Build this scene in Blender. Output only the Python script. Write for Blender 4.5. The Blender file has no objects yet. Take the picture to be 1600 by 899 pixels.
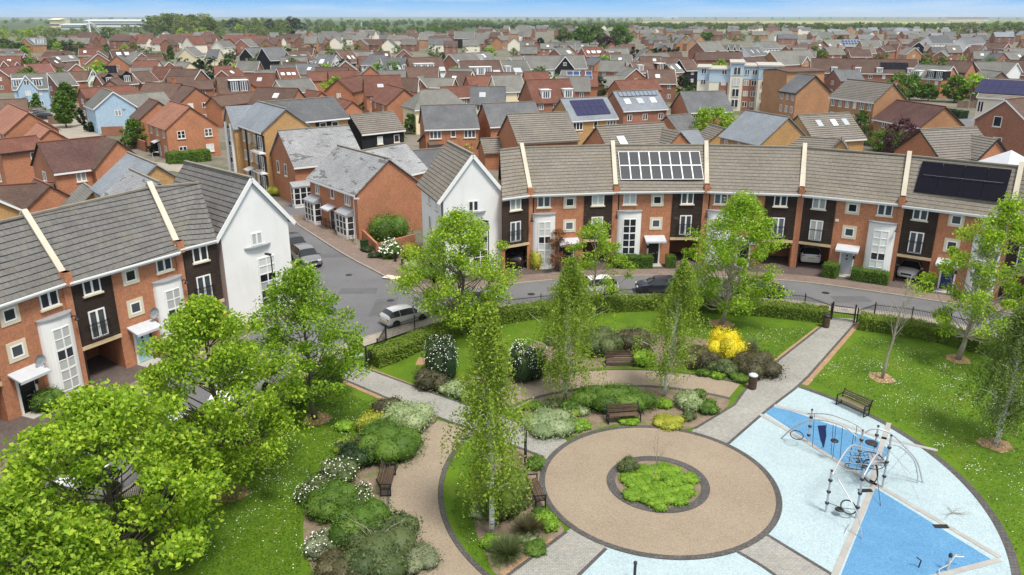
import bpy, math, random
import numpy as np
from mathutils import Vector, Matrix, Quaternion
R = math.radians
rng = random.Random(11)
sc = bpy.context.scene
COL = sc.collection
PI = math.pi

# ------------------------------------------------------------------ camera model
FPX, CAMH = 1240.0, 22.0
PITCH = math.atan(423.5 / FPX)
SP, CP = math.sin(PITCH), math.cos(PITCH)
def P(px, py, h=0.0):
    u, v = (px - 800) / FPX, (py - 449.5) / FPX
    dx, dy, dz = u, CP - v * SP, -SP - v * CP
    t = (CAMH - h) / (-dz)
    return Vector((dx * t, dy * t, h))
def hgt(py, y):
    v = (py - 449.5) / FPX
    return CAMH - y * (SP + v * CP) / (CP - v * SP)

# ------------------------------------------------------------------ mesh building
class MB:
    def __init__(s):
        s.v, s.f, s.m = [], [], []
    def poly(s, pts, mi=0):
        b = len(s.v); s.v += [tuple(p) for p in pts]
        s.f.append(tuple(range(b, b + len(pts)))); s.m.append(mi); return s
    def box(s, x0, x1, y0, y1, z0, z1, mi=0):
        b = len(s.v)
        s.v += [(x0,y0,z0),(x1,y0,z0),(x1,y1,z0),(x0,y1,z0),(x0,y0,z1),(x1,y0,z1),(x1,y1,z1),(x0,y1,z1)]
        for f in ((0,3,2,1),(4,5,6,7),(0,1,5,4),(1,2,6,5),(2,3,7,6),(3,0,4,7)):
            s.f.append(tuple(b + i for i in f)); s.m.append(mi)
        return s
    def obox(s, M, sx, sy, sz, mi=0):
        b = len(s.v)
        for (x, y, z) in ((-1,-1,-1),(1,-1,-1),(1,1,-1),(-1,1,-1),(-1,-1,1),(1,-1,1),(1,1,1),(-1,1,1)):
            s.v.append(tuple(M @ Vector((x*sx/2, y*sy/2, z*sz/2))))
        for f in ((0,3,2,1),(4,5,6,7),(0,1,5,4),(1,2,6,5),(2,3,7,6),(3,0,4,7)):
            s.f.append(tuple(b + i for i in f)); s.m.append(mi)
        return s
    def bar(s, a, c, w, h, mi=0, up=(0,0,1)):
        a, c = Vector(a), Vector(c); d = c - a; L = d.length
        x = d.normalized(); y = Vector(up).cross(x)
        if y.length < 1e-4: y = Vector((0,1,0)).cross(x)
        y.normalize(); z = x.cross(y)
        M = Matrix((x, y, z)).transposed().to_4x4(); M.translation = (a + c) / 2
        return s.obox(M, L, w, h, mi)
    def extrude(s, pts, vec, mi=0, mside=None):
        n = len(pts); b = len(s.v); vec = Vector(vec)
        s.v += [tuple(p) for p in pts] + [tuple(Vector(p) + vec) for p in pts]
        s.f.append(tuple(range(b + n - 1, b - 1, -1))); s.m.append(mi)
        s.f.append(tuple(range(b + n, b + 2*n))); s.m.append(mi)
        for i in range(n):
            j = (i + 1) % n
            s.f.append((b+i, b+j, b+n+j, b+n+i)); s.m.append(mi if mside is None else mside)
        return s
    def tube(s, pts, r, n=6, mi=0, cap=True):
        pts = [Vector(p) for p in pts]
        rs = r if isinstance(r, (list, tuple)) else [r] * len(pts)
        b = len(s.v); prev = None
        for i, p in enumerate(pts):
            d = (pts[min(i+1, len(pts)-1)] - pts[max(i-1, 0)])
            if d.length < 1e-6: d = Vector((0,0,1))
            d.normalize()
            if prev is None:
                a = d.orthogonal().normalized()
            else:
                a = prev - d * prev.dot(d)
                a = a.normalized() if a.length > 1e-5 else d.orthogonal().normalized()
            prev = a; c = d.cross(a)
            for k in range(n):
                t = 2*PI*k/n
                s.v.append(tuple(p + (a*math.cos(t) + c*math.sin(t)) * rs[i]))
        for i in range(len(pts)-1):
            for k in range(n):
                k2 = (k+1) % n
                s.f.append((b+i*n+k, b+i*n+k2, b+(i+1)*n+k2, b+(i+1)*n+k)); s.m.append(mi)
        if cap:
            s.f.append(tuple(b+k for k in range(n-1,-1,-1))); s.m.append(mi)
            e = b+(len(pts)-1)*n
            s.f.append(tuple(e+k for k in range(n))); s.m.append(mi)
        return s
    def lathe(s, prof, n=12, c=(0,0,0), mi=0):
        b = len(s.v)
        for (r, z) in prof:
            for k in range(n):
                t = 2*PI*k/n; s.v.append((c[0]+r*math.cos(t), c[1]+r*math.sin(t), c[2]+z))
        for i in range(len(prof)-1):
            for k in range(n):
                k2 = (k+1) % n
                s.f.append((b+i*n+k, b+i*n+k2, b+(i+1)*n+k2, b+(i+1)*n+k)); s.m.append(mi)
        s.f.append(tuple(b+k for k in range(n-1,-1,-1))); s.m.append(mi)
        e = b+(len(prof)-1)*n
        s.f.append(tuple(e+k for k in range(n))); s.m.append(mi)
        return s
    def mesh(s, name, mats, smooth=False):
        me = bpy.data.meshes.new(name); me.from_pydata(s.v, [], s.f)
        for m in (mats if isinstance(mats, (list, tuple)) else [mats]): me.materials.append(m)
        if any(s.m): me.polygons.foreach_set('material_index', s.m)
        uvs = []
        for f in s.f:
            a, b2 = Vector(s.v[f[0]]), Vector(s.v[f[1]])
            n = Vector((0,0,0))
            for i in range(len(f)):
                p, q = s.v[f[i]], s.v[f[(i+1) % len(f)]]
                n.x += (p[1]-q[1])*(p[2]+q[2]); n.y += (p[2]-q[2])*(p[0]+q[0]); n.z += (p[0]-q[0])*(p[1]+q[1])
            if n.length > 0: n.normalize()
            if abs(n.z) > .98:
                for i in f: uvs += [s.v[i][0], s.v[i][1]]
            else:
                u = Vector((-n.y, n.x, 0)).normalized(); w = n.cross(u)
                for i in f:
                    p = Vector(s.v[i]); uvs += [p.dot(u), p.dot(w)]
        me.uv_layers.new(name='UVMap').data.foreach_set('uv', uvs)
        if smooth: me.polygons.foreach_set('use_smooth', [True]*len(s.f))
        me.update(); return me
    def build(s, name, mats, parent=None, loc=None, rotz=0, smooth=False):
        return put(name, s.mesh(name, mats, smooth), parent, loc, rotz)

def put(name, me, parent=None, loc=None, rotz=0):
    o = bpy.data.objects.new(name, me); COL.objects.link(o)
    if parent is not None: o.parent = parent
    if loc is not None: o.location = loc
    if rotz: o.rotation_euler = (0, 0, rotz)
    return o
def tag(o, label, cat, group=None):
    o['label'] = label; o['category'] = cat
    if group: o['group'] = group
    return o
def empty(name, loc, rotz, label, cat, group=None):
    o = bpy.data.objects.new(name, None); COL.objects.link(o)
    o.location = loc; o.rotation_euler = (0, 0, rotz); o.empty_display_size = .3
    return tag(o, label, cat, group)
def copy_tree(o, parent=None):
    c = o.copy(); COL.objects.link(c)
    if parent is not None: c.parent = parent
    for ch in list(o.children): copy_tree(ch, c)
    return c
def struct(o): o['kind'] = 'structure'; return o
def stuff(o): o['kind'] = 'stuff'; return o

# ------------------------------------------------------------------ materials
def srgb(h):
    h = h.lstrip('#'); c = [int(h[i:i+2], 16)/255 for i in (0,2,4)]
    return tuple((x/12.92 if x <= .04045 else ((x+.055)/1.055)**2.4) for x in c) + (1,)
def c4(c): return tuple(c) + (1,) if len(c) == 3 else tuple(c)
class NT:
    def __init__(s, name):
        s.mat = bpy.data.materials.new(name); s.mat.use_nodes = True
        s.t = s.mat.node_tree; s.t.nodes.clear()
        s.out = s.n('ShaderNodeOutputMaterial')
    def n(s, typ, **kw):
        nd = s.t.nodes.new(typ)
        for k, v in kw.items():
            if hasattr(nd, k): setattr(nd, k, v)
        return nd
    def l(s, a, b): s.t.links.new(a, b)
    def val(s, sock, v):
        if hasattr(v, 'is_output') or isinstance(v, bpy.types.NodeSocket): s.l(v, sock)
        else: sock.default_value = v
    def mix(s, fac, a, b, mode='MIX'):
        m = s.n('ShaderNodeMix', data_type='RGBA', blend_type=mode)
        s.val(m.inputs[0], fac); s.val(m.inputs[6], a); s.val(m.inputs[7], b); return m.outputs[2]
    def math(s, op, a, b=0.0):
        m = s.n('ShaderNodeMath', operation=op); s.val(m.inputs[0], a); s.val(m.inputs[1], b); return m.outputs[0]
    def noise(s, vec, scale, detail=3, rough=.6):
        m = s.n('ShaderNodeTexNoise'); m.inputs['Scale'].default_value = scale
        m.inputs['Detail'].default_value = detail; m.inputs['Roughness'].default_value = rough
        if vec is not None: s.l(vec, m.inputs['Vector'])
        return m.outputs['Fac']
    def ramp(s, fac, stops):
        m = s.n('ShaderNodeValToRGB'); e = m.color_ramp.elements
        while len(e) > 1: e.remove(e[-1])
        for i, (p, c) in enumerate(stops):
            q = e[0] if i == 0 else e.new(p)
            q.position = p; q.color = c4(c) if isinstance(c, (tuple, list)) else (c, c, c, 1)
        s.l(fac, m.inputs[0]); return m.outputs[0]
    def uv(s): return s.n('ShaderNodeTexCoord').outputs['UV']
    def pos(s): return s.n('ShaderNodeNewGeometry').outputs['Position']
    def bump(s, h, dist=.02, strength=.6):
        m = s.n('ShaderNodeBump'); m.inputs['Distance'].default_value = dist; m.inputs['Strength'].default_value = strength
        s.l(h, m.inputs['Height']); return m.outputs['Normal']
    def bsdf(s, color, rough=.8, spec=.3, metal=0, normal=None):
        b = s.n('ShaderNodeBsdfPrincipled')
        s.val(b.inputs['Base Color'], c4(color) if isinstance(color, (tuple, list)) else color)
        s.val(b.inputs['Roughness'], rough); b.inputs['Metallic'].default_value = metal
        b.inputs['Specular IOR Level'].default_value = spec
        if normal is not None: s.l(normal, b.inputs['Normal'])
        s.l(b.outputs[0], s.out.inputs[0]); return b
    def objrand(s): return s.n('ShaderNodeObjectInfo').outputs['Random']

def plain(name, c, rough=.7, spec=.3, metal=0, var=.1, scale=1.5):
    t = NT(name); f = t.noise(t.pos(), scale, 4)
    k = t.ramp(f, [(.25, 1-var), (.75, 1+var)])
    col = t.mix(1.0, c4(c), k, 'MULTIPLY')
    t.bsdf(col, rough, spec, metal); return t.mat

def course(name, c1, c2, mortar, bw, rh, ms, patch=None, pamt=.55, rand=.12, bump=.5, big=.22, moss=None, streak=0, rough=.85, offs=.5, bdist=.02, lap_shade=0):
    """coursed surface (bricks, tiles, slates, boards) in metres"""
    t = NT(name); uv = t.uv(); ps = t.pos()
    b = t.n('ShaderNodeTexBrick'); t.l(uv, b.inputs['Vector'])
    b.offset = offs
    b.inputs['Scale'].default_value = 1; b.inputs['Brick Width'].default_value = bw
    b.inputs['Row Height'].default_value = rh; b.inputs['Mortar Size'].default_value = ms
    b.inputs['Mortar Smooth'].default_value = .1; b.inputs['Bias'].default_value = 0
    b.inputs['Color1'].default_value = c4(c1); b.inputs['Color2'].default_value = c4(c2); b.inputs['Mortar'].default_value = c4(mortar)
    col = b.outputs['Color']
    hm = None
    if lap_shade:   # lower edge of every course, shade under its lap painted as a dark line
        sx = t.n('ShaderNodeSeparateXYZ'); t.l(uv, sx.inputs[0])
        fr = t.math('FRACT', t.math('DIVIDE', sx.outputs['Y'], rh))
        hm = t.ramp(fr, [(0, 1.0), (lap_shade, 1.0), (lap_shade+.05, 0.0), (1, 0.0)])
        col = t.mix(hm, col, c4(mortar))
    f = t.noise(ps, .35, 5, .65)
    col = t.mix(1.0, col, t.ramp(f, [(.3, 1-big), (.7, 1+big)]), 'MULTIPLY')
    f2 = t.noise(ps, 5.0, 4, .7)
    col = t.mix(1.0, col, t.ramp(f2, [(.3, .80), (.7, 1.20)]), 'MULTIPLY')
    if streak:
        mp = t.n('ShaderNodeMapping'); t.l(uv, mp.inputs[0]); mp.inputs['Scale'].default_value = (2.2, .18, 1)
        f3 = t.noise(mp.outputs[0], 1.0, 4, .6)
        col = t.mix(1.0, col, t.ramp(f3, [(.35, 1-streak), (.65, 1+streak)]), 'MULTIPLY')
    if patch is not None:
        mp = t.n('ShaderNodeMapping'); t.l(uv, mp.inputs[0]); mp.inputs['Scale'].default_value = (.28, .7, 1)
        f4 = t.noise(mp.outputs[0], 1.0, 3, .75)
        col = t.mix(t.ramp(f4, [(pamt, 0.0), (pamt+.03, .8)]), col, c4(patch))
    if moss is not None:
        f5 = t.noise(ps, .9, 5, .7)
        col = t.mix(t.ramp(f5, [(.52, 0.0), (.75, .6)]), col, c4(moss))
    if rand:
        r = t.objrand()
        col = t.mix(1.0, col, t.ramp(r, [(0, (1-rand, 1-rand, 1-rand)), (.5, (1, 1, 1.02)), (1, (1+rand, 1+rand*.9, 1+rand*.8))]), 'MULTIPLY')
    nrm = None
    if bump:
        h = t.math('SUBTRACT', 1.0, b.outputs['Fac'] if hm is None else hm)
        h = t.math('ADD', h, t.math('MULTIPLY', f2, .5))
        nrm = t.bump(h, bdist, bump)
    t.bsdf(col, rough, .25, 0, nrm); return t.mat

M = {}
M['brick_red'] = course('brick_red', (0.334,0.110,0.055), (0.273,0.084,0.042), (0.400,0.272,0.200), .225, .075, .011, rand=.10, bump=.3, big=.16)
M['brick_orange'] = course('brick_orange', (.50,.17,.060), (.415,.132,.049), (0.400,0.272,0.200), .225, .075, .011, rand=.08, bump=.3, big=.14)
M['brick_dull'] = course('brick_dull', (0.238,0.075,0.044), (0.185,0.055,0.035), (0.400,0.272,0.200), .225, .075, .011, rand=.14, bump=.3, big=.15)
M['brick_buff'] = course('brick_buff', (.50,.295,.115), (.43,.245,.095), (.48,.30,.15), .225, .075, .010, rand=.06, bump=.3, big=.12)
M['brick_tan'] = course('brick_tan', (.43,.225,.105), (.36,.185,.085), (.44,.26,.16), .225, .075, .010, rand=.06, bump=.3, big=.12)
def render_wall(name, c):
    t = NT(name); ps = t.pos(); mp = t.n('ShaderNodeMapping'); t.l(ps, mp.inputs[0]); mp.inputs['Scale'].default_value = (1.6, 1.6, .22)
    col = t.mix(1.0, c4(c), t.ramp(t.noise(ps, .45, 5), [(.3, .94), (.7, 1.04)]), 'MULTIPLY')
    f = t.noise(mp.outputs[0], 1.0, 6, .7); col = t.mix(t.ramp(f, [(.50, 0.0), (.78, .30)]), col, (.48,.47,.42,1))
    t.bsdf(col, .85, .2, 0, t.bump(t.noise(ps, 9, 3), .01, .3)); return t.mat
M['render_white'] = render_wall('render_white', (.80,.80,.785))
M['render_cream'] = plain('render_cream', (.78,.68,.46), .8, .2, var=.05, scale=.5)
M['render_pale'] = plain('render_pale', (.78,.73,.60), .8, .2, var=.05, scale=.5)
M['boards_blue'] = course('boards_blue', (.42,.57,.70), (.40,.545,.67), (.28,.39,.5), 9, .16, .012, rand=0, big=.05)
M['panel_pale_blue'] = plain('panel_pale_blue', (.46,.59,.68), .7, .2, var=.05)
M['boards_black'] = course('boards_black', (.018,.019,.022), (.014,.015,.018), (.006,.006,.007), 9, .18, .015, rand=0, big=.2)
M['boards_navy'] = course('boards_navy', (.02,.04,.075), (.018,.036,.07), (.008,.015,.03), 9, .18, .015, rand=0, big=.1)
M['timber_dark'] = course('timber_dark', (.055,.036,.026), (.038,.026,.020), (.012,.009,.007), 6, .14, .014, patch=(.12,.075,.045), pamt=.62, rand=.15, big=.35, streak=.1)
M['roof_terrace_light'] = course('roof_terrace_light', (.225,.200,.165), (.20,.18,.15), (.065,.058,.048), .42, .36, .004, lap_shade=.13, rand=.04, big=.12, moss=(.20,.165,.10), bump=.7, bdist=.05)
M['roof_terrace_dark'] = course('roof_terrace_dark', (.165,.16,.15), (.14,.135,.128), (.022,.022,.022), .42, .40, .005, lap_shade=.12, rand=.03, big=.15, moss=(.20,.18,.13), bump=.8, bdist=.06)
M['roof_striped'] = course('roof_striped', (.215,.195,.170), (.19,.172,.15), (.032,.03,.028), .42, .42, .004, lap_shade=.20, rand=.10, big=.14, moss=(.18,.15,.09), bump=.8, bdist=.05)
M['roof_red'] = course('roof_red', (0.180,0.076,0.052), (0.148,0.064,0.045), (0.080,0.036,0.029), .3, .22, .018, rand=.16, big=.22, moss=(.20,.125,.08), bump=.5)
M['roof_pink'] = course('roof_pink', (0.205,0.094,0.078), (0.176,0.082,0.070), (0.139,0.057,0.049), .3, .22, .018, rand=.14, big=.18, bump=.5)
M['roof_orange'] = course('roof_orange', (0.368,0.175,0.110), (0.313,0.143,0.092), (0.156,0.074,0.051), .34, .34, .022, rand=.08, big=.16, streak=.14, bump=.6)
M['roof_brown'] = course('roof_brown', (0.132,0.084,0.066), (0.112,0.070,0.054), (0.060,0.038,0.032), .3, .24, .018, rand=.18, big=.2, moss=(.15,.12,.08), bump=.5)
M['roof_plum'] = course('roof_plum', (0.123,0.064,0.053), (0.093,0.049,0.043), (0.051,0.030,0.027), .3, .22, .018, rand=.08, big=.22, bump=.5)
M['roof_slate'] = course('roof_slate', (0.144,0.148,0.152), (0.121,0.125,0.131), (0.070,0.072,0.078), .3, .22, .015, patch=(.12,.12,.122), pamt=.60, rand=.16, big=.2, bump=.4)
M['roof_grey'] = course('roof_grey', (0.184,0.182,0.164), (0.164,0.162,0.148), (0.090,0.090,0.082), .33, .3, .02, rand=.18, big=.18, bump=.5)
M['roof_pale'] = course('roof_pale', (.33,.335,.335), (.285,.29,.295), (0.155,0.159,0.170), .3, .22, .015, patch=(.10,.10,.102), pamt=.565, rand=.08, big=.2, bump=.4)
M['roof_blueslate'] = course('roof_blueslate', (0.232,0.258,0.284), (0.211,0.232,0.258), (0.146,0.163,0.181), .4, .25, .015, patch=(.19,.205,.22), pamt=.66, rand=.06, big=.14, bump=.35)
M['white_paint'] = plain('white_paint', (.82,.82,.81), .45, .4, var=.03)
M['stone_cream'] = plain('stone_cream', (.66,.58,.43), .8, .2, var=.10, scale=1.2)
M['stone_coping'] = plain('stone_coping', (.56,.50,.40), .8, .2, var=.14, scale=.9)
M['timber_beam'] = plain('timber_beam', (.60,.46,.28), .7, .2, var=.12)
M['lead_grey'] = plain('lead_grey', (.30,.31,.33), .6, .3, var=.15)
M['zinc'] = plain('zinc', (.50,.52,.55), .45, .4, var=.08)
M['black_metal'] = plain('black_metal', (.014,.014,.016), .45, .4, var=.1)
M['steel'] = plain('steel', (.50,.51,.53), .35, .5, metal=.35, var=.06)
M['dark_plastic'] = plain('dark_plastic', (.02,.021,.024), .5, .4)
M['ridge_grey'] = plain('ridge_grey', (.24,.215,.17), .85, .2, var=.2, scale=1.2)
M['ridge_red'] = plain('ridge_red', (.22,.09,.06), .85, .2, var=.2, scale=1.2)
M['grey_door'] = plain('grey_door', (.42,.44,.48), .5, .3, var=.03)
M['black_door'] = plain('black_door', (.012,.012,.013), .4, .4)
M['blue_door'] = plain('blue_door', (.02,.035,.13), .4, .4, var=.03)
M['teal_door'] = plain('teal_door', (.42,.66,.70), .5, .3, var=.03)
M['concrete'] = plain('concrete', (.42,.40,.36), .85, .2, var=.12)
M['dish_grey'] = plain('dish_grey', (.30,.32,.34), .5, .3)
M['aerial_grey'] = plain('aerial_grey', (.35,.36,.37), .5, .4)

def glass(name, c, rough=.06, spec=.5):
    t = NT(name); r = t.objrand()
    col = t.mix(t.ramp(r, [(.2, 0.0), (.95, 1.0)]), c4(c), c4([min(1, x*2.2+.01) for x in c]))
    t.bsdf(col, rough, spec); return t.mat
M['pane_dark'] = glass('pane_dark', (.012,.014,.018))
M['pane_mid'] = glass('pane_mid', (.055,.065,.075))
M['pane_blind'] = glass('pane_blind', (.34,.35,.34), .15, .4)
M['pane_blue'] = glass('pane_blue', (.012,.03,.085))
M['rooflight_glass'] = glass('rooflight_glass', (.42,.46,.48), .10, .6)
def solar(name, base, line, bw, rh, ms, rough):
    t = NT(name); uv = t.uv(); b = t.n('ShaderNodeTexBrick'); t.l(uv, b.inputs['Vector']); b.offset = 0
    b.inputs['Scale'].default_value = 1; b.inputs['Brick Width'].default_value = bw; b.inputs['Row Height'].default_value = rh
    b.inputs['Mortar Size'].default_value = ms
    b.inputs['Color1'].default_value = c4(base); b.inputs['Color2'].default_value = c4([x*1.15 for x in base]); b.inputs['Mortar'].default_value = c4(line)
    t.bsdf(b.outputs['Color'], rough, .10); return t.mat
M['solar_grey'] = solar('solar_grey', (.052,.055,.06), (.115,.12,.126), .16, .16, .008, .5)
M['solar_black'] = solar('solar_black', (.004,.004,.010), (.008,.008,.014), .9, 1.6, .01, .6)
M['solar_purple'] = solar('solar_purple', (.030,.030,.075), (.06,.058,.12), .16, .16, .008, .4)
M['solar_blue'] = solar('solar_blue', (.03,.055,.13), (.10,.14,.22), .5, .8, .02, .25)
M['solar_slate'] = solar('solar_slate', (.19,.22,.27), (.26,.29,.33), .5, .9, .02, .3)

def leafmat(name, dark, mid, light, trans=.35, rough=.55):
    t = NT(name); g = t.n('ShaderNodeNewGeometry'); r = g.outputs['Random Per Island']
    col = t.ramp(r, [(0, dark), (.45, mid), (1, light)])
    o = t.objrand()
    col = t.mix(1.0, col, t.ramp(o, [(0, (.88,.9,.9)), (1, (1.12,1.08,1.0))]), 'MULTIPLY')
    b = t.n('ShaderNodeBsdfPrincipled'); t.l(col, b.inputs['Base Color']); b.inputs['Roughness'].default_value = rough
    b.inputs['Specular IOR Level'].default_value = .3
    tr = t.n('ShaderNodeBsdfTranslucent'); t.l(t.mix(1.0, col, (1.25,1.3,.6,1), 'MULTIPLY'), tr.inputs[0])
    m = t.n('ShaderNodeMixShader'); m.inputs[0].default_value = trans
    t.l(b.outputs[0], m.inputs[1]); t.l(tr.outputs[0], m.inputs[2]); t.l(m.outputs[0], t.out.inputs[0]); return t.mat
M['leaf_maple'] = leafmat('leaf_maple', (.11,.215,.012), (.255,.42,.024), (.52,.65,.08), .42)
M['leaf_maple_deep'] = leafmat('leaf_maple_deep', (.09,.19,.012), (.21,.38,.022), (.45,.60,.07), .42)
M['leaf_birch'] = leafmat('leaf_birch', (.15,.23,.026), (.27,.38,.045), (.44,.55,.09), .44)
M['leaf_birch_dark'] = leafmat('leaf_birch_dark', (.09,.135,.03), (.135,.20,.04), (.21,.29,.07), .38)
M['leaf_green'] = leafmat('leaf_green', (.055,.11,.016), (.09,.18,.022), (.16,.27,.04))
M['leaf_far'] = leafmat('leaf_far', (.06,.105,.022), (.095,.155,.03), (.16,.23,.05), .3)
M['leaf_far_pale'] = leafmat('leaf_far_pale', (.12,.155,.05), (.17,.215,.07), (.25,.29,.11), .3)
M['leaf_dark'] = leafmat('leaf_dark', (.012,.030,.012), (.022,.050,.016), (.045,.085,.024), .2)
M['leaf_bright'] = leafmat('leaf_bright', (.13,.26,.02), (.19,.36,.028), (.30,.46,.05))
M['leaf_hedge'] = leafmat('leaf_hedge', (.09,.14,.014), (.14,.21,.018), (.21,.29,.03), .15)
M['leaf_purple'] = leafmat('leaf_purple', (.030,.010,.022), (.055,.016,.034), (.10,.03,.055), .2)
M['leaf_red'] = leafmat('leaf_red', (.12,.045,.02), (.20,.085,.035), (.28,.15,.05), .2)
M['leaf_yellow'] = leafmat('leaf_yellow', (.38,.34,.01), (.66,.56,.012), (.84,.74,.04), .25)
M['leaf_lime'] = leafmat('leaf_lime', (.25,.29,.03), (.37,.39,.04), (.50,.50,.08), .3)
M['leaf_grey'] = leafmat('leaf_grey', (.10,.125,.07), (.16,.19,.11), (.26,.29,.18), .2)
M['leaf_pale'] = leafmat('leaf_pale', (.17,.24,.10), (.27,.35,.17), (.42,.48,.28), .25)
M['leaf_brown'] = leafmat('leaf_brown', (.045,.042,.022), (.075,.07,.034), (.13,.12,.06), .2)
M['leaf_olive'] = leafmat('leaf_olive', (.05,.08,.025), (.085,.12,.04), (.15,.19,.075), .25)
M['flower_white'] = plain('flower_white', (.85,.85,.78), .7, .2)
M['bark'] = plain('bark', (.13,.105,.08), .9, .15, var=.3, scale=6)
M['bark_pale'] = plain('bark_pale', (.34,.30,.24), .85, .15, var=.25, scale=5)
def birchbark():
    t = NT('bark_birch'); mp = t.n('ShaderNodeMapping'); t.l(t.pos(), mp.inputs[0]); mp.inputs['Scale'].default_value = (3, 3, 14)
    f = t.noise(mp.outputs[0], 1.0, 3)
    t.bsdf(t.ramp(f, [(.36, (.06,.055,.05)), (.43, (.62,.60,.55)), (1, (.78,.76,.72))]), .75, .2); return t.mat
M['bark_birch'] = birchbark()
# ------------------------------------------------------------------ windows, doors and other house parts
_mc = {}
def cached(key, fn):
    if key not in _mc: _mc[key] = fn()
    return _mc[key]
PANES = ['pane_dark', 'pane_dark', 'pane_mid', 'pane_blind', 'pane_mid']
def frame_mb(w, h, cols, rows, t=.07, dpt=.05, transom=False):
    b = MB()
    b.box(-w/2, -w/2+t, -dpt, .02, 0, h); b.box(w/2-t, w/2, -dpt, .02, 0, h)
    b.box(-w/2+t, w/2-t, -dpt, .02, 0, t); b.box(-w/2+t, w/2-t, -dpt, .02, h-t, h)
    for i in range(1, cols):
        x = -w/2 + w*i/cols; b.box(x-.07, x+.07, -dpt-.004, .02, t, h-t)
    for j in range(1, rows):
        z = h*j/rows
        for i in range(cols):
            xa = -w/2 + (t if i == 0 else w*i/cols+.07); xb = -w/2 + (w-t if i == cols-1 else w*(i+1)/cols-.07)
            b.box(xa, xb, -dpt+.006, .02, z-.03, z+.03)
    return b
def window(par, x, z, w=1.1, h=1.2, y=0.0, rot=0.0, cols=2, rows=1, pane=None, sill=True, surround=0, far=False, frame='white_paint', rotm=None):
    pane = pane or rng.choice(PANES)
    if par.parent is not None: far = True      # a part's own window is one sub-part
    k = (round(w,2), round(h,2), cols, rows)
    t = .09 if not far else .10
    loc = (x, y, z)
    if far:
        def mk():
            b = frame_mb(k[0], k[1], cols, rows, t); b.poly([(-w/2+.02,-.02,.02),(w/2-.02,-.02,.02),(w/2-.02,-.02,h-.02),(-w/2+.02,-.02,h-.02)], 1)
            return b.mesh('window', [M[frame], M[pane]])
        o = put('window', cached(('wf', k, pane, frame), mk), par, loc, rot)
        return o
    fo = put('window', cached(('w', k, frame), lambda: frame_mb(k[0], k[1], cols, rows, t).mesh('window', M[frame])), par, loc, rot)
    put('pane', cached(('p', k, pane), lambda: MB().box(-w/2+.03, w/2-.03, -.02, .015, .03, h-.03).mesh('pane', M[pane])), fo)
    if surround:
        def mk():
            s = surround; b = MB()
            b.box(-w/2-s, -w/2, -.035, .03, -s, h+s); b.box(w/2, w/2+s, -.035, .03, -s, h+s)
            b.box(-w/2, w/2, -.035, .03, -s, 0); b.box(-w/2, w/2, -.035, .03, h, h+s)
            return b.mesh('surround', M['stone_cream'])
        put('surround', cached(('su', k, surround), mk), fo)
    elif sill:
        put('sill', cached(('si', k[0]), lambda: MB().box(-w/2-.1, w/2+.1, -.13, .03, -.11, -.002).mesh('sill', M['stone_cream'])), fo)
    return fo
def door(par, x, z, mat='black_door', w=.95, h=2.05, y=0.0, rot=0.0, canopy=None, spots=True):
    d = put('front_door', cached(('d', mat, w, h), lambda: MB().box(-w/2, w/2, -.03, .02, 0, h).mesh('front_door', M[mat])), par, (x, y, z), rot)
    def fr():
        b = MB(); t = .13
        b.box(-w/2-t, -w/2, -.06, .03, 0, h+t); b.box(w/2, w/2+t, -.06, .03, 0, h+t); b.box(-w/2, w/2, -.06, .03, h, h+t); return b.mesh('door_frame', M['white_paint'])
    put('door_frame', cached(('df', w, h), fr), d)
    put('door_handle', cached('dh', lambda: MB().box(.33, .37, -.07, -.03, .95, 1.12).box(-.12, .12, -.045, -.03, .93, .99).mesh('door_handle', M['steel'])), d)
    if spots:
        put('door_light', cached('dl', lambda: MB().box(-.08, .08, -.04, -.03, 1.3, 1.46).box(-.08, .08, -.04, -.03, 1.6, 1.76).mesh('door_light', M['pane_dark'])), d)
    if canopy:
        def cp():
            b = MB(); b.extrude([(-.95,-1.0,.0),(-.95,-1.0,.10),(-.95,.02,.42),(-.95,.02,.3)], (1.9,0,0)); b.box(-.95,.95,-1.02,-.94,-.06,.10)
            return b.mesh('porch_canopy', M[canopy])
        put('porch_canopy', cached(('cp', canopy), cp), par, (x, y, z+h+.22), rot)
    return d
def juliet(par, x, z, w, y, rot=0):
    def mk():
        b = MB(); h = 1.0
        for zz in (.05, .93, 1.0): b.box(-w/2, w/2, -.20, -.17, zz, zz+.035)
        n = 9
        for i in range(n+1):
            xx = -w/2 + w*i/n; b.box(xx-.008, xx+.008, -.193, -.177, .085, .93)
        for sx in (-1, 1): b.box(sx*w/2-.02, sx*w/2+.02, -.20, .02, .93, .965); b.box(sx*w/2-.02, sx*w/2+.02, -.20, .02, .05, .085)
        return b.mesh('balcony_rail', M['black_metal'])
    return put('balcony_rail', cached(('ju', round(w,2)), mk), par, (x, y, z), rot)
def dish(par, x, y, z, rot=0, r=.36):
    def mk():
        b = MB(); n = 14
        ring0 = [(r*math.cos(2*PI*i/n), -.34, r*1.08*math.sin(2*PI*i/n)) for i in range(n)]
        ring1 = [(r*.55*math.cos(2*PI*i/n), -.25, r*.6*math.sin(2*PI*i/n)) for i in range(n)]
        for i in range(n):
            j = (i+1) % n; b.poly([ring0[i], ring0[j], ring1[j], ring1[i]])
        b.poly(ring1)
        b.tube([(0,-.24,0),(0,.02,-.1)], .03, 6); b.tube([(0,-.3,-.36),(0,-.65,-.1)], .015, 5); b.box(-.05,.05,-.7,-.6,-.14,-.04)
        return b.mesh('satellite_dish', M['dish_grey'])
    return put('satellite_dish', cached(('dish', r), mk), par, (x, y, z), rot)
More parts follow.
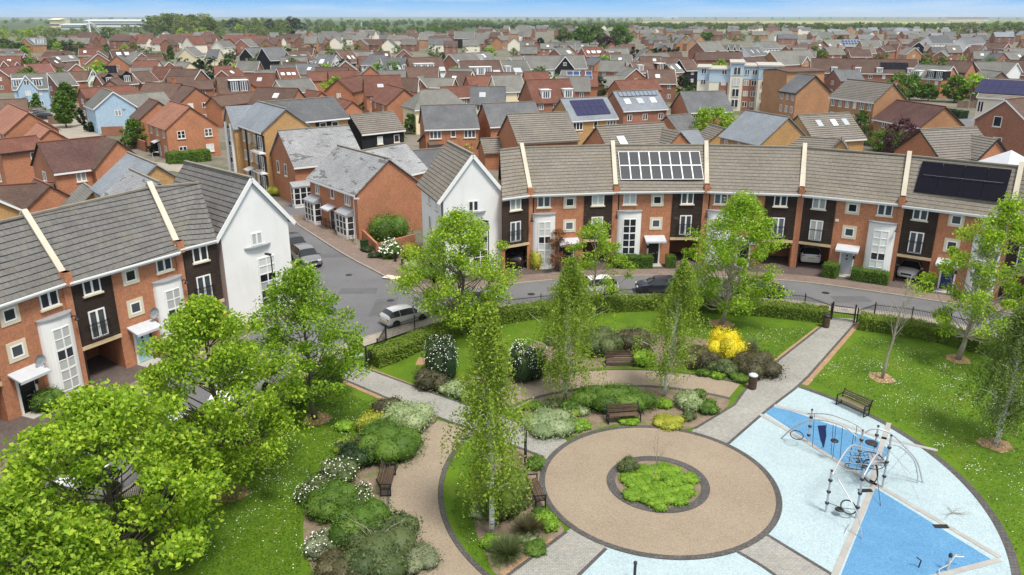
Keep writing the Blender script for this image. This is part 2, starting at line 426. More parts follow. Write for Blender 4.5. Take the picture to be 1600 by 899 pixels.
def wall_lamp(par, x, y, z):
    return put('wall_lamp', cached('wl', lambda: MB().tube([(0,.02,0),(0,-.25,.12),(0,-.4,.05)], .035, 6).lathe([(.03,.05),(.15,-.10),(.15,-.14)], 8, (0,-.42,0)).mesh('wall_lamp', M['black_metal'])), par, (x, y, z))

# ------------------------------------------------------------------ three storey terrace house
HE, HR = 7.35, 10.55
def bay_pts(x0, x1, bulge, n=12, off=0.0):
    cx, hw = (x0+x1)/2, (x1-x0)/2
    return [Vector((cx - (hw+off)*math.cos(PI*i/n*.94+PI*.03), -(bulge+off)*math.sin(PI*i/n*.94+PI*.03)**.8, 0)) for i in range(n+1)]
def bay_tower(root, x0, x1, top, bulge, wz0, wz1, rows, panes, wfrac=(.30,.70), y=0.0):
    bulge = max(bulge, .1)
    arc = bay_pts(x0, x1, bulge)
    pts = [Vector((x0, .02, 0))] + arc + [Vector((x1, .02, 0))]
    bt = MB().extrude(pts, (0, 0, top)).build('stair_bay', M['render_white'], root, (0, y, 0))
    cp = [Vector((x0-.06, .02, top))] + [p + Vector((0,0,top)) for p in bay_pts(x0, x1, bulge, off=.09)] + [Vector((x1+.06, .02, top))]
    MB().extrude(cp, (0, 0, .09)).build('bay_cap', M['lead_grey'], bt)
    # tall curved window of two columns
    def on(s):
        a = bay_pts(x0, x1, bulge, 40, off=.012); i = s*40; k = min(39, int(i)); return a[k].lerp(a[k+1], i-k)
    s0, s1 = wfrac; cols = [s0, (s0+s1)/2, s1]
    fr, pn = MB(), [MB(), MB()]
    H = (wz1-wz0)/rows
    for c in cols:
        p = on(c); q = on(min(1, c+.02)) - on(max(0, c-.02)); q.normalize()
        fr.bar(p+Vector((0,0,wz0)), p+Vector((0,0,wz1)), .06, .085, up=q)
    for r_ in range(rows+1):
        z = wz0 + H*r_
        for a, b in ((cols[0], cols[1]), (cols[1], cols[2])):
            p, q = on(a), on(b); fr.bar(p+Vector((0,0,z)), q+Vector((0,0,z)), .07, .11 if r_ in (2, 4) else .055)
    for r_ in range(rows):
        z = wz0 + H*r_
        for a, b in ((cols[0], cols[1]), (cols[1], cols[2])):
            p, q = on(a), on(b); k = 0 if panes[r_] == 'd' else 1
            o = Vector((0,-.008,0))
            pn[k].poly([p+o+Vector((0,0,z)), q+o+Vector((0,0,z)), q+o+Vector((0,0,z+H)), p+o+Vector((0,0,z+H))])
    w = fr.build('stair_window', M['white_paint'], root, (0, y, 0))
    for k, m in ((0, 'pane_dark'), (1, 'pane_blind')):
        if pn[k].f: pn[k].build('pane', M[m], w)
    return bt
def solar_array(par, M4, nx, nz, pw, ph, mat, gap=.03, frame=None):
    for i in range(nx):
        for j in range(nz):
            key = ('sol', mat, round(pw,2), round(ph,2), frame)
            def mk():
                b = MB().box(-pw/2, pw/2, -ph/2, ph/2, 0, .05, 0)
                if frame:
                    for (xa, xb, ya, yb) in ((-pw/2-.01,-pw/2+.035,-ph/2,ph/2),(pw/2-.035,pw/2+.01,-ph/2,ph/2),(-pw/2+.035,pw/2-.035,-ph/2-.01,-ph/2+.035),(-pw/2+.035,pw/2-.035,ph/2-.035,ph/2+.01)):
                        b.box(xa, xb, ya, yb, .01, .065, 1)
                return b.mesh('solar_panel', [M[mat]] + ([M[frame]] if frame else []))
            o = put('solar_panel', cached(key, mk), par)
            o.matrix_local = M4 @ Matrix.Translation(((i-(nx-1)/2)*(pw+gap), (j-(nz-1)/2)*(ph+gap), 0))
def terrace_house(label, F0, F1, R0, R1, order, roofm, dmat='black_door', party=(True, True), solarspec=None, dishpos=None, bd='bbdbbb', canopy='zinc', blinds=(), group='three storey houses of the curved terraces'):
    F0, F1, R0, R1 = [Vector((p[0], p[1], 0)) for p in (F0, F1, R0, R1)]
    d = (F1-F0); w = d.length; ang = math.atan2(d.y, d.x)
    # eaves overhang: wall line a little behind the eaves line
    nrm = Vector((-d.y, d.x, 0)).normalized(); F0 += nrm*.28; F1 += nrm*.28
    root = empty('terrace_house', F0, ang, label, 'house', group)
    rot = Matrix.Rotation(-ang, 3, 'Z')
    L = lambda p: rot @ (p - F0)
    f0, f1, r0, r1 = L(F0), L(F1), L(R0), L(R1)
    def pt(u, t, z=0):
        p = (f0+(r0-f0)*t).lerp(f1+(r1-f1)*t, u); return Vector((p.x, p.y, z))
    if order == 'dark': segs = [('dark', 0, .365)]
    elif order[0] == 'bay': segs = [('bay', 0, .31), ('brick', .31, .635), ('dark', .635, 1)]
    else: segs = [('dark', 0, .365), ('brick', .365, .69), ('bay', .69, 1)]
    if order == 'dark': segs = [('dark', 0, 1)]
    wall = MB()
    for kind, a, b in segs:
        if kind == 'dark':
            fp = [pt(a, 0), pt(b, 0), pt(b, 2), pt(a, 2)]
            wall.extrude([p+Vector((0,0,2.45)) for p in fp], (0,0,HE-2.45))
            wall.extrude([pt(a,1.15), pt(b,1.15), pt(b,1.2), pt(a,1.2)], (0,0,2.45))
            e, s = (a, 1) if a == 0 else (b, -1)
            wall.extrude([pt(e,.012), pt(e+s*.30/w,.012), pt(e+s*.30/w,1.14), pt(e,1.14)] if s > 0 else [pt(e-.30/w,.012), pt(e,.012), pt(e,1.14), pt(e-.30/w,1.14)], (0,0,2.45))
    nb = [s for s in segs if s[0] != 'dark']
    if nb:
        a, b = min(s[1] for s in nb), max(s[2] for s in nb)
        wall.extrude([pt(a,.003), pt(b,.003), pt(b,1.997), pt(a,1.997)], (0,0,HE-.004))
    wall.build('brick_wall', M['brick_orange'], root)
    # roof
    sl = (HR-HE)/ (r0-f0).length
    ov = .42; te = -ov/(r0-f0).length
    ze = HE - sl*ov + .10
    u0, u1 = 0, 1
    rf = MB()
    rf.extrude([pt(u0,te,ze), pt(u1,te,ze), pt(u1,1,HR+.1), pt(u0,1,HR+.1)], (0,0,-.14))
    rf.extrude([pt(u1,2-te,ze), pt(u0,2-te,ze), pt(u0,1.002,HR+.1), pt(u1,1.002,HR+.1)], (0,0,-.14))
    ro = rf.build('roof', M[roofm], root)
    MB().bar(pt(u0,1,HR+.10), pt(u1,1,HR+.10), .26, .12).build('ridge_tile', M['ridge_grey'], ro)
    fa = MB().bar(pt(0,te*.86,ze-.17), pt(1,te*.86,ze-.17), .03, .24).build('fascia', M['white_paint'], root)
    MB().bar(pt(0,te*1.1,ze-.09), pt(1,te*1.1,ze-.09), .11, .10).build('gutter', M['white_paint'], fa)
    for u, on in ((0, party[0]), (1, party[1])):
        if not on: continue
        pw = MB()
        z0, zr = ze+.02, HR+.12
        A, Bp, Cc = pt(u,te*.5), pt(u,1), pt(u,2-te*.5)
        side = d.normalized(); sx = Vector((.15,0,0))
        poly = [A+Vector((0,0,z0-.30)), A+Vector((0,0,z0+.22)), Bp+Vector((0,0,zr+.28)), Cc+Vector((0,0,z0+.22)), Cc+Vector((0,0,z0-.30)), Bp+Vector((0,0,zr-.25))]
        pw.extrude([p-sx for p in poly], sx*2)
        po = pw.build('party_wall', M['lead_grey'], root)
        cp = MB()
        for p, q in ((A+Vector((0,0,z0+.28)), Bp+Vector((0,0,zr+.34))), (Cc+Vector((0,0,z0+.28)), Bp+Vector((0,0,zr+.34)))):
            cp.bar(p, q, .36, .11)
        cp.build('coping', M['stone_coping'], po)
        # brick corbel and pilaster
        xx = pt(u,0).x
        MB().box(xx-.235, xx+.235, -.48, .05, HE-.55, HE+.28).box(xx-.235, xx+.235, -.10, .04, 0, HE-.552).build('pilaster', M['brick_orange'], root)
        MB().tube([(xx+.32, -.06, .05), (xx+.32, -.06, HE-.3), (xx+.32, -.30, HE-.06)], .045, 6).build('downpipe', M['dark_plastic'], root)
    for kind, a, b in segs:
        xa, xb = a*w, b*w; xc = (xa+xb)/2
        if kind == 'dark':
            e0 = xa + (.26 if a == 0 and party[0] else .0); e1 = xb - (.26 if b == 1 and party[1] else 0)
            MB().box(e0, e1, -.07, .03, 2.62, HE-.05).build('timber_cladding', M['timber_dark'], root)
            MB().box(e0-.02, e1+.02, -.12, .06, 2.36, 2.60).build('carport_beam', M['timber_beam'], root)
            xc = (e0+e1)/2
            window(root, xc-.05, 5.75, 1.15, 1.2, -.07, cols=2, pane='pane_blind' if 'dt' in blinds else None)
            window(root, xc-.05, 2.85, 1.1, 1.85, -.07, cols=2, pane='pane_blind' if 'df' in blinds else 'pane_mid', sill=False)
            juliet(root, xc-.05, 2.88, 1.45, -.08)
        if kind == 'brick':
            s = 1 if order[0] == 'bay' else -1
            for z, pn in ((3.55, 'pane_mid'), (5.75, 'pane_dark')):
                window(root, xc - s*.05, z, .78, .78, 0, cols=1, surround=.2, pane=pn)
            door(root, xc - s*.15, .12, dmat, canopy=canopy)
            put('door_step', cached('dstep', lambda: MB().box(-.7,.7,-1.0,.0,0,.11).mesh('door_step', M['concrete'])), root, (xc-s*.15, -.04, 0))
            put('porch_lamp', cached('plamp', lambda: MB().box(-.07,.07,-.16,.01,-.14,.14).mesh('porch_lamp', M['black_metal'])), root, (xc+.72*(1 if s > 0 else -1)*-1+.0, 0, 1.75))
            if 'alarm' in blinds: put('alarm_box', cached('alarm', lambda: MB().box(-.14,.14,-.09,.01,-.1,.1).mesh('alarm_box', M['white_paint'])), root, (xa+.25, 0, 4.9))
        if kind == 'bay':
            bay_tower(root, xa+.22, xb-.10, 5.15, .52, .55, 4.5, 6, bd, (.32,.68))
            window(root, xc+.05, 5.75, 1.2, 1.15, 0, cols=2)
            wall_lamp(root, xb-.05 if order[0] != 'bay' else xa+.12, -.12, 4.75)
    if solarspec:
        nx, nz, pw, ph, mat, frame, uu, tt = solarspec
        base = pt(uu, tt, HE + .10 + (HR-HE)*tt)
        ex = (pt(1,tt)-pt(0,tt)).normalized(); ey = (pt(uu,1,HR)-pt(uu,0,HE)).normalized(); ez = ex.cross(ey).normalized(); ey = ez.cross(ex)
        M4 = Matrix((ex, ey, ez)).transposed().to_4x4(); M4.translation = base + ez*.09
        solar_array(root, M4, nx, nz, pw, ph, mat, frame=frame)
    if dishpos: dish(root, *dishpos)
    if solarspec and solarspec[4] == 'solar_black':
        MB().bar(pt(.16,.53,HE+.30+(HR-HE)*.53), pt(.88,.53,HE+.30+(HR-HE)*.53), .05, .03).build('panel_rail', M['white_paint'], root)
    return root
def gable_house(label, F0, F1, Rb, hr, roofm, side_windows=False, group='white gabled end houses'):
    """white rendered end house; gable front from F0 to F1, ridge running back to Rb"""
    F0, F1, Rb = [Vector((p[0], p[1], 0)) for p in (F0, F1, Rb)]
    d = F1-F0; w = d.length; ang = math.atan2(d.y, d.x)
    root = empty('gable_house', F0, ang, label, 'house', group)
    rot = Matrix.Rotation(-ang, 3, 'Z')
    dv = rot @ (Rb - (F0+F1)/2)
    he = HE - .1
    V = lambda x, z: Vector((x, 0, z))
    MB().extrude([V(.15,0), V(w-.15,0), V(w-.15,he), V(w/2,hr-.15), V(.15,he)], dv).build('rendered_wall', M['render_white'], root)
    n = dv.normalized(); rf = MB(); sl = (hr-he)/(w/2)
    o = -n*.20; ext = dv + n*.20
    for s in (0, 1):
        xe, xm = (-.35, w/2) if s == 0 else (w+.35, w/2)
        ze = he - sl*.35
        rf.extrude([V(xe,ze)+o, V(xm,hr)+o, V(xm,hr)+o+ext, V(xe,ze)+o+ext], (0,0,.14))
    ro = rf.build('roof', M[roofm], root)
    MB().bar(V(w/2,hr+.16)+o, V(w/2,hr+.16)+o+ext, .26, .12).build('ridge_tile', M['ridge_grey'], ro)
    bb = MB()
    for xe in (-.38, w+.38):
        ze = he - sl*.38
        bb.bar(V(xe,ze+.03)+o*1.02, V(w/2,hr+.03)+o*1.02, .06, .30, up=(0,0,1))
    bb.build('bargeboard', M['white_paint'], root)
    hd = MB().extrude([p + Vector((0,0,5.72)) for p in [Vector((w/2-1.15,.02,0))]+bay_pts(w/2-1.15, w/2+1.15, .30)+[Vector((w/2+1.15,.02,0))]], (0,0,.10)).build('curved_hood', M['lead_grey'], root)
    tw = MB(); x0_, x1_, z0_, z1_ = w*.60-.72, w*.60+.72, .35, 4.75
    for x in (x0_, (x0_+x1_)/2, x1_): tw.box(x-.04, x+.04, -.07, .02, z0_, z1_)
    for k in range(8): z = z0_+(z1_-z0_)*k/7; tw.box(x0_, x1_, -.067, .015, z-.035, z+.035)
    two = tw.build('stair_window', M['white_paint'], root)
    for k in range(7):
        z = z0_+(z1_-z0_)*k/7; MB().box(x0_, x1_, -.03, .01, z+.035, z+(z1_-z0_)/7-.035).build('pane', M['pane_dark' if k in (1,2,4) else 'pane_blind'], two)
    window(root, w/2, 5.85, .95, .95, 0, cols=2, pane='pane_dark' if side_windows else 'pane_blind', sill=False)
    if side_windows:
        for z in (.9, 3.3, 5.7):
            for t in (.3, .62): 
                p = dv*t; window(root, p.x+.15, z, .8, 1.35, p.y, rot=-PI/2 + (math.atan2(dv.y, dv.x)-PI/2), cols=1, pane='pane_blind')
        p = dv*.12; dish(root, p.x+.1, p.y, 2.6, -PI/2)
        p = dv*.03; MB().tube([(.08,p.y,0),(.08,p.y,he-.1)], .05, 6).build('downpipe', M['dark_plastic'], root)
    return root

# ------------------------------------------------------------------ detached and row houses behind
def frame_on(xd, yd, org):
    zd = xd.cross(yd).normalized(); yd = zd.cross(xd)
    m = Matrix((xd, yd, zd)).transposed().to_4x4(); m.translation = org; return m
def house(name, label, a, b, hr, he, W, roof, wall, feats=(), hip='', verge='white', nw=None, gw=1, far=None, group=None, storeys=None, wsize=(1.1,1.15), pane=None, cat='house', skew=0):
    A, B = P(a[0], a[1], hr), P(b[0], b[1], hr)
    return house_w(name, label, A, B, hr, he, W, roof, wall, feats, hip, verge, nw, gw, far, group, storeys, wsize, pane, cat)
CAMP = Vector((0, 0, 0))
def house_w(name, label, A, B, hr, he, W, roof, wall, feats=(), hip='', verge='white', nw=None, gw=1, far=None, group=None, storeys=None, wsize=(1.1,1.15), pane=None, cat='house'):
    A, B = Vector((A[0], A[1], 0)), Vector((B[0], B[1], 0))
    mid = (A+B)/2; d = B-A; n = Vector((d.y, -d.x, 0))
    sw = n.dot(-mid) < 0
    if sw: A, B = B, A; d = -d; hip = hip.replace('l','x').replace('r','l').replace('x','r')
    L = max(d.length, 1.0); ang = math.atan2(d.y, d.x)
    if far is None: far = mid.length > 150
    root = empty(name, mid, ang, label, cat, group)
    U = lambda u: (-L/2 + L*u) if not sw else (L/2 - L*u)
    hl, hrr = 'l' in hip, 'r' in hip
    hx = W/2*.92
    x0 = -L/2 - hx if hl else -L/2 + .22; x1 = L/2 + hx if hrr else L/2 - .22
    st = storeys or max(1, round(he/2.55))
    # walls
    wb = MB(); yw = W/2
    if hl or hrr:
        wb.box(x0+.3, x1-.3, -yw, yw, 0, he)
    if not hl and not hrr:
        wb.extrude([(x0,-yw,0),(x0,yw,0),(x0,yw,he),(x0,0,hr-.12),(x0,-yw,he)], (x1-x0,0,0))
    elif not (hl and hrr):
        xe, s = (x0, 1) if not hl else (x1, -1)
        wb.extrude([(xe,-yw+.003,he-.3),(xe,yw-.003,he-.3),(xe,yw-.003,he),(xe,0,hr-.12),(xe,-yw+.003,he)], (s*.6,0,0))
        if not hl: wb.box(x0, x0+.32, -yw, yw, 0, he-.301)
        else: wb.box(x1-.32, x1, -yw, yw, 0, he-.301)
    wall2 = wall
    wo = wb.build('wall', M[wall], root)
    sl = (hr-he)/yw; ov = .32; ze = he - sl*ov
    rx0 = (x0-.05) if hl else -L/2; rx1 = (x1+.05) if hrr else L/2
    kl, kr = -L/2, L/2
    rb = MB(); T = .13
    def slab(pts): rb.extrude(pts, (0,0,T))
    slab([(rx0,-yw-ov,ze),(rx1,-yw-ov,ze),(kr,0,hr),(kl,0,hr)])
    slab([(rx1,yw+ov,ze),(rx0,yw+ov,ze),(kl,.002,hr),(kr,.002,hr)])
    if hl: slab([(rx0-.004,yw+ov,ze),(rx0-.004,-yw-ov,ze),(kl-.004,0,hr)])
    if hrr: slab([(rx1+.004,-yw-ov,ze),(rx1+.004,yw+ov,ze),(kr+.004,0,hr)])
    ro = rb.build('roof', M[roof], root)
    red = roof in ('roof_red','roof_pink','roof_orange','roof_plum','roof_brown')
    MB().bar((kl,0,hr+T+.03),(kr,0,hr+T+.03), .24, .10).build('ridge_tile', M['ridge_red' if red else 'ridge_grey'], ro)
    if verge:
        fm = M['white_paint'] if verge in ('white','eave') else M['dark_plastic']
        fb = MB(); fb.box(rx0+.02, rx1-.02, -yw-ov-.05, -yw-ov, ze-.14, ze+.07)
        for hs, xe, s in ((hl, rx0, -1), (hrr, rx1, 1)):
            if not hs and verge != 'eave':
                for sy in (-1, 1): fb.bar((xe+s*.03, sy*(yw+ov), ze+.0), (xe+s*.03, 0, hr+.0), .05, .19 if verge == 'white' else .14)
        fb.build('fascia', fm, root)
    # windows
    fw, fh = wsize
    fl = x1-x0
    if nw is None: nw = max(1, int(fl/2.9))
    if nw > 0:
        for s in range(st):
            zz = s*2.5 + (.95 if he-s*2.5 > 2.2 else .8)
            if zz + fh > he - .08: zz = he - .1 - fh
            for k in range(nw):
                xx = x0 + fl*(k+.5)/nw
                if s == 0 and k == nw//2 and not far:
                    door(root, xx, .05, rng.choice(['black_door','grey_door','blue_door']), y=-yw, canopy='zinc', spots=False); continue
                ww = fw if (k % 2 == 0) else fw*.85
                window(root, xx, zz, round(ww,2), fh, -yw, far=far, pane=pane)
    for hs, xe, s in ((hl, x0, -1), (hrr, x1, 1)):
        gn = Vector((math.cos(ang), math.sin(ang), 0))*s
        if gw and not hs and gn.dot(-(mid+gn*L/2)) > 0:
            for q in range(st):
                zz = q*2.5+.95
                if zz+fh > he+.4: continue
                for k in range(gw):
                    yy = W*((k+.5)/gw-.5)*.85
                    window(root, xe, zz, fw if gw < 3 else fw*.8, fh, s*yy if s > 0 else -yy, rot=s*PI/2, far=far, pane=pane)
    ex, ey = Vector((1,0,0)), Vector((0,yw,hr-he)).normalized()
    def on(u, t): return Vector((U(u), -yw*(1-t), he+(hr-he)*t+T))
    for ft in feats:
        k = ft[0]
        if k == 'rl':       # rooflight: u, t, w, h
            _, u, t, w, h = ft
            m = frame_on(ex, ey, on(u, t))
            o = put('rooflight', cached(('rl',w,h), lambda: MB().box(-w/2-.06,w/2+.06,-h/2-.06,h/2+.06,-.02,.05,1).box(-w/2,w/2,-h/2,h/2,.05,.07,0).mesh('rooflight', [M['rooflight_glass'], M['white_paint' if far else 'lead_grey']])), root)
            o.matrix_local = m
        elif k == 'pv':     # solar: u, t, nx, nz, pw, ph, mat, frame
            _, u, t, nx, nz, pw, ph, mat, frame = ft
            solar_array(root, frame_on(ex, ey, on(u, t)) @ Matrix.Translation((0,0,.07)), nx, nz, pw, ph, mat, frame=frame)
        elif k == 'dm':     # dormer: u, t(base), w, h, wall mat, kind
            _, u, t, w, h, wm, kind = ft
            p = on(u, t); yb = min(0, p.y + (h)/sl + .3)
            b = MB(); xx, z0, y0 = p.x, p.z-.25, p.y
            b.box(xx-w/2, xx+w/2, y0, yb+.2, z0, z0+h)
            do = b.build('dormer', M[wm], root)
            if kind == 'flat':
                MB().box(xx-w/2-.12, xx+w/2+.12, y0-.18, yb+.4, z0+h+.002, z0+h+.12).build('dormer_roof', M['white_paint'], do)
            else:
                g = MB().extrude([(xx-w/2-.15,y0-.2,z0+h-.1),(xx,y0-.2,z0+h+w*.42),(xx+w/2+.15,y0-.2,z0+h-.1),(xx,y0-.2,z0+h+w*.42-.14)], (0, yb-y0+1.2, 0))
                g.build('dormer_roof', M[roof], do)
                MB().extrude([(xx-w/2,y0+.004,z0+h),(xx+w/2,y0+.004,z0+h),(xx,y0+.004,z0+h+w*.36)], (0,.8,0)).build('dormer_gable', M[wm], do)
            nwn = max(1, int(w/1.9))
            for q in range(nwn):
                window(do, xx - w/2 + w*(q+.5)/nwn, z0+.22, min(w*.78/nwn, 1.7), h-.4, y0-.004, far=True, pane='pane_mid', cols=2 if w/nwn < 1.6 else 3)
        elif k == 'gb':     # cross gable wing on the front: u, w, project, height of apex, wall, roof, window rows
            _, u, w, pj, ha, wm, rm = ft[:7]
            xx = U(u); hg = he if len(ft) < 8 else ft[7]; yb = -yw*(1-(ha-he)/(hr-he)) if ha < hr else 0
            g = MB().extrude([(xx-w/2,-yw-pj,0),(xx+w/2,-yw-pj,0),(xx+w/2,-yw-pj,hg),(xx,-yw-pj,ha-.12),(xx-w/2,-yw-pj,hg)], (0,pj+.05,0))
            go = g.build('gable_wing', M[wm], root)
            if wm == 'brick_buff' and hg > 6.5:      # stair gable: black strip between white frames
                MB().box(xx-w*.24, xx+w*.24, -yw-pj-.04, -yw-pj+.01, .1, hg).build('black_panel', M['boards_black'], go)
                wf = MB()
                for sx in (-1, 1): wf.box(xx+sx*w*.27-.22, xx+sx*w*.27+.22, -yw-pj-.30, -yw-pj+.01, 0, hg+.5)
                wf.build('white_frame', M['white_paint'], go)
                for zz in (.9, 3.3, 5.6): window(go, xx, zz, 1.0, 1.7, -yw-pj-.045, cols=1, rows=2, sill=False, pane='pane_dark')
            s2 = (ha-hg)/(w/2); r2 = MB()
            for sx in (-1, 1):
                xe = xx+sx*(w/2+.22); zz = hg-s2*.22
                r2.extrude([(xe,-yw-pj-.22,zz),(xx,-yw-pj-.22,ha),(xx,yb+.1,ha),(xe,-yw+.1+(0 if hg<=he else .8),zz)], (0,0,.12))
            r2.build('wing_roof', M[rm], go)
            if verge and verge != 'eave':
                q = MB()
                for sx in (-1, 1): q.bar((xx+sx*(w/2+.24),-yw-pj-.25,hg-s2*.24+.02),(xx,-yw-pj-.25,ha+.02), .05, .22)
                q.build('bargeboard', M['white_paint' if verge == 'white' else 'dark_plastic'], go)
            zz = 1.0
            while zz+1.1 < ha-.5 and len(ft) < 9 and not (wm == 'brick_buff' and hg > 6.5):
                window(go, xx, zz, min(1.2, w*.5), 1.15, -yw-pj, far=far); zz += 2.5
        elif k == 'ch':     # chimney
            xx = U(ft[1]); c = MB().box(xx-.4,xx+.4,-.3,.3,hr-.6,hr+1.2).box(xx-.46,xx+.46,-.36,.36,hr+1.2,hr+1.32).build('chimney', M[wall], root)
            pq = MB(); pq.lathe([(.1,0),(.08,.3)], 8, (xx-.18,0,hr+1.32)); pq.lathe([(.1,0),(.08,.3)], 8, (xx+.18,0,hr+1.32)); pq.build('chimney_pot', M['ridge_red'], c)
        elif k == 'band':   # cladding panel on the front: u0, u1, z0, z1, mat
            _, u0, u1, z0, z1, mt = ft; xa, xb = sorted((U(u0), U(u1)))
            MB().box(xa, xb, -yw-.035, -yw+.02, z0, z1).build('cladding', M[mt], root)
        elif k == 'win':    # extra window: side, pos, z, w, h, cols, rows
            _, sd, ps, zz, w, h, cs, rs = ft[:8]
            if sd == 'f': window(root, U(ps), zz, w, h, -yw-(.035 if len(ft) > 8 else 0), cols=cs, rows=rs, far=far)
            else:
                e, s = (x0, -1) if (sd == 'l') != sw else (x1, 1)
                window(root, e, zz, w, h, W*(ps-.5)*(1 if s > 0 else -1), rot=s*PI/2, cols=cs, rows=rs, far=far, pane=pane)
        elif k == 'bay':    # square white bay window: u, w, h
            _, u, w, h = ft; xx = U(u)
            bo = MB().box(xx-w/2, xx+w/2, -yw-.9, -yw-.0, 0, .35).build('bay_window', M['white_paint'], root)
            MB().extrude([(xx-w/2-.12,-yw-1.02,h),(xx-w/2-.12,-yw-1.02,h+.12),(xx-w/2-.12,-yw,h+.6),(xx-w/2-.12,-yw,h)], (w+.24,0,0)).build('bay_roof', M['lead_grey'], bo)
            window(bo, xx, .35, w, h-.36, -yw-.9, cols=3, rows=3, sill=False, pane='pane_dark')
            for s in (-1, 1): window(bo, xx+s*w/2, .35, .84, h-.36, -yw-.45, rot=s*PI/2, cols=1, rows=3, sill=False, pane='pane_dark')
            MB().box(xx-w/2+.03, xx+w/2-.03, -yw-.86, -yw, .36, h-.01).build('bay_core', M['pane_dark'], bo)
        elif k == 'bal':    # recessed balcony: u, z, w
            _, u, z, w = ft; xx = U(u)
            bo = MB().box(xx-w/2, xx+w/2, -yw-.03, -yw+.02, z+.16, z+2.3).build('balcony_recess', M['timber_dark'], root)
            MB().box(xx-w/2-.1, xx+w/2+.1, -yw-.9, -yw+.01, z, z+.15).build('balcony_slab', M['white_paint'], bo)
            juliet(bo, xx, z+.15, w, -yw-.66); window(bo, xx, z+.2, w*.5, 1.9, -yw-.032, far=True, pane='pane_dark')
        elif k == 'door':
            _, u, mt = ft; door(root, U(u), .05, mt, y=-yw, canopy='zinc', spots=False)
        elif k == 'dish':
            _, sd, ps, zz = ft; e, s = (x0, -1) if sd == 'l' else (x1, 1)
            dish(root, e, W*(ps-.5)*(1 if s > 0 else -1), zz, s*PI/2)
    return root
# ------------------------------------------------------------------ the two curved terraces
rE = [P(787,304,7.35), P(829,298.5,7.35), P(963,294,7.35), P(1105,292.5,7.35), P(1253,297,7.35), P(1410,312,7.35), P(1580,332,7.35)]
rR = [P(781,237,10.5), P(815,233,10.5), P(957,229,10.5), P(1103,229,10.5), P(1257,233,10.5), P(1420,246,10.5), P(1595,263,10.5)]
rE.append(rE[-1] + Vector((6.0,-5.6,0))); rR.append(rR[-1] + Vector((6.6,-5.5,0)))
BR = ('bay','brick','dark'); DB = ('dark','brick','bay')
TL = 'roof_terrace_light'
terrace_house('narrow timber clad bay of the terrace beside the white gabled house on the right', rE[0], rE[1], rR[0], rR[1], 'dark', TL, party=(False,False))
terrace_house('terrace house with plain roof behind the yellow shrub and a red leaved shrub', rE[1], rE[2], rR[1], rR[2], BR, TL, bd='bbbdbb', blinds=('df',))
terrace_house('terrace house with white framed grey solar panels across its whole roof', rE[2], rE[3], rR[2], rR[3], BR, TL, dmat='black_door', bd='dddddd', solarspec=(8,2,.92,1.55,'solar_grey','white_paint',.5,.47))
terrace_house('terrace house with plain roof mostly hidden behind a full green street tree', rE[3], rE[4], rR[3], rR[4], BR, TL, bd='bbdbbb', dishpos=(2.75,-.1,6.2))
terrace_house('terrace house with plain roof and a pale grey front door beside a clipped hedge', rE[4], rE[5], rR[4], rR[5], DB, TL, dmat='grey_door', bd='bbdbbb', blinds=('dt','df','alarm'))
terrace_house('terrace house with black solar panels on its roof and a dark blue door', rE[5], rE[6], rR[5], rR[6], DB, TL, dmat='blue_door', bd='bbdbbb', solarspec=(4,2,1.62,1.42,'solar_black','white_paint' if False else None,.52,.52))
terrace_house('terrace house cut by the right edge of the photo', rE[6], rE[7], rR[6], rR[7], DB, TL, party=(True,False))
gable_house('white gabled end house with side windows in the centre of the photo', P(690,313,7.1), P(787,304,7.1), (P(692,225,10.7)+Vector((.4,.6,0))), 10.72, 'roof_terrace_light', True)
lE = [P(3,466,7.3), P(104,433,7.3), P(280,383.5,7.3), P(340,369.5,7.3)]
lR = [Vector((-32.2,43.2,0)), P(40,341,10.5), P(235,296,10.5), Vector((-22.6,56.7,0))]
d0 = (lE[1]-lE[0]).normalized(); lE[0] = lE[1] - d0*7.9; lR[0] = lE[0] + Vector((-d0.y, d0.x, 0))*3.55
lE.insert(0, lE[0]-Vector((.28,.96,0))*7.9); lR.insert(0, lE[0] + Vector((-.96,.28,0))*3.5)
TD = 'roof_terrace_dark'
terrace_house('terrace house at the far left edge, mostly outside the photo', lE[0], lE[1], lR[0], lR[1], DB, TD, party=(False,False))
terrace_house('terrace house with a black front door and grey satellite dish behind the big tree', lE[1], lE[2], lR[1], lR[2], DB, TD, dmat='black_door', bd='bbbdbb', dishpos=(5.15,-.1,3.0))
terrace_house('terrace house with a pale teal front door beside an open carport', lE[2], lE[3], lR[2], lR[3], DB, TD, dmat='teal_door', bd='bbbdbb', dishpos=(5.25,-.1,3.3))
terrace_house('narrow timber clad bay of the terrace beside the white gabled house on the left', lE[3], lE[4], lR[3], lR[4], 'dark', TD, party=(True,False))
gable_house('white gabled end house with plain tall front at the left road junction', P(342,371,7.1), P(452,345,7.1), P(290,257,10.7), 10.8, 'roof_terrace_dark')

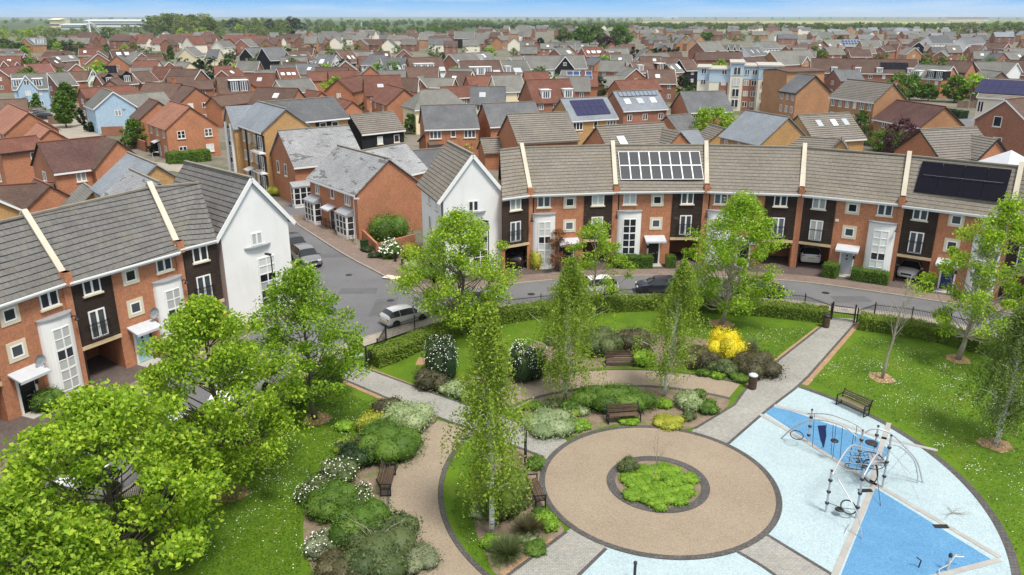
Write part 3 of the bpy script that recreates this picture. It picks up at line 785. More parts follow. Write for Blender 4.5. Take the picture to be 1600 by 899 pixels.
# ------------------------------------------------------------------ houses behind, from their ridges and eaves
def h(name, label, a, b, e, he, roof, wall, feats=(), slope=38, lmax=None, **kw):
    tn = math.tan(R(slope))
    E_ = P(e[0], e[1], he)
    def wid(hr):
        A, B = P(a[0],a[1],hr), P(b[0],b[1],hr); d = (B-A); d.z = 0; d.normalize(); n = Vector((d.y, -d.x, 0))
        if n.dot(-(A+B)) < 0: n = -n
        return n.dot(E_-A)
    f = lambda hr: (hr-he) - tn*(wid(hr)-.3)
    lo, hi = he+1.0, he+4.6
    if f(lo) > 0:       # eaves hidden behind a nearer roof: usual span
        W = 7.4 if he > 3.5 else 5.6; hr = he + tn*W/2
    else:
        for _ in range(30):
            m = (lo+hi)/2
            if f(m) > 0: hi = m
            else: lo = m
        hr = (lo+hi)/2; W = min(10.5, max(4.2, 2*(wid(hr)-.3)))
    A, B = P(a[0],a[1],hr), P(b[0],b[1],hr); d = B-A; L = d.length
    mx = lmax or (14 if abs(d.y) > abs(d.x)*1.2 else 60)
    if L > mx:
        if A.length < B.length: B = A + d*(mx*.8/L)
        else: A = B - d*(mx*.8/L)
    elif L < 5.5: m = (A+B)/2; A = m - d*(2.75/L); B = m + d*(2.75/L)
    if DBG: print('HH %.1f W%.1f L%.1f(%.1f) y%.0f %s' % (hr, W, (A-B).length, L, A.y, label[:60]))
    far = kw.pop('far', None)
    return house_w(name, label, A, B, hr, he, W, roof, wall, feats, far=far, **kw)
DBG = False
B_, RH, TH = 'brick_house', 'rendered_house', 'timber_clad_house'
G1 = None
# --- left foreground group
h(B_, 'orange tiled brick house with bare side gable below the parked cars at left', (14,163), (45,176.5), (15,216), 5.0, 'roof_orange', 'brick_orange', gw=0, verge='')
h(B_, 'small orange tiled brick wing stepping down from the larger bare gable', (60,193), (79,202.5), (45,233), 4.6, 'roof_orange', 'brick_orange', gw=0, verge='', nw=0)
h(B_, 'brick house with short red tiled roof and one white upper window at left', (-16,221), (57,213), (30,235), 5.0, 'roof_red', 'brick_orange', (('win','f',.74,3.3,1.2,1.25,2,1),), nw=0, verge='dark')
h(B_, 'brick house with long plum coloured roof and a hipped side wing at left', (57,225), (166,214), (110,266.5), 5.0, 'roof_plum', 'brick_orange', (('gb',.93,6.0,1.0,7.9,'brick_orange','roof_brown',5.0,0),('win','f',.38,3.5,1.1,1.2,2,1),('win','f',.72,3.6,.7,1.1,1,1)), nw=0, verge='eave')
h('garage', 'brick garage with brown roof and broad gable in front of the plum roofed house', (10,291), (70,287), (40,322), 2.6, 'roof_brown', 'brick_dull', nw=0, gw=0, verge='')
h('garage', 'brick garage gable facing right under a narrow brown roof', (62,284), (71,288), (33,325), 2.6, 'roof_brown', 'brick_orange', nw=0, gw=0, verge='')
h('garage', 'small buff brick garage with a grey roof behind the left terrace', (130,287), (148,300), (97,324), 2.5, 'roof_grey', 'brick_buff', nw=0, gw=0, verge='eave')
h(B_, 'buff brick house with pale sheet grey roof right behind the left terrace', (200,240), (245,259), (144,296), 5.0, 'roof_blueslate', 'brick_buff', (('dish','r',.6,5.4),), gw=0, verge='')
h(B_, 'buff brick wing with patchy grey roof in front of the pale sheet roof', (203,266), (249,287), (160,318), 4.8, 'roof_pale', 'brick_buff', gw=0, verge='')
h(B_, 'buff brick house with dark verge cut by the left edge above the terrace', (-50,291), (-14,309), (-70,330), 5.0, 'roof_grey', 'brick_buff', gw=0)
h(B_, 'orange tiled brick house with four white windows in its gable', (265,159), (297,167.5), (250,200), 5.0, 'roof_orange', 'brick_orange', (('win','r',.27,3.3,1.25,1.25,2,2),('win','r',.8,3.3,1.25,1.25,2,2),('win','r',.27,.8,1.25,1.25,2,2),('win','r',.8,.8,1.25,1.25,2,2)), gw=0, verge='', nw=3)
h(B_, 'brown tiled brick house with two windows high in its gable behind the orange tiled one', (287,134), (306,137.5), (276,159), 5.0, 'roof_brown', 'brick_orange', gw=2, verge='', nw=0)
h(B_, 'narrow brown tiled brick house with bare gable beside the leafy garden tree', (233,155), (248,159.5), (211,185), 5.0, 'roof_brown', 'brick_orange', gw=0, verge='', nw=0)
h(RH, 'light blue boarded gable house with grey roof facing the small paved square', (160,139), (176.5,144), (146,170), 5.0, 'roof_grey', 'boards_blue', (('win','r',.55,3.2,1.2,1.2,2,1),), gw=0)
h(B_, 'long grey roofed brick house behind the light blue gable', (176,150), (256,144), (215,168), 4.6, 'roof_grey', 'brick_dull', verge='')
h(B_, 'long red roofed house with dark red side wall behind the light blue gable', (124,139), (205,134), (165,151), 5.0, 'roof_red', 'brick_dull', verge='')
h(RH, 'light blue rendered house with two dormers and a pointed window gable', (17,116.5), (73,115), (45,138.5), 5.2, 'roof_grey', 'boards_blue', (('dm',.17,.12,2.2,1.9,'boards_blue','flat'),('dm',.72,.12,2.2,1.9,'boards_blue','flat'),('gb',.42,4.2,.5,8.3,'boards_blue','roof_grey',5.2)), nw=2)
h(B_, 'low brown tiled brick house in the front of the light blue dormer house', (-6,157), (42,155), (22,172), 3.2, 'roof_brown', 'brick_orange', verge='')
# --- centre-left flats and slate houses
h('apartment_building', 'buff brick flats with hipped slate roof and white framed stair gable', (384,155), (447,171.5), (409,206.5), 8.15, 'roof_blueslate', 'brick_buff',
  (('gb',-.06,4.6,.9,10.2,'brick_buff','roof_blueslate',7.6),('band',.30,.37,.4,7.9,'boards_black'),('bal',.86,2.7,3.4),('bal',.86,5.3,3.4),('bal',.86,.1,3.4)), nw=6, gw=0, wsize=(.9,1.3), cat='flats', verge='eave', hip='l')
h('apartment_building', 'buff and black flats wing under a long slate roof with a stone end wall', (408,161), (521,152.5), (510,186), 8.0, 'roof_slate', 'brick_buff', (('band',.52,.84,4.0,7.9,'boards_black'),('win','f',.62,6.2,1.1,1.3,1,1,1),('win','f',.79,6.2,1.1,1.3,1,1,1)), nw=0, gw=0, slope=32, cat='flats', verge='eave')
h(B_, 'slate roofed brick house with black painted ground floor bays on the side street', (434,206), (545,197.5), (459,260), 5.0, 'roof_pale', 'brick_orange', (('win','f',.36,3.4,1.25,1.25,2,1),('win','l',.3,3.2,.9,1.5,1,1),('win','l',.62,3.2,.9,1.5,1,1),('bay',.08,2.4,2.5),('band',.2,.62,0,2.5,'boards_black')), nw=0, gw=0, verge='eave')
h(B_, 'patchy slate roofed brick house with two white bay windows on the side street', (528,229), (608,250), (530,294.5), 5.0, 'roof_pale', 'brick_orange', (('bay',.13,2.3,2.5),('bay',.80,2.3,2.5),('door',.47,'black_door'),('win','f',.18,3.4,.95,1.3,2,1),('win','f',.5,3.5,.75,1.1,1,1),('win','f',.80,3.4,1.2,1.3,3,1)), nw=0, gw=0, verge='eave')
h(B_, 'low slate roofed brick house tucked behind the two bay windowed house', (562,238), (633,225), (648,269), 4.6, 'roof_pale', 'brick_orange', nw=0, gw=0, verge='eave')
h(TH, 'black timber clad house with dark ribbed roof and two white windows', (546,181), (615,175), (592,206), 5.0, 'roof_striped', 'boards_black', (('win','f',.42,3.0,1.0,1.2,1,1),('win','f',.8,3.0,1.0,1.2,1,1)), nw=0, gw=0, verge='eave')
h(RH, 'cream rendered house with steep hipped grey roof beside the slate roofed brick house', (668,141), (690,140), (676,169), 5.0, 'roof_grey', 'render_cream', hip='lr', slope=42, nw=3)
h(B_, 'slate roofed brick house with three white first floor windows and bare left gable', (657,166), (742,164), (710,200), 5.0, 'roof_slate', 'brick_orange', (('win','f',.2,3.3,1.9,1.25,3,1),('win','f',.52,3.5,.8,1.1,1,1),('win','f',.82,3.3,1.9,1.25,3,1)), nw=0, gw=0, verge='eave')
h(B_, 'patchy slate roofed brick house right of the one with three first floor windows', (753,163), (836,160), (800,195.5), 5.0, 'roof_slate', 'brick_orange', (('win','f',.3,3.3,1.7,1.25,3,1),), nw=0, gw=0, verge='eave')
h('garage', 'small brick garage with slate roof in front of the slate roofed brick house', (672,211), (697,209), (688,224), 2.5, 'roof_slate', 'brick_orange', nw=0, gw=0, verge='')
h('garage', 'low slate roofed brick garage behind the white gabled house', (652,236), (690,233), (672,248), 2.4, 'roof_slate', 'brick_orange', nw=0, gw=0, verge='')
h(B_, 'red roofed brick house behind the cream hipped one', (686,137), (748,134), (735,151), 5.0, 'roof_red', 'brick_red', nw=3)
h(RH, 'cream rendered house with grey slate roof and paired windows', (768,119), (814,118), (786,143), 5.0, 'roof_grey', 'render_cream', nw=2, gw=0)
h(B_, 'brick house with long ribbed roof directly behind the plain roofed terrace houses', (792,180), (887,176), (850,222), 4.8, 'roof_striped', 'brick_orange', (('win','f',.93,2.6,1.0,1.3,2,1),), nw=0, gw=0, verge='')
h('garage', 'low building with ribbed grey roof between the ribbed roof house and the terrace', (750,218), (868,213), (820,236), 2.6, 'roof_striped', 'brick_orange', nw=0, gw=0, verge='')
h(B_, 'buff brick house with large purple solar panels on a blue grey roof', (875,155.5), (948,152), (928,186), 5.0, 'roof_blueslate', 'brick_buff', (('pv',.52,.50,6,2,1.12,1.85,'solar_purple',None),('win','f',.15,3.2,1.9,1.3,3,1),('win','f',.52,3.4,.8,1.2,1,1),('win','f',.86,3.2,1.9,1.3,3,1)), nw=0, gw=0, verge='eave')
h(B_, 'red tiled brick house with two white dormers', (821,126), (890,124), (858,160), 5.0, 'roof_red', 'brick_red', (('dm',.32,.15,2.0,1.9,'white_paint','flat'),('dm',.82,.15,2.0,1.9,'white_paint','flat')), gw=0, verge='', slope=44, nw=3)
h(B_, 'brick house with ribbed roof, one rooflight and cross wing behind the grey solar terrace', (931,199), (1037,192.5), (985,238), 4.6, 'roof_striped', 'brick_orange', (('rl',.26,.36,1.1,1.9),('gb',.93,5.0,1.2,7.0,'brick_orange','roof_striped',4.6,0)), nw=0, gw=0, verge='')
h(B_, 'brick house with grey in-roof solar strip above three rooflights', (957,144), (1027,141), (1006,171), 5.2, 'roof_blueslate', 'brick_red', (('pv',.5,.80,9,1,.92,1.3,'solar_slate','black_metal'),('rl',.2,.42,1.1,1.2),('rl',.48,.42,1.1,1.2),('rl',.77,.42,1.1,1.2),('win','f',.16,3.1,1.1,1.2,2,1),('win','f',.5,3.1,1.1,1.2,2,1),('win','f',.85,3.1,1.1,1.2,2,1)), nw=0, gw=0, verge='eave')
h(B_, 'brick house with worn slate roof and bare left gable behind a round bright tree', (1062,144.5), (1132,143), (1115,174), 5.0, 'roof_slate', 'brick_orange', nw=3, gw=0, verge='eave')
h('garage', 'small slate roofed brick garage below the worn slate house', (1041,182), (1079,178.5), (1070,201), 2.8, 'roof_slate', 'brick_orange', nw=0, gw=0, verge='eave')
h('garage', 'small buff garage with smooth blue grey roof behind the terrace', (1056,205), (1080,203.5), (1080,228), 2.5, 'roof_blueslate', 'brick_tan', nw=0, gw=0, verge='eave')
h('garage', 'buff brick garage with ribbed roof turned towards the round bright tree', (1112,196), (1129,201), (1096,219), 2.6, 'roof_striped', 'brick_buff', nw=0, gw=0, verge='eave')
h(B_, 'buff brick house with big smooth grey roof and three narrow first floor windows', (1166,173.5), (1233,184.5), (1160,221), 5.0, 'roof_blueslate', 'brick_buff', nw=3, gw=0, wsize=(.8,1.2), verge='')
h(B_, 'buff brick house with ribbed dark roof and three white rooflights', (1246,181), (1327,177), (1310,218), 4.8, 'roof_striped', 'brick_buff', (('rl',.30,.62,.9,1.3),('rl',.58,.62,.9,1.3),('rl',.80,.62,.9,1.3)), nw=0, gw=0, verge='eave')
h(B_, 'low buff house with ribbed roof and pointed cross wing just behind the terrace ridge', (1222,214), (1318,219), (1270,243), 3.6, 'roof_striped', 'brick_buff', (('gb',.97,3.6,1.0,6.0,'brick_buff','roof_striped',3.6,0),), nw=0, gw=0, verge='')
h('apartment_building', 'three storey tan brick block with ribbed roof and rows of narrow windows', (1290,121.5), (1397,131.5), (1326,154.5), 7.6, 'roof_striped', 'brick_tan', nw=6, gw=0, storeys=3, wsize=(.85,1.35), cat='flats', far=False, verge='eave')
h('apartment_building', 'tall tan brick block with a broad plain gable and dark lean-to wing', (1247,116), (1275,119), (1228,143), 7.6, 'roof_slate', 'brick_tan', nw=3, gw=0, storeys=3, wsize=(.85,1.35), cat='flats', verge='dark')
house_w('apartment_building', 'plain tan brick block rising behind the dark lean-to wing', P(1222,113,10.4)+Vector((.6,7,0)), P(1284,111,10.4)+Vector((.6,7,0)), 10.6, 10.2, 8.0, 'roof_brown', 'brick_tan', nw=0, gw=0, verge='', cat='flats')
h(RH, 'plum roofed tan brick house with a light blue end gable', (1400,157), (1478,168), (1424,196), 4.8, 'roof_plum', 'brick_tan', nw=2, gw=0, slope=36, verge='eave')
h(B_, 'orange gabled house with ribbed roof and one rooflight behind the black solar terrace', (1437,204), (1526,199.5), (1495,249), 4.8, 'roof_striped', 'brick_orange', (('rl',.75,.32,1.0,1.6),('gb',.80,5.2,1.0,7.2,'brick_orange','roof_striped',4.8,0),('win','l',.2,3.1,1.2,1.1,2,1)), nw=0, gw=0, verge='dark')
h(B_, 'tall brick house with white edged gable and square windows at the right edge', (1571,157), (1640,150), (1600,197), 7.4, 'roof_brown', 'brick_red', (('win','l',.42,6.6,1.2,1.5,1,1),('win','l',.48,3.6,1.3,1.5,1,1)), nw=0, gw=0)
h(RH, 'cream rendered building with large purple solar panels and stacked balconies', (1545,123), (1650,128), (1560,153), 8.0, 'roof_striped', 'render_pale', (('pv',.42,.52,9,2,1.2,2.2,'solar_purple',None),('win','f',.08,5.2,1.0,2.0,2,1),('win','f',.08,2.2,1.0,2.0,2,1)), nw=0, gw=0, slope=30)
# --- second belt
h(B_, 'brown roofed brick house with two dormers behind the light blue dormer house', (150,118), (206,115), (180,132), 5.0, 'roof_brown', 'brick_red', (('dm',.22,.15,2.2,1.8,'boards_black','gab'),('dm',.72,.15,2.6,2.0,'boards_black','gab'),('rl',.45,.3,1.2,1.0)))
h(B_, 'grey brown roofed house with a pointed white window gable', (103,113), (142,111.5), (118,126), 5.0, 'roof_brown', 'brick_red', (('gb',.95,3.2,.5,7.8,'render_white','roof_brown',5.0),))
h(B_, 'dark grey roofed house right beside the light blue dormer house', (77,115), (104,113.5), (92,134), 5.0, 'roof_grey', 'brick_dull')
h(B_, 'grey roofed house with black solar panels near a white gabled one', (138,105), (182,104), (165,115), 5.0, 'roof_grey', 'brick_dull', (('pv',.72,.5,4,2,1.1,1.7,'solar_black',None),))
h(B_, 'brown roofed brick house with gable facing a lane at left', (93,93.5), (119,100), (94,107), 4.8, 'roof_brown', 'brick_red', gw=0)
h(B_, 'dark red roofed house at the left edge', (-4,107), (37,103), (30,117), 5.0, 'roof_pink', 'brick_red')
h(B_, 'red roofed brick house with pointed porch gable at the left edge', (-6,97), (26,97), (10,107), 5.0, 'roof_red', 'brick_red', (('gb',.65,4.0,.6,7.4,'brick_red','roof_red',5.0),))
h(B_, 'dark red roofed house with white verges behind the dark red roofed left edge house', (38,101), (78,99.5), (66,113), 5.0, 'roof_pink', 'brick_dull')
h(B_, 'pink tiled pair of houses in front of a dark green hedge, left half', (43,90), (59,89.5), (50,97), 5.0, 'roof_pink', 'brick_red')
h(B_, 'pink tiled pair of houses in front of a dark green hedge, right half', (61,89.5), (77,89), (70,97), 5.0, 'roof_pink', 'brick_red')
h(B_, 'grey roofed house with two white rooflights right of the pink tiled pair', (79,88.5), (115,86.5), (100,95), 5.0, 'roof_grey', 'brick_dull', (('rl',.2,.5,1.4,1.4),('rl',.8,.6,1.6,1.6)))
h(B_, 'pink tiled house with brick and cream gable', (139,77.5), (153,84), (130,98), 5.0, 'roof_pink', 'brick_red', gw=0)
h(B_, 'brick house with three white rooflights and black and white end gable', (171,80), (212,79), (195,92.5), 5.0, 'roof_brown', 'brick_red', (('rl',.3,.6,1.7,1.8),('rl',.6,.6,1.7,1.8),('rl',.9,.6,1.7,1.8)))
h(B_, 'grey roofed brick house with tall gable left of the navy clad house', (206,82), (221,83.5), (201,97), 5.0, 'roof_grey', 'brick_red', gw=0)
h(TH, 'brick house with navy boarded upper floor and grey roof', (222,93), (264,97), (246,105), 5.6, 'roof_grey', 'brick_red', (('band',.2,1.0,3.0,5.5,'boards_navy'),('gb',.55,4.0,.4,7.9,'boards_navy','roof_grey',5.6)), nw=3)
h(RH, 'cream house with big plain gable and one small window', (279,97), (297,98), (272,115), 5.0, 'roof_grey', 'render_cream', gw=1, verge='')
h(B_, 'brown roofed brick house with paired windows near a dark garden tree', (205,113.5), (234,111.5), (228,128), 5.0, 'roof_brown', 'brick_red', nw=3)
h(B_, 'brown roofed brick house with bare left gable and two vents', (259,121), (302,119.5), (285,140), 5.0, 'roof_brown', 'brick_orange', gw=0, verge='', nw=0)
h(B_, 'low brown roofed house linking two brick gables', (303,126), (330,125.5), (318,139), 4.0, 'roof_brown', 'brick_red', verge='')
h(B_, 'red tiled house behind the brick gable and navy dormer', (338,104), (357,103.5), (330,117), 5.0, 'roof_red', 'brick_red', verge='')
h(B_, 'red tiled house with white verge left of the big slate roof', (360,98), (386,96), (372,105), 5.0, 'roof_red', 'brick_red')
h(B_, 'red tiled brick house with a rooflight and gable turned right', (346,110.5), (391,104.5), (365,119), 4.8, 'roof_red', 'brick_red', (('rl',.4,.5,1.4,1.0),), gw=0)
h(B_, 'brown roofed brick house with a boxy navy dormer', (337,121), (388,119.5), (360,146), 5.0, 'roof_brown', 'brick_orange', (('dm',.62,.08,4.2,2.6,'boards_navy','flat'),), gw=0, verge='', nw=0)
h(B_, 'small red tiled brick house whose gable faces right beside the navy dormer', (383,127), (391,131), (374,145), 4.6, 'roof_red', 'brick_orange', nw=0, gw=0, verge='')
h(B_, 'long brown roofed brick house above the slate flats', (330,152), (398,144), (365,163), 4.6, 'roof_brown', 'brick_orange', nw=0, gw=0, verge='')
h(B_, 'low brown roofed brick house right above the slate flats roof', (394,146), (452,141), (425,160), 4.0, 'roof_brown', 'brick_orange', nw=0, gw=0, verge='')
h(B_, 'small red tiled garage roof peeping over the slate flats, left one', (441,150), (458,153), (437,159), 3.4, 'roof_red', 'brick_orange', nw=0, gw=0, verge='')
h(B_, 'small red tiled garage roof peeping over the slate flats, right one', (478,141), (503,144.5), (470,155), 3.4, 'roof_red', 'brick_orange', nw=0, gw=0, verge='')
h(B_, 'red tiled brick garage with gable turned right beside the stone end wall', (530,154), (551,159.5), (545,176), 3.4, 'roof_red', 'brick_orange', nw=0, gw=0, verge='')
h(RH, 'dark grey roofed house with cream left gable', (431,126), (484,123), (460,144), 5.0, 'roof_grey', 'render_cream', nw=0)
h(RH, 'grey roofed white house left of the red tiled house with three rooflights', (396,111), (430,109.5), (408,124), 5.0, 'roof_grey', 'render_white')
h(B_, 'red tiled brick house with three small rooflights in a row', (432,108), (463,107), (432,126), 5.0, 'roof_red', 'brick_red', (('rl',.2,.5,.9,.9),('rl',.5,.5,.9,.9),('rl',.75,.5,.9,.9)), gw=0)
h(B_, 'red tiled brick house with right facing gable near a dark garden bush', (480,113), (509,112.5), (478,126), 5.0, 'roof_red', 'brick_orange', nw=0, gw=0, verge='')
h(B_, 'large red tiled brick house in the middle of the estate', (512,112), (560,111), (525,130), 5.0, 'roof_red', 'brick_orange', gw=0, verge='')
h(B_, 'red tiled brick house with broad bare gable in the middle of the estate', (527,125), (566,118.5), (528,149), 5.0, 'roof_red', 'brick_orange', gw=1, verge='', nw=0)
h(B_, 'red tiled brick house with one rooflight right of the broad bare gable', (567,119), (626,118), (600,149), 5.0, 'roof_red', 'brick_orange', (('rl',.42,.45,1.2,.9),('gb',.62,4.6,1.6,7.2,'brick_orange','roof_red',5.0)), gw=0, verge='', nw=3)
h(B_, 'red tiled brick house with right facing gable and white framed bay', (605,133), (632,140), (590,160), 5.0, 'roof_red', 'brick_orange', gw=0, verge='', nw=2)
h(B_, 'narrow red tiled brick house left of the cream hipped house', (643,144), (657,147), (632,160), 4.6, 'roof_red', 'brick_red', nw=0, gw=0, verge='')
h(TH, 'big slate roofed house with black boarded front and white verge', (409,75), (442,74), (432,95), 5.4, 'roof_slate', 'boards_black', nw=0, gw=0, slope=44)
h(RH, 'brown roofed white house with two tall dormers and brick end gable', (448,81), (480,80), (462,96), 5.0, 'roof_brown', 'brick_orange', (('dm',.12,.02,1.5,2.2,'white_paint','flat'),('dm',.58,.02,1.5,2.2,'white_paint','flat'),('band',.02,.98,.2,4.9,'render_white')), gw=0)
h(RH, 'bright white gabled house with slate roof, dormers and rooflights', (497,86), (526,86.5), (504,106), 5.0, 'roof_slate', 'render_white', (('dm',.06,.25,1.2,1.5,'white_paint','gab'),('dm',.72,.25,1.2,1.5,'white_paint','gab'),('rl',.4,.45,1.6,2.0)), gw=0)
h(B_, 'dark brown roofed brick house with two rooflights right of the bright white gabled house', (525,80), (550,79), (546,98), 5.0, 'roof_brown', 'brick_red', (('rl',.45,.4,.9,1.6),('rl',.72,.4,.9,1.6)), gw=0)
h(RH, 'white house with steep hipped slate roof and tall windows', (586,86), (592,86), (588,101), 5.4, 'roof_slate', 'render_white', hip='lr', slope=46, nw=4, wsize=(.9,1.9))
h(RH, 'white slate roofed house with small dormers joined to the hipped white house', (594,92), (636,91), (615,112), 5.2, 'roof_slate', 'render_white', (('dm',.25,.12,1.4,1.8,'white_paint','gab'),('dm',.72,.12,1.4,1.8,'white_paint','gab'),('rl',.48,.28,2.0,2.0)), gw=0, nw=4)
h(RH, 'white house with brown roof, balcony dormer and bare brick right gable', (636,91), (690,90), (660,112), 5.2, 'roof_brown', 'brick_orange', (('dm',.38,.02,6.4,2.4,'white_paint','flat'),('rl',.04,.12,2.0,1.8),('rl',.88,.12,2.0,1.8),('band',.02,.98,.2,5.1,'render_white')), gw=0, nw=3, verge='')
h(RH, 'white house with brown roof and wide balcony dormer beside a brick bay', (716,96), (781,95), (750,118), 5.2, 'roof_brown', 'render_white', (('dm',.45,.02,6.6,2.4,'white_paint','flat'),('rl',.1,.15,2.0,1.8),('rl',.84,.15,2.0,1.8),('band',.0,.16,.2,5.1,'brick_red')), gw=0, nw=3)
h(B_, 'dark grey roofed brick house in front of the balcony dormers', (702,85), (741,83), (715,103), 5.2, 'roof_grey', 'brick_red', (('rl',.12,.3,1.0,1.5),), gw=0)
h(RH, 'grey roofed house with white side gable and white dormer', (741,83), (772,81), (760,95), 5.0, 'roof_grey', 'render_white', (('dm',.1,.1,1.4,2.0,'white_paint','flat'),('rl',.4,.55,1.5,1.8)), gw=0)
h(RH, 'grey roofed white house with dormers continuing the balcony row', (781,96), (822,95), (800,116), 5.2, 'roof_grey', 'render_white', (('dm',.12,.1,1.6,2.0,'white_paint','flat'),('rl',.5,.25,2.4,1.8)), gw=0)
h(B_, 'grey roofed brick house with gable facing front above the cream hipped one', (660,122), (711,123), (688,136), 5.0, 'roof_grey', 'brick_red', (('gb',.02,4.4,.8,7.4,'brick_red','roof_grey',5.0,0),), gw=0)
h(B_, 'large red tiled house between the cream houses', (728,120), (767,119), (745,139), 5.0, 'roof_red', 'brick_red', nw=0, gw=0, verge='')
h(B_, 'red tiled house with blue solar panels', (893,113), (933,113), (915,135), 5.0, 'roof_red', 'brick_orange', (('pv',.3,.72,4,2,1.6,1.5,'solar_blue','white_paint'),), nw=0, gw=0, verge='')
h(B_, 'plain red tiled house left of the blue solar panels', (818,113), (857,112.5), (840,127), 5.0, 'roof_red', 'brick_orange', nw=0, gw=0, verge='')
h(B_, 'low grey brown roofed house below the row of white windows', (936,120), (974,119), (955,137), 3.2, 'roof_grey', 'brick_tan', nw=0, gw=0, verge='')
h(B_, 'long red brown tiled house above the in-roof solar strip', (960,127), (1024,124), (995,142), 4.6, 'roof_red', 'brick_orange', nw=0, gw=0, verge='')
h(RH, 'long grey roofed white house with black gable and white cross shaped window', (818,88), (912,87), (865,107), 5.2, 'roof_grey', 'render_white', (('gb',.62,6.6,.6,9.0,'boards_black','roof_grey',5.2),), nw=6, gw=0, slope=42)
h(RH, 'grey roofed white house with dormers at the left end of the black gabled row', (795,90), (817,88), (803,108), 5.2, 'roof_grey', 'render_white', (('dm',.5,.1,1.6,2.0,'white_paint','flat'),), gw=0)
h(B_, 'brick house with large bare left gable and three white narrow windows', (916,88), (942,91), (938,104), 5.2, 'roof_slate', 'brick_orange', gw=0, nw=3, verge='', wsize=(.9,1.4))
h(B_, 'brick house with steep grey roof and gable facing front', (967,95.5), (975,93), (983,105), 5.0, 'roof_grey', 'brick_red', nw=2)
h(B_, 'brown roofed house with a black boxed dormer beside the dark trees', (985,98), (1038,97), (1010,113), 5.0, 'roof_brown', 'brick_red', (('dm',.76,.02,2.6,2.6,'boards_black','flat'),('dm',.2,.15,1.6,1.8,'white_paint','flat')), gw=0)
h(RH, 'grey roofed house with white end gable and dark red roof valleys', (1005,85), (1041,83), (1022,97), 5.2, 'roof_grey', 'render_white', gw=1)
h(B_, 'grey roofed house with two long rooflights beside the brown roofed one', (1042,101), (1058,100), (1050,113), 5.0, 'roof_grey', 'brick_tan', (('rl',.2,.4,.9,2.2),('rl',.85,.6,.9,2.2)), gw=0)
h(TH, 'brown roofed house with black boarded gable left of the light blue flats', (1062,93.5), (1082,93), (1072,110), 5.0, 'roof_brown', 'boards_black', gw=0)
h(B_, 'grey roofed brick house with large bare left gable beyond the light blue flats', (1089,66), (1121,65), (1110,80), 5.2, 'roof_grey', 'brick_red', gw=0, nw=3)
h(TH, 'grey roofed house with three black gabled dormers', (1121,71), (1154,69.5), (1135,79), 5.0, 'roof_grey', 'boards_black', (('gb',.22,3.2,.3,7.4,'boards_black','roof_grey',5.0),('gb',.52,3.2,.3,7.4,'boards_black','roof_grey',5.0),('gb',.82,3.2,.3,7.4,'boards_black','roof_grey',5.0)), nw=0)
h(B_, 'long brown roofed building right behind the light blue flats', (1086,82), (1160,82), (1120,94), 6.5, 'roof_brown', 'brick_red', nw=0, gw=0, verge='')
h(RH, 'white house with dark roof and two slim rooflights', (1161,76), (1186,74.5), (1180,87), 5.0, 'roof_slate', 'render_white', (('rl',.35,.5,.8,2.0),('rl',.7,.5,.8,2.0)), gw=0)
h(RH, 'white gabled house with grey roof right of the slim rooflights', (1182,66), (1212,65), (1196,76), 5.0, 'roof_grey', 'render_white')
h(B_, 'low brown roofed house behind the right corner of the light blue flats', (1160,91), (1212,88), (1190,101), 5.5, 'roof_brown', 'brick_red', nw=0)
h(B_, 'large grey roofed house with a small tan front gable', (1203,81), (1263,79), (1230,101), 5.4, 'roof_grey', 'brick_tan', (('gb',.62,5.0,.8,8.0,'brick_tan','roof_grey',5.4),), nw=0)
h('terrace_block', 'long brown roofed brick terrace with a black solar strip', (1267,92), (1434,94), (1340,114), 5.2, 'roof_brown', 'brick_red', (('pv',.78,.50,4,2,2.0,1.5,'solar_black',None),('dm',.22,.0,1.7,1.6,'white_paint','flat'),('dm',.44,.0,1.7,1.6,'white_paint','flat'),('dm',.64,.0,1.7,1.6,'white_paint','flat'),('dm',.92,.0,1.7,1.6,'white_paint','flat')), nw=8, gw=0)
h(B_, 'brown roofed house above the long terrace with two white vents', (1228,72), (1277,70), (1250,82), 5.0, 'roof_brown', 'brick_red', (('dm',.5,.1,1.6,1.4,'white_paint','flat'),('dm',.92,.1,1.6,1.4,'white_paint','flat')))
h(B_, 'grey roofed dark brick house with two bright rooflights', (1287,63), (1313,62), (1302,76), 5.0, 'roof_grey', 'brick_dull', (('rl',.1,.4,1.3,1.3),('rl',.75,.4,1.3,1.3)), nw=2)
h('apartment_building', 'brick row with blue and white solar panels', (1317,62), (1343,62), (1330,72), 6.0, 'roof_blueslate', 'brick_tan', (('pv',.5,.5,7,2,1.7,1.8,'solar_blue','white_paint'),), nw=4, gw=0)
h('apartment_building', 'grey roofed brick row right of the blue and white solar panels', (1344,63), (1374,63), (1360,73.5), 6.0, 'roof_grey', 'brick_tan', nw=5, gw=0)
h(B_, 'brick house with stepped gable below the blue grey row', (1375,73), (1398,71), (1388,80), 5.0, 'roof_brown', 'brick_red', (('gb',.8,5.0,.6,8.0,'brick_red','roof_brown',5.0,0),), nw=2)
h(B_, 'grey roofed tan house with white dormer behind the right garden trees', (1434,101), (1490,104), (1455,123), 5.2, 'roof_grey', 'brick_orange', (('dm',.25,.05,2.2,1.8,'white_paint','flat'),('dm',.78,.02,5.0,2.2,'boards_black','flat')), nw=4)
h(B_, 'tan brick house with tall plain gable and narrow black window strip', (1482,95), (1521,96.5), (1500,113), 6.6, 'roof_brown', 'brick_orange', gw=0, nw=2, verge='dark')
h(RH, 'grey roofed house with large white pointed wing behind the purple solar roof', (1522,98), (1569,97), (1545,117), 5.6, 'roof_grey', 'brick_orange', (('gb',.88,6.5,1.5,8.8,'render_white','roof_grey',5.6,0),), nw=3)
h(B_, 'brown grey roofed house at the right edge with a small white gable vent', (1570,94), (1640,97), (1590,116), 5.6, 'roof_brown', 'brick_red', nw=0)
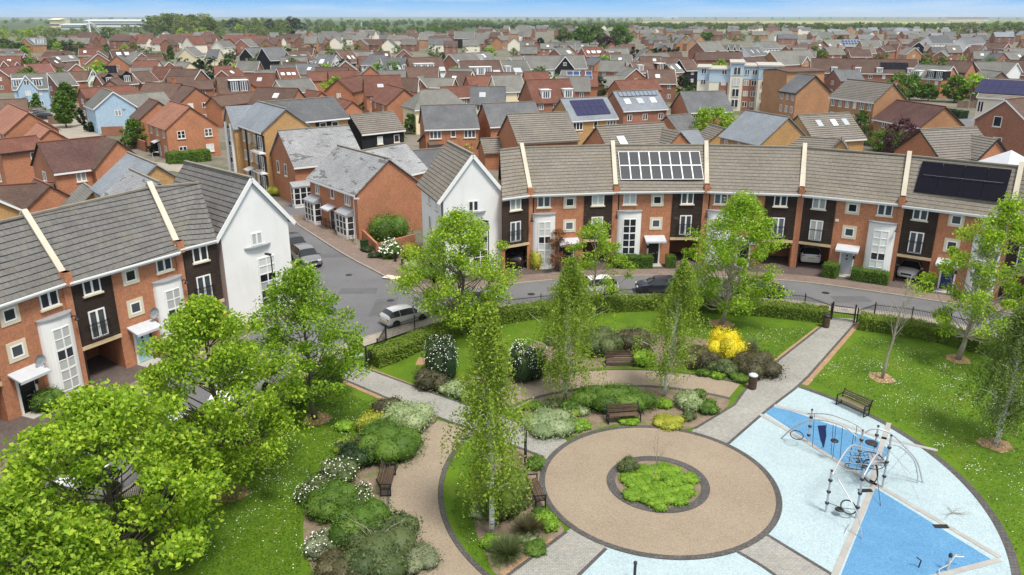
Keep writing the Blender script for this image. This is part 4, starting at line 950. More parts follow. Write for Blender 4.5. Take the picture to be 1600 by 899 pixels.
h(RH, 'white gabled house with dark roof, left one of two bright gables at right', (1448,56.5), (1482,56), (1465,68), 5.4, 'roof_slate', 'render_white')
h(RH, 'white gabled house with dark roof, right one of two bright gables at right', (1500,60), (1532,58), (1516,69), 5.4, 'roof_slate', 'render_white')
h(B_, 'long brown roofed brick building with a glazed white entrance', (1507,66), (1576,68), (1545,83), 5.6, 'roof_brown', 'brick_red', (('gb',.35,4.6,.4,8.5,'render_white','roof_brown',5.6),), nw=7)
h(B_, 'brick gabled house with grey wing left of the glazed entrance building', (1470,80), (1494,73), (1484,86), 5.0, 'roof_grey', 'brick_red', nw=2)
h(TH, 'tall dark and white modern house with flat dark front', (1416,64), (1436,66), (1432,74), 7.5, 'roof_brown', 'boards_black', nw=3, storeys=3)
h(B_, 'grey roofed brick house at the right edge with two round vents', (1577,76), (1640,76), (1590,88), 5.0, 'roof_grey', 'brick_red')
# --- third belt (y 40 - 82), left to right
h('apartment_building', 'long dark roofed building with three white dormers among trees at left', (38,59), (107,57), (75,69), 5.0, 'roof_slate', 'brick_tan', (('dm',.42,.05,4.2,3.4,'white_paint','flat'),('dm',.64,.05,4.2,3.4,'white_paint','flat'),('dm',.85,.05,4.2,3.4,'white_paint','flat')), nw=0)
h(B_, 'large red roofed house on a white base left of the grey gable pair', (291,58), (329,57), (322,77), 5.2, 'roof_red', 'render_pale', nw=0, verge='')
h(RH, 'cream gabled house with grey roof and dormers among garden trees', (289,75), (305,74), (288,89), 5.0, 'roof_grey', 'render_cream', gw=0)
h(RH, 'cream gabled house with bluish roof right of the other cream gable', (326,78), (343,78), (327,92), 5.0, 'roof_slate', 'render_cream', gw=0)
h(RH, 'grey roofed house with white gable below the tree belt', (338,64.5), (374,63), (350,74), 5.0, 'roof_grey', 'render_pale')
h(B_, 'grey roofed brick house with white verge left of the black roof', (376,61.5), (404,60), (390,73), 5.0, 'roof_grey', 'brick_red')
h(TH, 'black roofed house with white verge left of the big slate roof', (383,76), (408,75), (392,90), 5.2, 'roof_slate', 'boards_black')
h(TH, 'black boarded house with large pale roof and dark right gable', (710,49.5), (742,49.5), (719,63), 7.0, 'roof_grey', 'boards_black', gw=0, nw=0, slope=42)
h(TH, 'black gabled building rising above the pale roofs in the centre', (808,40), (830,40), (822,50), 8.5, 'roof_grey', 'boards_black', nw=3, slope=42)
h(B_, 'old brick house with hipped slate roof and two tall chimneys', (858,66), (888,67), (870,71.5), 6.0, 'roof_slate', 'brick_orange', (('ch',.1),('ch',.85)), hip='lr', slope=30, nw=4)
h(B_, 'red roofed house with a line of rooflights below the big trees', (909,74.5), (941,74), (925,87), 5.0, 'roof_red', 'brick_red', (('rl',.2,.4,1.2,1.6),('rl',.45,.4,2.0,1.6),('rl',.72,.4,2.0,1.6)), gw=0, nw=0)
h(B_, 'grey roofed house with rooflights left of the red roofed one below the big trees', (866,76), (906,74), (885,87), 5.0, 'roof_grey', 'brick_red', (('rl',.75,.4,2.6,1.8),))
h(B_, 'grey roofed house with brick right gable below the big trees', (946,77.5), (979,77), (955,91), 5.0, 'roof_grey', 'brick_red', (('rl',.2,.5,2.4,1.8),), gw=0)

# ------------------------------------------------------------------ pale blue flats with flat roofs
def flats():
    root = empty('apartment_building', P(1140,172), R(-14), 'cream flats with a light blue top floor, brick panels and flat roofs', 'flats')
    X = lambda a: (a-1140)/1240*170
    seg = [(1079,1100,0,9.9,'render_pale','panel_pale_blue'),(1100,1136,-1.2,9.6,'render_pale','panel_pale_blue'),(1136,1158,-2.2,11.2,'render_pale','panel_pale_blue'),(1158,1184,-.8,10.4,'render_pale','panel_pale_blue'),(1184,1224,-2.4,10.6,'render_pale','panel_pale_blue')]
    for i, (a, b, y, top, w, t) in enumerate(seg):
        xa, xb = X(a), X(b)
        wo = MB().box(xa, xb-.01, y, 12-i*.01, 0, top-2.9).build('wall', M[w], root)
        MB().box(xa-.05, xb+.03, y-.06, 12.05+i*.01, top-2.9, top).build('top_storey', M[t], wo)
        MB().box(xa-.3, xb+.25, y-.35, 12.3+i*.01, top+.003*i, top+.35+.003*i).build('flat_roof', M['concrete'], wo)
        if i in (1, 3):
            c = (1118,1133) if i == 1 else (1158.5,1181)
            MB().box(X(c[0]), X(c[1]), y-.09, y+.02, .1, top-2.95).build('brick_panel', M['brick_red'], wo)
        n = 1 if i in (0, 1, 2) else 2
        for s in range(4):
            for k in range(n):
                window(wo, xa+(xb-xa)*(k+.5)/n+(1.0 if i == 1 else 0), .9+s*2.55, 1.2 if i != 2 else 1.7, 1.3 if i != 2 else 1.9, y-.10, far=True, rows=1)
    return root
flats()

# ------------------------------------------------------------------ rows far off
_fh = {}
def far_house(x, y, ang, L, W, he, hr, roof, wall, label, group):
    key = (L, W, he, hr, roof, wall)
    def wall_():
        return MB().extrude([(-L/2+.2,-W/2,0),(-L/2+.2,W/2,0),(-L/2+.2,W/2,he),(-L/2+.2,0,hr-.15),(-L/2+.2,-W/2,he)], (L-.4,0,0)).mesh('wall', M[wall])
    def roof_():
        b = MB(); z = he-.3
        b.extrude([(-L/2,-W/2-.3,z),(L/2,-W/2-.3,z),(L/2,0,hr),(-L/2,0,hr)], (0,0,.15)); b.extrude([(L/2,W/2+.3,z),(-L/2,W/2+.3,z),(-L/2,.003,hr),(L/2,.003,hr)], (0,0,.15))
        return b.mesh('roof', M[roof])
    root = empty('distant_house', (x, y, 0), ang, label, 'house', group)
    put('wall', cached(('fw',)+key, wall_), root); put('roof', cached(('fr',)+key, roof_), root)
    for q in range(2):
        for k in range(2):
            window(root, L*(k-.5)*.5, .9+q*2.5, 1.3, 1.2, -W/2, far=True, pane='pane_dark')
    return root
def scatter_houses(n, xr, yr, label, group, roofs, walls, spacing, seed, ang0=0.0):
    r = random.Random(seed); placed = []
    tries = 0
    while len(placed) < n and tries < n*60:
        tries += 1
        px, py = r.uniform(*xr), yr[0] + (yr[1]-yr[0])*r.random()
        p = P(px, py)
        if any((p.x-a)**2+(p.y-b)**2 < spacing**2 for a, b in placed) or any((p.x-a)**2+(p.y-b)**2 < 14**2 for a, b in TAKEN): continue
        placed.append((p.x, p.y))
        L, W = r.choice([(9,7.5),(11,8),(16,8),(8,9)]); he = r.choice([4.4,4.8,4.8,6.0]); hr = he+W*.42
        far_house(p.x, p.y, ang0 + r.choice([0,0,0,R(15),R(-15),PI/2])+r.uniform(-.12,.12), L, W, he, hr, r.choice(roofs), r.choice(walls), label, group)
TAKEN = [(o.location.x, o.location.y) for o in sc.objects if o.get('category') in ('house','flats','garage') and o.parent is None]
scatter_houses(46, (110,470), (66,82), 'small distant house with reddish or grey roof at left, below the line of garden trees', 'distant houses at left', ['roof_pink','roof_brown','roof_red','roof_grey','roof_brown'], ['brick_dull','brick_dull','render_pale'], 13, 3)
scatter_houses(72, (460,830), (56,84), 'small distant house among the middle rows of mixed grey and red roofs', 'distant houses in the middle', ['roof_grey','roof_slate','roof_grey','roof_brown','roof_striped','roof_brown'], ['brick_dull','brick_dull','render_pale','brick_tan'], 13, 4)
scatter_houses(78, (750,1260), (46,64), 'tiny far house with grey roof in the pale estate beyond the big trees', 'far houses of the pale estate', ['roof_grey','roof_slate','roof_grey','roof_brown'], ['render_pale','brick_tan','brick_dull'], 15, 5)
scatter_houses(64, (1190,1620), (52,72), 'small distant house with grey roof in the rows below the hedge line at right', 'distant houses at right', ['roof_grey','roof_slate','roof_blueslate','roof_grey'], ['render_pale','brick_tan','brick_dull','brick_dull'], 15, 6)
scatter_houses(16, (1000,1110), (66,80), 'small far house with pointed white edged gable in rows beyond the dark conifers', 'gabled far houses beyond the conifers', ['roof_slate','roof_grey'], ['brick_red','brick_tan'], 13, 8, PI/2)

# ordinary houses that close the gaps of the estate
KEEP = [(0,150,108,215),(1370,1530,88,200),(1255,1440,92,128),(640,800,88,126),(480,565,80,114),(800,950,86,130),(1055,1240,62,190),(376,456,74,112),(268,365,72,132),(1440,1600,52,84),(1300,1380,60,82)]
def fill_gaps(n, xr, yr, label, group, roofs, walls, seed, gap=11.0):
    r = random.Random(seed); k = 0
    for _ in range(n*80):
        if k >= n: break
        px, py = r.uniform(*xr), r.uniform(*yr); q = P(px, py, 4)
        if any(a <= px <= b and c <= py <= d for a, b, c, d in KEEP) or any((q.x-a)**2+(q.y-b)**2 < gap**2 for a, b in TAKEN2): continue
        TAKEN2.append((q.x, q.y)); k += 1
        W = r.choice([6.6,7.2,7.8]); L = r.choice([7.5,8.5,10]); he = r.choice([4.6,4.8,5.0])
        a = r.choice([0,0,0,R(18),R(-18),PI/2,PI/2+.2]); d = Vector((math.cos(a), math.sin(a), 0))*L/2
        fx = [('rl', r.uniform(.25,.75), .5, 1.1, 1.2)] if r.random() < .35 else ([('ch', .8)] if r.random() < .2 else [])
        house_w('estate_house', label, q-d, q+d, he+W*.40, he, W, r.choice(roofs), r.choice(walls), fx, '', r.choice(['','','white']), 2, 1, True, group)
TAKEN2 = [(o.location.x, o.location.y) for o in sc.objects if o.get('category') in ('house','flats','garage') and o.parent is None]
fill_gaps(26, (-10,430), (88,168), 'plain house with red, brown or grey roof among the left rows of the estate', 'plain houses of the left estate', ['roof_red','roof_brown','roof_brown','roof_grey'], ['brick_red','brick_dull','brick_orange','render_pale'], 31)
fill_gaps(26, (430,820), (88,170), 'plain house with brown or grey roof among the middle rows of the estate', 'plain houses of the middle estate', ['roof_brown','roof_brown','roof_grey','roof_slate','roof_grey'], ['brick_red','brick_dull','brick_orange','render_cream'], 32)
fill_gaps(40, (820,1260), (72,150), 'plain house with brown or grey roof behind the grey solar terrace', 'plain houses behind the solar terrace', ['roof_brown','roof_grey','roof_grey','roof_slate'], ['brick_dull','brick_red','brick_tan'], 33)
fill_gaps(40, (1200,1620), (70,135), 'plain house with brown or grey roof among the right rows of the estate', 'plain houses of the right estate', ['roof_brown','roof_grey','roof_striped','roof_slate'], ['brick_tan','brick_dull','brick_red'], 34)
# ------------------------------------------------------------------ ground, roads, park surfaces
def smooth_line(pts, n=8, closed=False):
    pts = [Vector((p[0], p[1], 0)) for p in pts]; out = []
    m = len(pts)
    rngi = range(m) if closed else range(m-1)
    for i in rngi:
        if closed: p0, p1, p2, p3 = pts[i-1], pts[i], pts[(i+1) % m], pts[(i+2) % m]
        else: p0, p1, p2, p3 = pts[max(0,i-1)], pts[i], pts[i+1], pts[min(m-1,i+2)]
        for k in range(n):
            t = k/n
            out.append(.5*((2*p1)+(p2-p0)*t+(2*p0-5*p1+4*p2-p3)*t*t+(3*p1-p0-3*p2+p3)*t**3))
    if not closed: out.append(pts[-1])
    return out
def PX(lst, n=8, closed=False): return smooth_line([P(*p) for p in lst], n, closed)
def strip(a, b, z, mi=0, mb=None):
    mb = mb or MB()
    for i in range(min(len(a), len(b))-1):
        mb.poly([(a[i].x,a[i].y,z),(b[i].x,b[i].y,z),(b[i+1].x,b[i+1].y,z),(a[i+1].x,a[i+1].y,z)])
    return mb
def resamp(l, n):
    d = [0]
    for i in range(len(l)-1): d.append(d[-1]+(l[i+1]-l[i]).length)
    out = []; j = 0
    for k in range(n+1):
        t = d[-1]*k/n
        while j < len(l)-2 and d[j+1] < t: j += 1
        f = (t-d[j])/max(1e-6, d[j+1]-d[j]); out.append(l[j].lerp(l[j+1], min(1, max(0, f))))
    return out
def offset(l, d):
    out = []
    for i, p in enumerate(l):
        t = (l[min(i+1,len(l)-1)]-l[max(i-1,0)]).normalized(); out.append(p+Vector((-t.y, t.x, 0))*d)
    return out
def wall_strip(l, w, z0, z1, mb=None, closed=False):
    """raised ribbon (kerb, edging) following a line"""
    mb = mb or MB(); a, b = offset(l, w/2), offset(l, -w/2)
    n = len(l)-1
    for i in range(n):
        A, B, C, D = a[i], b[i], b[i+1], a[i+1]
        mb.poly([(A.x,A.y,z1),(B.x,B.y,z1),(C.x,C.y,z1),(D.x,D.y,z1)])
        mb.poly([(B.x,B.y,z0),(C.x,C.y,z0),(C.x,C.y,z1),(B.x,B.y,z1)]); mb.poly([(A.x,A.y,z0),(A.x,A.y,z1),(D.x,D.y,z1),(D.x,D.y,z0)])
    return mb
def gmat(name, c1, c2, scale, fine, rough=.9, extra=None, bump=.3, bd=.02, speck=None, fa=.24):
    t = NT(name); ps = t.pos()
    f = t.noise(ps, scale, 6, .65); col = t.ramp(f, [(.32, c1), (.68, c2)])
    g = t.noise(ps, fine, 3, .75); col = t.mix(1.0, col, t.ramp(g, [(.32, 1-fa), (.68, 1+fa)]), 'MULTIPLY')
    if extra:
        c, sc_, lo, hi, am = extra
        e = t.noise(ps, sc_, 5, .65); col = t.mix(t.ramp(e, [(lo, 0.0), (hi, am)]), col, c4(c))
    if speck:
        c, sc_, lo, hi = speck
        e = t.noise(ps, sc_, 2, .5); col = t.mix(t.ramp(e, [(lo, 0.0), (hi, .9)]), col, c4(c))
    t.bsdf(col, rough, .25, 0, t.bump(g, bd, bump)); return t.mat
M['asphalt'] = gmat('asphalt', (.125,.125,.132), (.16,.16,.166), .22, 9, .85, ((.18,.178,.175), .12, .5, .75, .6), speck=None)
M['paving'] = course('paving', (.24,.18,.145), (.205,.155,.13), (.12,.095,.08), .2, .1, .008, rand=0, big=.16, bump=.3)
M['driveway'] = course('driveway', (.13,.10,.09), (.11,.085,.078), (.06,.05,.045), .2, .1, .008, rand=0, big=.22, bump=.3)
M['square_paving'] = course('square_paving', (.36,.32,.26), (.32,.285,.235), (.22,.2,.17), .4, .2, .012, rand=0, big=.14, bump=.2)
M['park_path'] = course('park_path', (.33,.32,.295), (.295,.288,.268), (.19,.185,.17), .2, .1, .009, rand=0, big=.16, bump=.3, moss=(.30,.27,.20))
M['kerb_stone'] = plain('kerb_stone', (.33,.30,.26), .85, .2, var=.15)
M['dark_edging'] = course('dark_edging', (.105,.098,.095), (.085,.08,.078), (.05,.048,.046), .2, .2, .012, rand=0, big=.2, bump=.3)
M['bound_gravel'] = gmat('bound_gravel', (.255,.203,.148), (.31,.252,.188), .35, 15, .9, ((.22,.17,.125), .7, .52, .75, .6), bump=.5, bd=.01, fa=.27)
M['rubber_pale'] = gmat('rubber_pale', (.335,.43,.465), (.39,.485,.515), .45, 16, .85, ((.34,.42,.45), .9, .54, .80, .6), bump=.3, bd=.008)
M['rubber_blue'] = gmat('rubber_blue', (.085,.22,.395), (.105,.27,.455), .5, 16, .85, ((.13,.29,.47), 1.0, .54, .80, .6), bump=.3, bd=.008)
M['play_kerb'] = plain('play_kerb', (.36,.35,.33), .85, .2, var=.14)
M['mulch'] = gmat('mulch', (.185,.135,.10), (.27,.205,.155), 1.5, 18, .95, ((.12,.16,.04), 1.1, .52, .62, .7), bump=.8, bd=.04)
M['bare_earth'] = gmat('bare_earth', (.30,.185,.105), (.38,.25,.15), 2, 16, .95, bump=.5, bd=.03)
M['lawn'] = gmat('lawn', (.062,.128,.006), (.112,.198,.008), .35, 14, .9, ((.20,.20,.03), .40, .56, .80, .6), bump=.9, bd=.05)
M['ground'] = gmat('ground', (.15,.135,.115), (.10,.12,.055), .10, 1.2, .95, ((.20,.17,.14), .09, .48, .55, .85))
M['field_green'] = gmat('field_green', (.09,.19,.045), (.12,.23,.055), .004, .3)
M['field_bright'] = gmat('field_bright', (.22,.34,.07), (.26,.38,.09), .004, .3)
M['field_tan'] = gmat('field_tan', (.30,.25,.13), (.34,.29,.16), .004, .3)
M['field_dull'] = gmat('field_dull', (.17,.19,.11), (.21,.22,.12), .003, .3)
M['far_woods'] = gmat('far_woods', (.05,.08,.03), (.085,.115,.045), .01, .2)

C0 = Vector((7.25, 34.2, 0))
def ring(r, a0, a1, n=48, c=C0): return [Vector((c.x+r*math.cos(R(a0+(a1-a0)*i/n)), c.y+r*math.sin(R(a0+(a1-a0)*i/n)), 0)) for i in range(n+1)]

# one sheet to the horizon
gm = MB()
edges = [-30000,-6000,-1500,-300,-60,60,300,1500,6000,30000]; ys = [-200,60,300,800,2000,6000,40000]
for i in range(len(edges)-1):
    for j in range(len(ys)-1): gm.poly([(edges[i],ys[j],-.02),(edges[i+1],ys[j],-.02),(edges[i+1],ys[j+1],-.02),(edges[i],ys[j+1],-.02)])
struct(gm.build('ground', M['ground']))
def field(pts, m, z=.05, name='field'):
    struct(MB().poly([(p.x, p.y, z) for p in [P(*q) for q in pts]]).build(name, M[m]))
field([(-400,60),(1000,47),(1000,31.5),(-400,31.5)], 'far_woods', .05)
field([(900,48),(2200,62),(2200,38.5),(900,38.2)], 'field_dull', .10)
field([(980,42),(1375,43),(1375,32.5),(980,34)], 'field_tan', .5)
field([(1190,38.3),(2100,40.2),(2100,34.5),(1190,33.5)], 'field_tan', .45)
field([(1376,46),(1545,50),(1530,36.5),(1376,35.5)], 'field_bright', .55)
field([(1546,50),(2000,52),(2000,34.6),(1535,34.5)], 'field_green', .6)
field([(-400,31.5),(2400,34.2),(2400,29.5),(-400,29.5)], 'field_green', .3)
field([(1380,33.6),(2000,34.4),(2000,31),(1380,31)], 'field_dull', .8)
field([(700,31.4),(1200,33.0),(1200,30),(700,30)], 'field_dull', .7)

# roads
top_k = PX([(455,338),(466,352),(490,368),(540,400),(600,432),(630,449),(662,458),(720,455),(800,445),(900,436),(1010,432),(1100,434),(1230,440),(1330,452),(1450,470),(1600,495),(1760,535)], 6)
park_kr = PX([(545,537),(600,520),(650,505),(720,490),(800,478),(900,468),(1000,462),(1100,464),(1230,471),(1310,481),(1440,497),(1540,519),(1600,538),(1740,590)], 6)
park_kl = PX([(545,537),(480,575),(380,640),(250,730),(100,840),(-40,960)], 6)
house_kl = [Vector(p+(0,)) for p in [(-15.2,61.6),(-17.2,58.0),(-19.6,52.5),(-21.5,47.5),(-23.0,43.0),(-24.6,37.5),(-26.2,31.5),(-27.6,25.0),(-28,20)]]
house_kl = smooth_line(house_kl, 5)
side_l = PX([(500,470),(478,425),(456,385),(440,352),(430,332)], 6)
Nq = 60
struct(strip(resamp(top_k[30:], Nq), resamp(park_kr, Nq), .004).build('crescent_road', M['asphalt']))
struct(strip(resamp(house_kl, Nq), resamp(park_kl, Nq), .004).build('crescent_road', M['asphalt']))
jn = [house_kl[0]] + [P(560,505)] 
sideR = top_k[:31]
struct(strip(resamp(list(reversed(side_l)), Nq), resamp(sideR, Nq), .0045).build('side_road', M['asphalt']))
fill = [side_l[0], P(545,537)] + [p for p in park_kr[:14]] + [top_k[30]]
struct(MB().poly([(p.x,p.y,.0035) for p in fill]).build('road_junction', M['asphalt']))
struct(MB().poly([(p.x,p.y,.0025) for p in [P(425,335),P(455,338),P(505,338),P(560,318),P(520,312),P(430,322)]]).build('side_road', M['asphalt']))
# pavements
tp2 = offset(top_k, 1.9)
struct(strip(tp2, top_k, .11).build('pavement', M['paving']))
kb = wall_strip(top_k, .14, 0, .125); wall_strip(park_kr, .14, 0, .125, kb); wall_strip(park_kl, .14, 0, .125, kb); wall_strip(house_kl, .14, 0, .125, kb)
struct(kb.build('kerb', M['kerb_stone']))
struct(strip(house_kl, offset(house_kl, -1.7), .11).build('pavement', M['paving']))
# front gardens and drives of both terraces
struct(strip(offset(house_kl, -1.7), offset(house_kl, -11), .07).build('driveway', M['driveway']))
struct(strip(offset(tp2[26:], 8.5), tp2[26:], .07).build('driveway', M['driveway']))
struct(MB().poly([(p.x,p.y,.06) for p in [P(495,372),P(600,432),P(650,430),P(790,440),P(792,405),P(655,385),P(570,350),P(500,345)]]).build('garden_ground', M['mulch']))
struct(strip(park_kr, offset(park_kr, -1.35), .10).build('pavement', M['square_paving']))
struct(strip(park_kl, offset(park_kl, 1.35), .10).build('pavement', M['square_paving']))
# far paved square at left and lanes
struct(MB().poly([(p.x,p.y,.03) for p in [P(55,196),(P(62,186)),P(100,165),P(120,157),P(131,160),P(132,180),P(142,204),P(165,215),P(110,222),P(90,214)]]).build('paved_square', M['square_paving']))
struct(MB().poly([(p.x,p.y,.03) for p in [P(225,252),P(268,256),P(330,262),P(330,278),P(270,268),P(240,268)]]).build('lane', M['square_paving']))
struct(MB().poly([(p.x,p.y,.03) for p in [P(1400,175),P(1520,180),P(1520,210),P(1480,205)]]).build('lane', M['asphalt']))
struct(MB().poly([(p.x,p.y,.04) for p in [P(1487,176),P(1512,177),P(1510,186),P(1488,184)]]).build('verge_lawn', M['lawn']))

# park
hedge_in = PX([(573,577),(660,545),(800,505),(930,490),(1030,487),(1200,497),(1290,505),(1343,517),(1440,530),(1530,553),(1620,580)], 6)
park = [p for p in offset(park_kr, -1.36)] + [P(1900,700), P(1900,1100), P(-150,1100)] + list(reversed(offset(park_kl, 1.36)))
struct(MB().poly([(p.x,p.y,.02) for p in park]).build('lawn', M['lawn']))
def ang_strip(name, r0, r1, a0, a1, z, m, n=60): return struct(strip(ring(r1,a0,a1,n), ring(r0,a0,a1,n), z).build(name, M[m]))
# planting beds (bark mulch) under the shrubs
def bed(pts, z=.026, m='mulch', name='planting_bed'): return struct(MB().poly([(p.x,p.y,z) for p in PX(pts, 5, True)]).build(name, M[m]))
bed([(800,600),(850,585),(920,577),(1000,572),(1090,578),(1170,602),(1205,590),(1195,560),(1100,530),(980,520),(860,530),(800,555),(745,585),(720,605),(760,618)])
bed([(815,628),(900,612),(985,604),(1060,611),(1140,626),(1085,668),(1020,668),(960,664),(890,682),(830,664)], .0265)
bed([(682,652),(650,636),(600,640),(550,690),(490,760),(475,850),(520,930),(640,960),(690,905),(645,850),(614,795),(620,740),(652,690)], .027)
bed([(842,720),(852,760),(852,800),(880,835),(790,899),(760,870),(740,800),(770,720),(800,700)], .0268)
# straight paths, widths about three metres
def path(pts, m='park_path', z=.034): return struct(MB().poly([(p.x,p.y,z) for p in [P(*q) for q in pts]]).build('park_path', M[m]))
path([(1068,690),(1085,670),(1150,632),(1170,600),(1285,508),(1300,497),(1340,499),(1334,507),(1253,600),(1200,640),(1137,695),(1090,720)])
path([(900,708),(883,687),(830,668),(690,620),(570,575),(553,574),(528,590),(610,625),(725,668),(850,715),(870,740)])
path([(900,820),(885,832),(795,899),(715,960),(860,990),(905,899),(947,858),(960,840)])
path([(1130,850),(1150,862),(1190,885),(1250,930),(1400,980),(1300,899),(1197,836),(1180,820)])
ed = MB()
for l in ([(1085,671),(1150,632),(1170,600),(1287,508)], [(1137,695),(1200,640),(1253,600),(1335,507)], [(883,687),(830,668),(690,620),(570,576)], [(528,590),(610,625),(725,668),(850,715)], [(885,832),(795,899),(720,955)], [(947,858),(905,899),(850,960)], [(1150,862),(1190,885),(1260,935)], [(1197,836),(1300,899),(1370,945)]):
    wall_strip(resamp([P(*q) for q in l], 10), .16, .0, .046, ed)
struct(ed.build('path_edging', M['dark_edging']))
# curved bound-gravel paths
ang_strip('curved_path', 11.15, 13.35, 57.5, 134.5, .038, 'bound_gravel')
ang_strip('curved_path', 10.9, 13.2, 150.5, 232, .038, 'bound_gravel')
e2 = MB()
for (r_, a0, a1) in ((11.02,57,132),(13.45,57.5,127),(10.76,151,232),(13.28,152,232)): wall_strip(ring(r_,a0,a1,50), .24 if r_ < 12 else .12, 0, .052, e2)
struct(e2.build('path_edging', M['dark_edging']))
# round square and its bed
ang_strip('round_court', 2.3, 5.62, 0, 360, .045, 'bound_gravel', 96)
e3 = wall_strip(ring(5.75,0,360,96), .28, 0, .056); wall_strip(ring(2.32,0,360,64), .42, 0, .075, e3)
struct(e3.build('court_edging', M['dark_edging']))
struct(MB().poly([(p.x,p.y,.05) for p in ring(2.2,0,359,60)]).build('round_bed', M['mulch']))
# playground
ang_strip('play_surface', 5.9, 15.15, -52, 50, .030, 'rubber_pale', 70)
ang_strip('play_surface', 5.9, 15.15, -129, -56, .0305, 'rubber_pale', 50)
ang_strip('play_edging', 15.15, 15.5, -43.5, 45, .048, 'dark_edging', 70)
ap = P(1365,748)
def blue(pts, z=.041): return struct(MB().poly([(p.x,p.y,z) for p in [P(*q) for q in pts]]).build('play_marking', M['rubber_blue']))
blue([(1205,636),(1235,643),(1372,690),(1392,706),(1352,744),(1312,722),(1206,652),(1193,644)])
blue([(1368,764),(1553,878),(1450,903),(1300,935)])
kk = MB()
for l in ([(1187,648),(1250,685),(1352,750),(1366,756),(1562,872)], [(1210,634),(1290,655),(1372,684),(1465,705)], [(1366,756),(1312,880),(1290,935)], [(1562,876),(1450,905),(1380,925)], [(1389,662),(1372,715),(1362,758)]):
    wall_strip(resamp([P(*q) for q in l], 12), .26, 0, .050, kk)
struct(kk.build('play_kerb', M['play_kerb']))
for (a, b, rr) in ((1352,768,.2), (1470,824,.2)):
    q = P(a, b); struct(MB().box(q.x-.33,q.x+.33,q.y-.14,q.y+.14,.04,.058).build('drain_grate', M['black_metal']))
def rings_of_earth(lst):
    for (a, b, rad) in lst:
        q = P(a, b); r_ = random.Random(int(a)); pts = [(q.x+rad*(1+r_.uniform(-.15,.15))*math.cos(2*PI*i/18), q.y+rad*(1+r_.uniform(-.15,.15))*math.sin(2*PI*i/18), .029) for i in range(18)]
        struct(MB().poly(pts).build('tree_pit', M['bare_earth']))
rings_of_earth([(360,772,.85),(495,655,.85),(1127,507,.95),(1497,562,.8),(1378,591,.8),(1555,695,.85)])
q = P(671,566); struct(MB().poly([(q.x-.9,q.y-.5,.03),(q.x+.9,q.y-.6,.03),(q.x+1.0,q.y+.6,.03),(q.x-.8,q.y+.7,.03)]).build('bare_patch', M['bare_earth']))

wn = MB()
for l in ([(1340,505),(1256,602)], [(1166,602),(1282,512)], [(528,592),(612,628),(660,648)], [(572,577),(640,603),(700,626)], [(787,900),(868,845)]):
    wall_strip(resamp([P(*q) for q in l], 14), .5, .0, .031, wn)
struct(wn.build('worn_verge', M['bare_earth']))
M['asphalt_patch'] = gmat('asphalt_patch', (.10,.10,.105), (.13,.13,.135), .6, 12, .9)
for (x, y, a, b) in ((560,455,1.6,.8),(690,478,2.2,.7),(880,452,1.4,.6),(1120,449,2.6,.7),(1330,468,1.5,.8),(520,400,1.8,.7),(600,480,.9,2.2)):
    q = P(x, y); struct(MB().poly([(q.x-a,q.y-b,.009),(q.x+a,q.y-b*.8,.009),(q.x+a*.95,q.y+b,.009),(q.x-a*.97,q.y+b*.9,.009)]).build('road_patch', M['asphalt_patch']))
for (x, y) in ((610,470),(830,460),(1060,446),(1290,458),(545,430),(470,372)):
    q = P(x, y); struct(MB().lathe([(.32,.0),(.32,.012)], 14, (q.x,q.y,0)).build('manhole_cover', M['dark_plastic']))
# ------------------------------------------------------------------ vegetation
def leaf_mesh(name, C, size, mat, seed=0, up=.35, aspect=.6, outward=None, extra=None):
    g = np.random.default_rng(seed); n = len(C)
    N = g.normal(size=(n,3)); N[:,2] = np.abs(N[:,2])*.8+up
    if outward is not None: N = N*.55 + outward*1.0
    N /= np.linalg.norm(N, axis=1)[:,None]
    T = g.normal(size=(n,3)); T -= N*np.sum(T*N, axis=1)[:,None]; T /= np.linalg.norm(T, axis=1)[:,None]
    B = np.cross(N, T); s = size*(.6+.8*g.random(n))[:,None]
    fold = N*s*.18
    v = np.stack([C-T*s*.5, C+B*s*aspect*.5+fold, C+T*s*.5, C-B*s*aspect*.5+fold], axis=1).reshape(-1,3)
    me = bpy.data.meshes.new(name); me.vertices.add(4*n); me.loops.add(4*n); me.polygons.add(n)
    me.vertices.foreach_set('co', v.astype(np.float32).ravel())
    me.loops.foreach_set('vertex_index', np.arange(4*n, dtype=np.int32))
    me.polygons.foreach_set('loop_start', np.arange(0, 4*n, 4, dtype=np.int32)); me.polygons.foreach_set('loop_total', np.full(n, 4, dtype=np.int32))
    me.materials.append(mat); me.update(calc_edges=True); return me
def prof(shape, t):
    if shape == 'cone': return max(.02, (1-t)**.75*min(1, t*7+.25))
    if shape == 'egg': return max(.05, math.sin(PI*min(1, (t*.93+.07))**.72)**.75)
    if shape == 'round': return max(.05, math.sqrt(max(0, 1-(2*t-1)**2)))
    if shape == 'tall': return max(.05, (math.sin(PI*(t*.95+.05)**.62))**.8)
    return 1
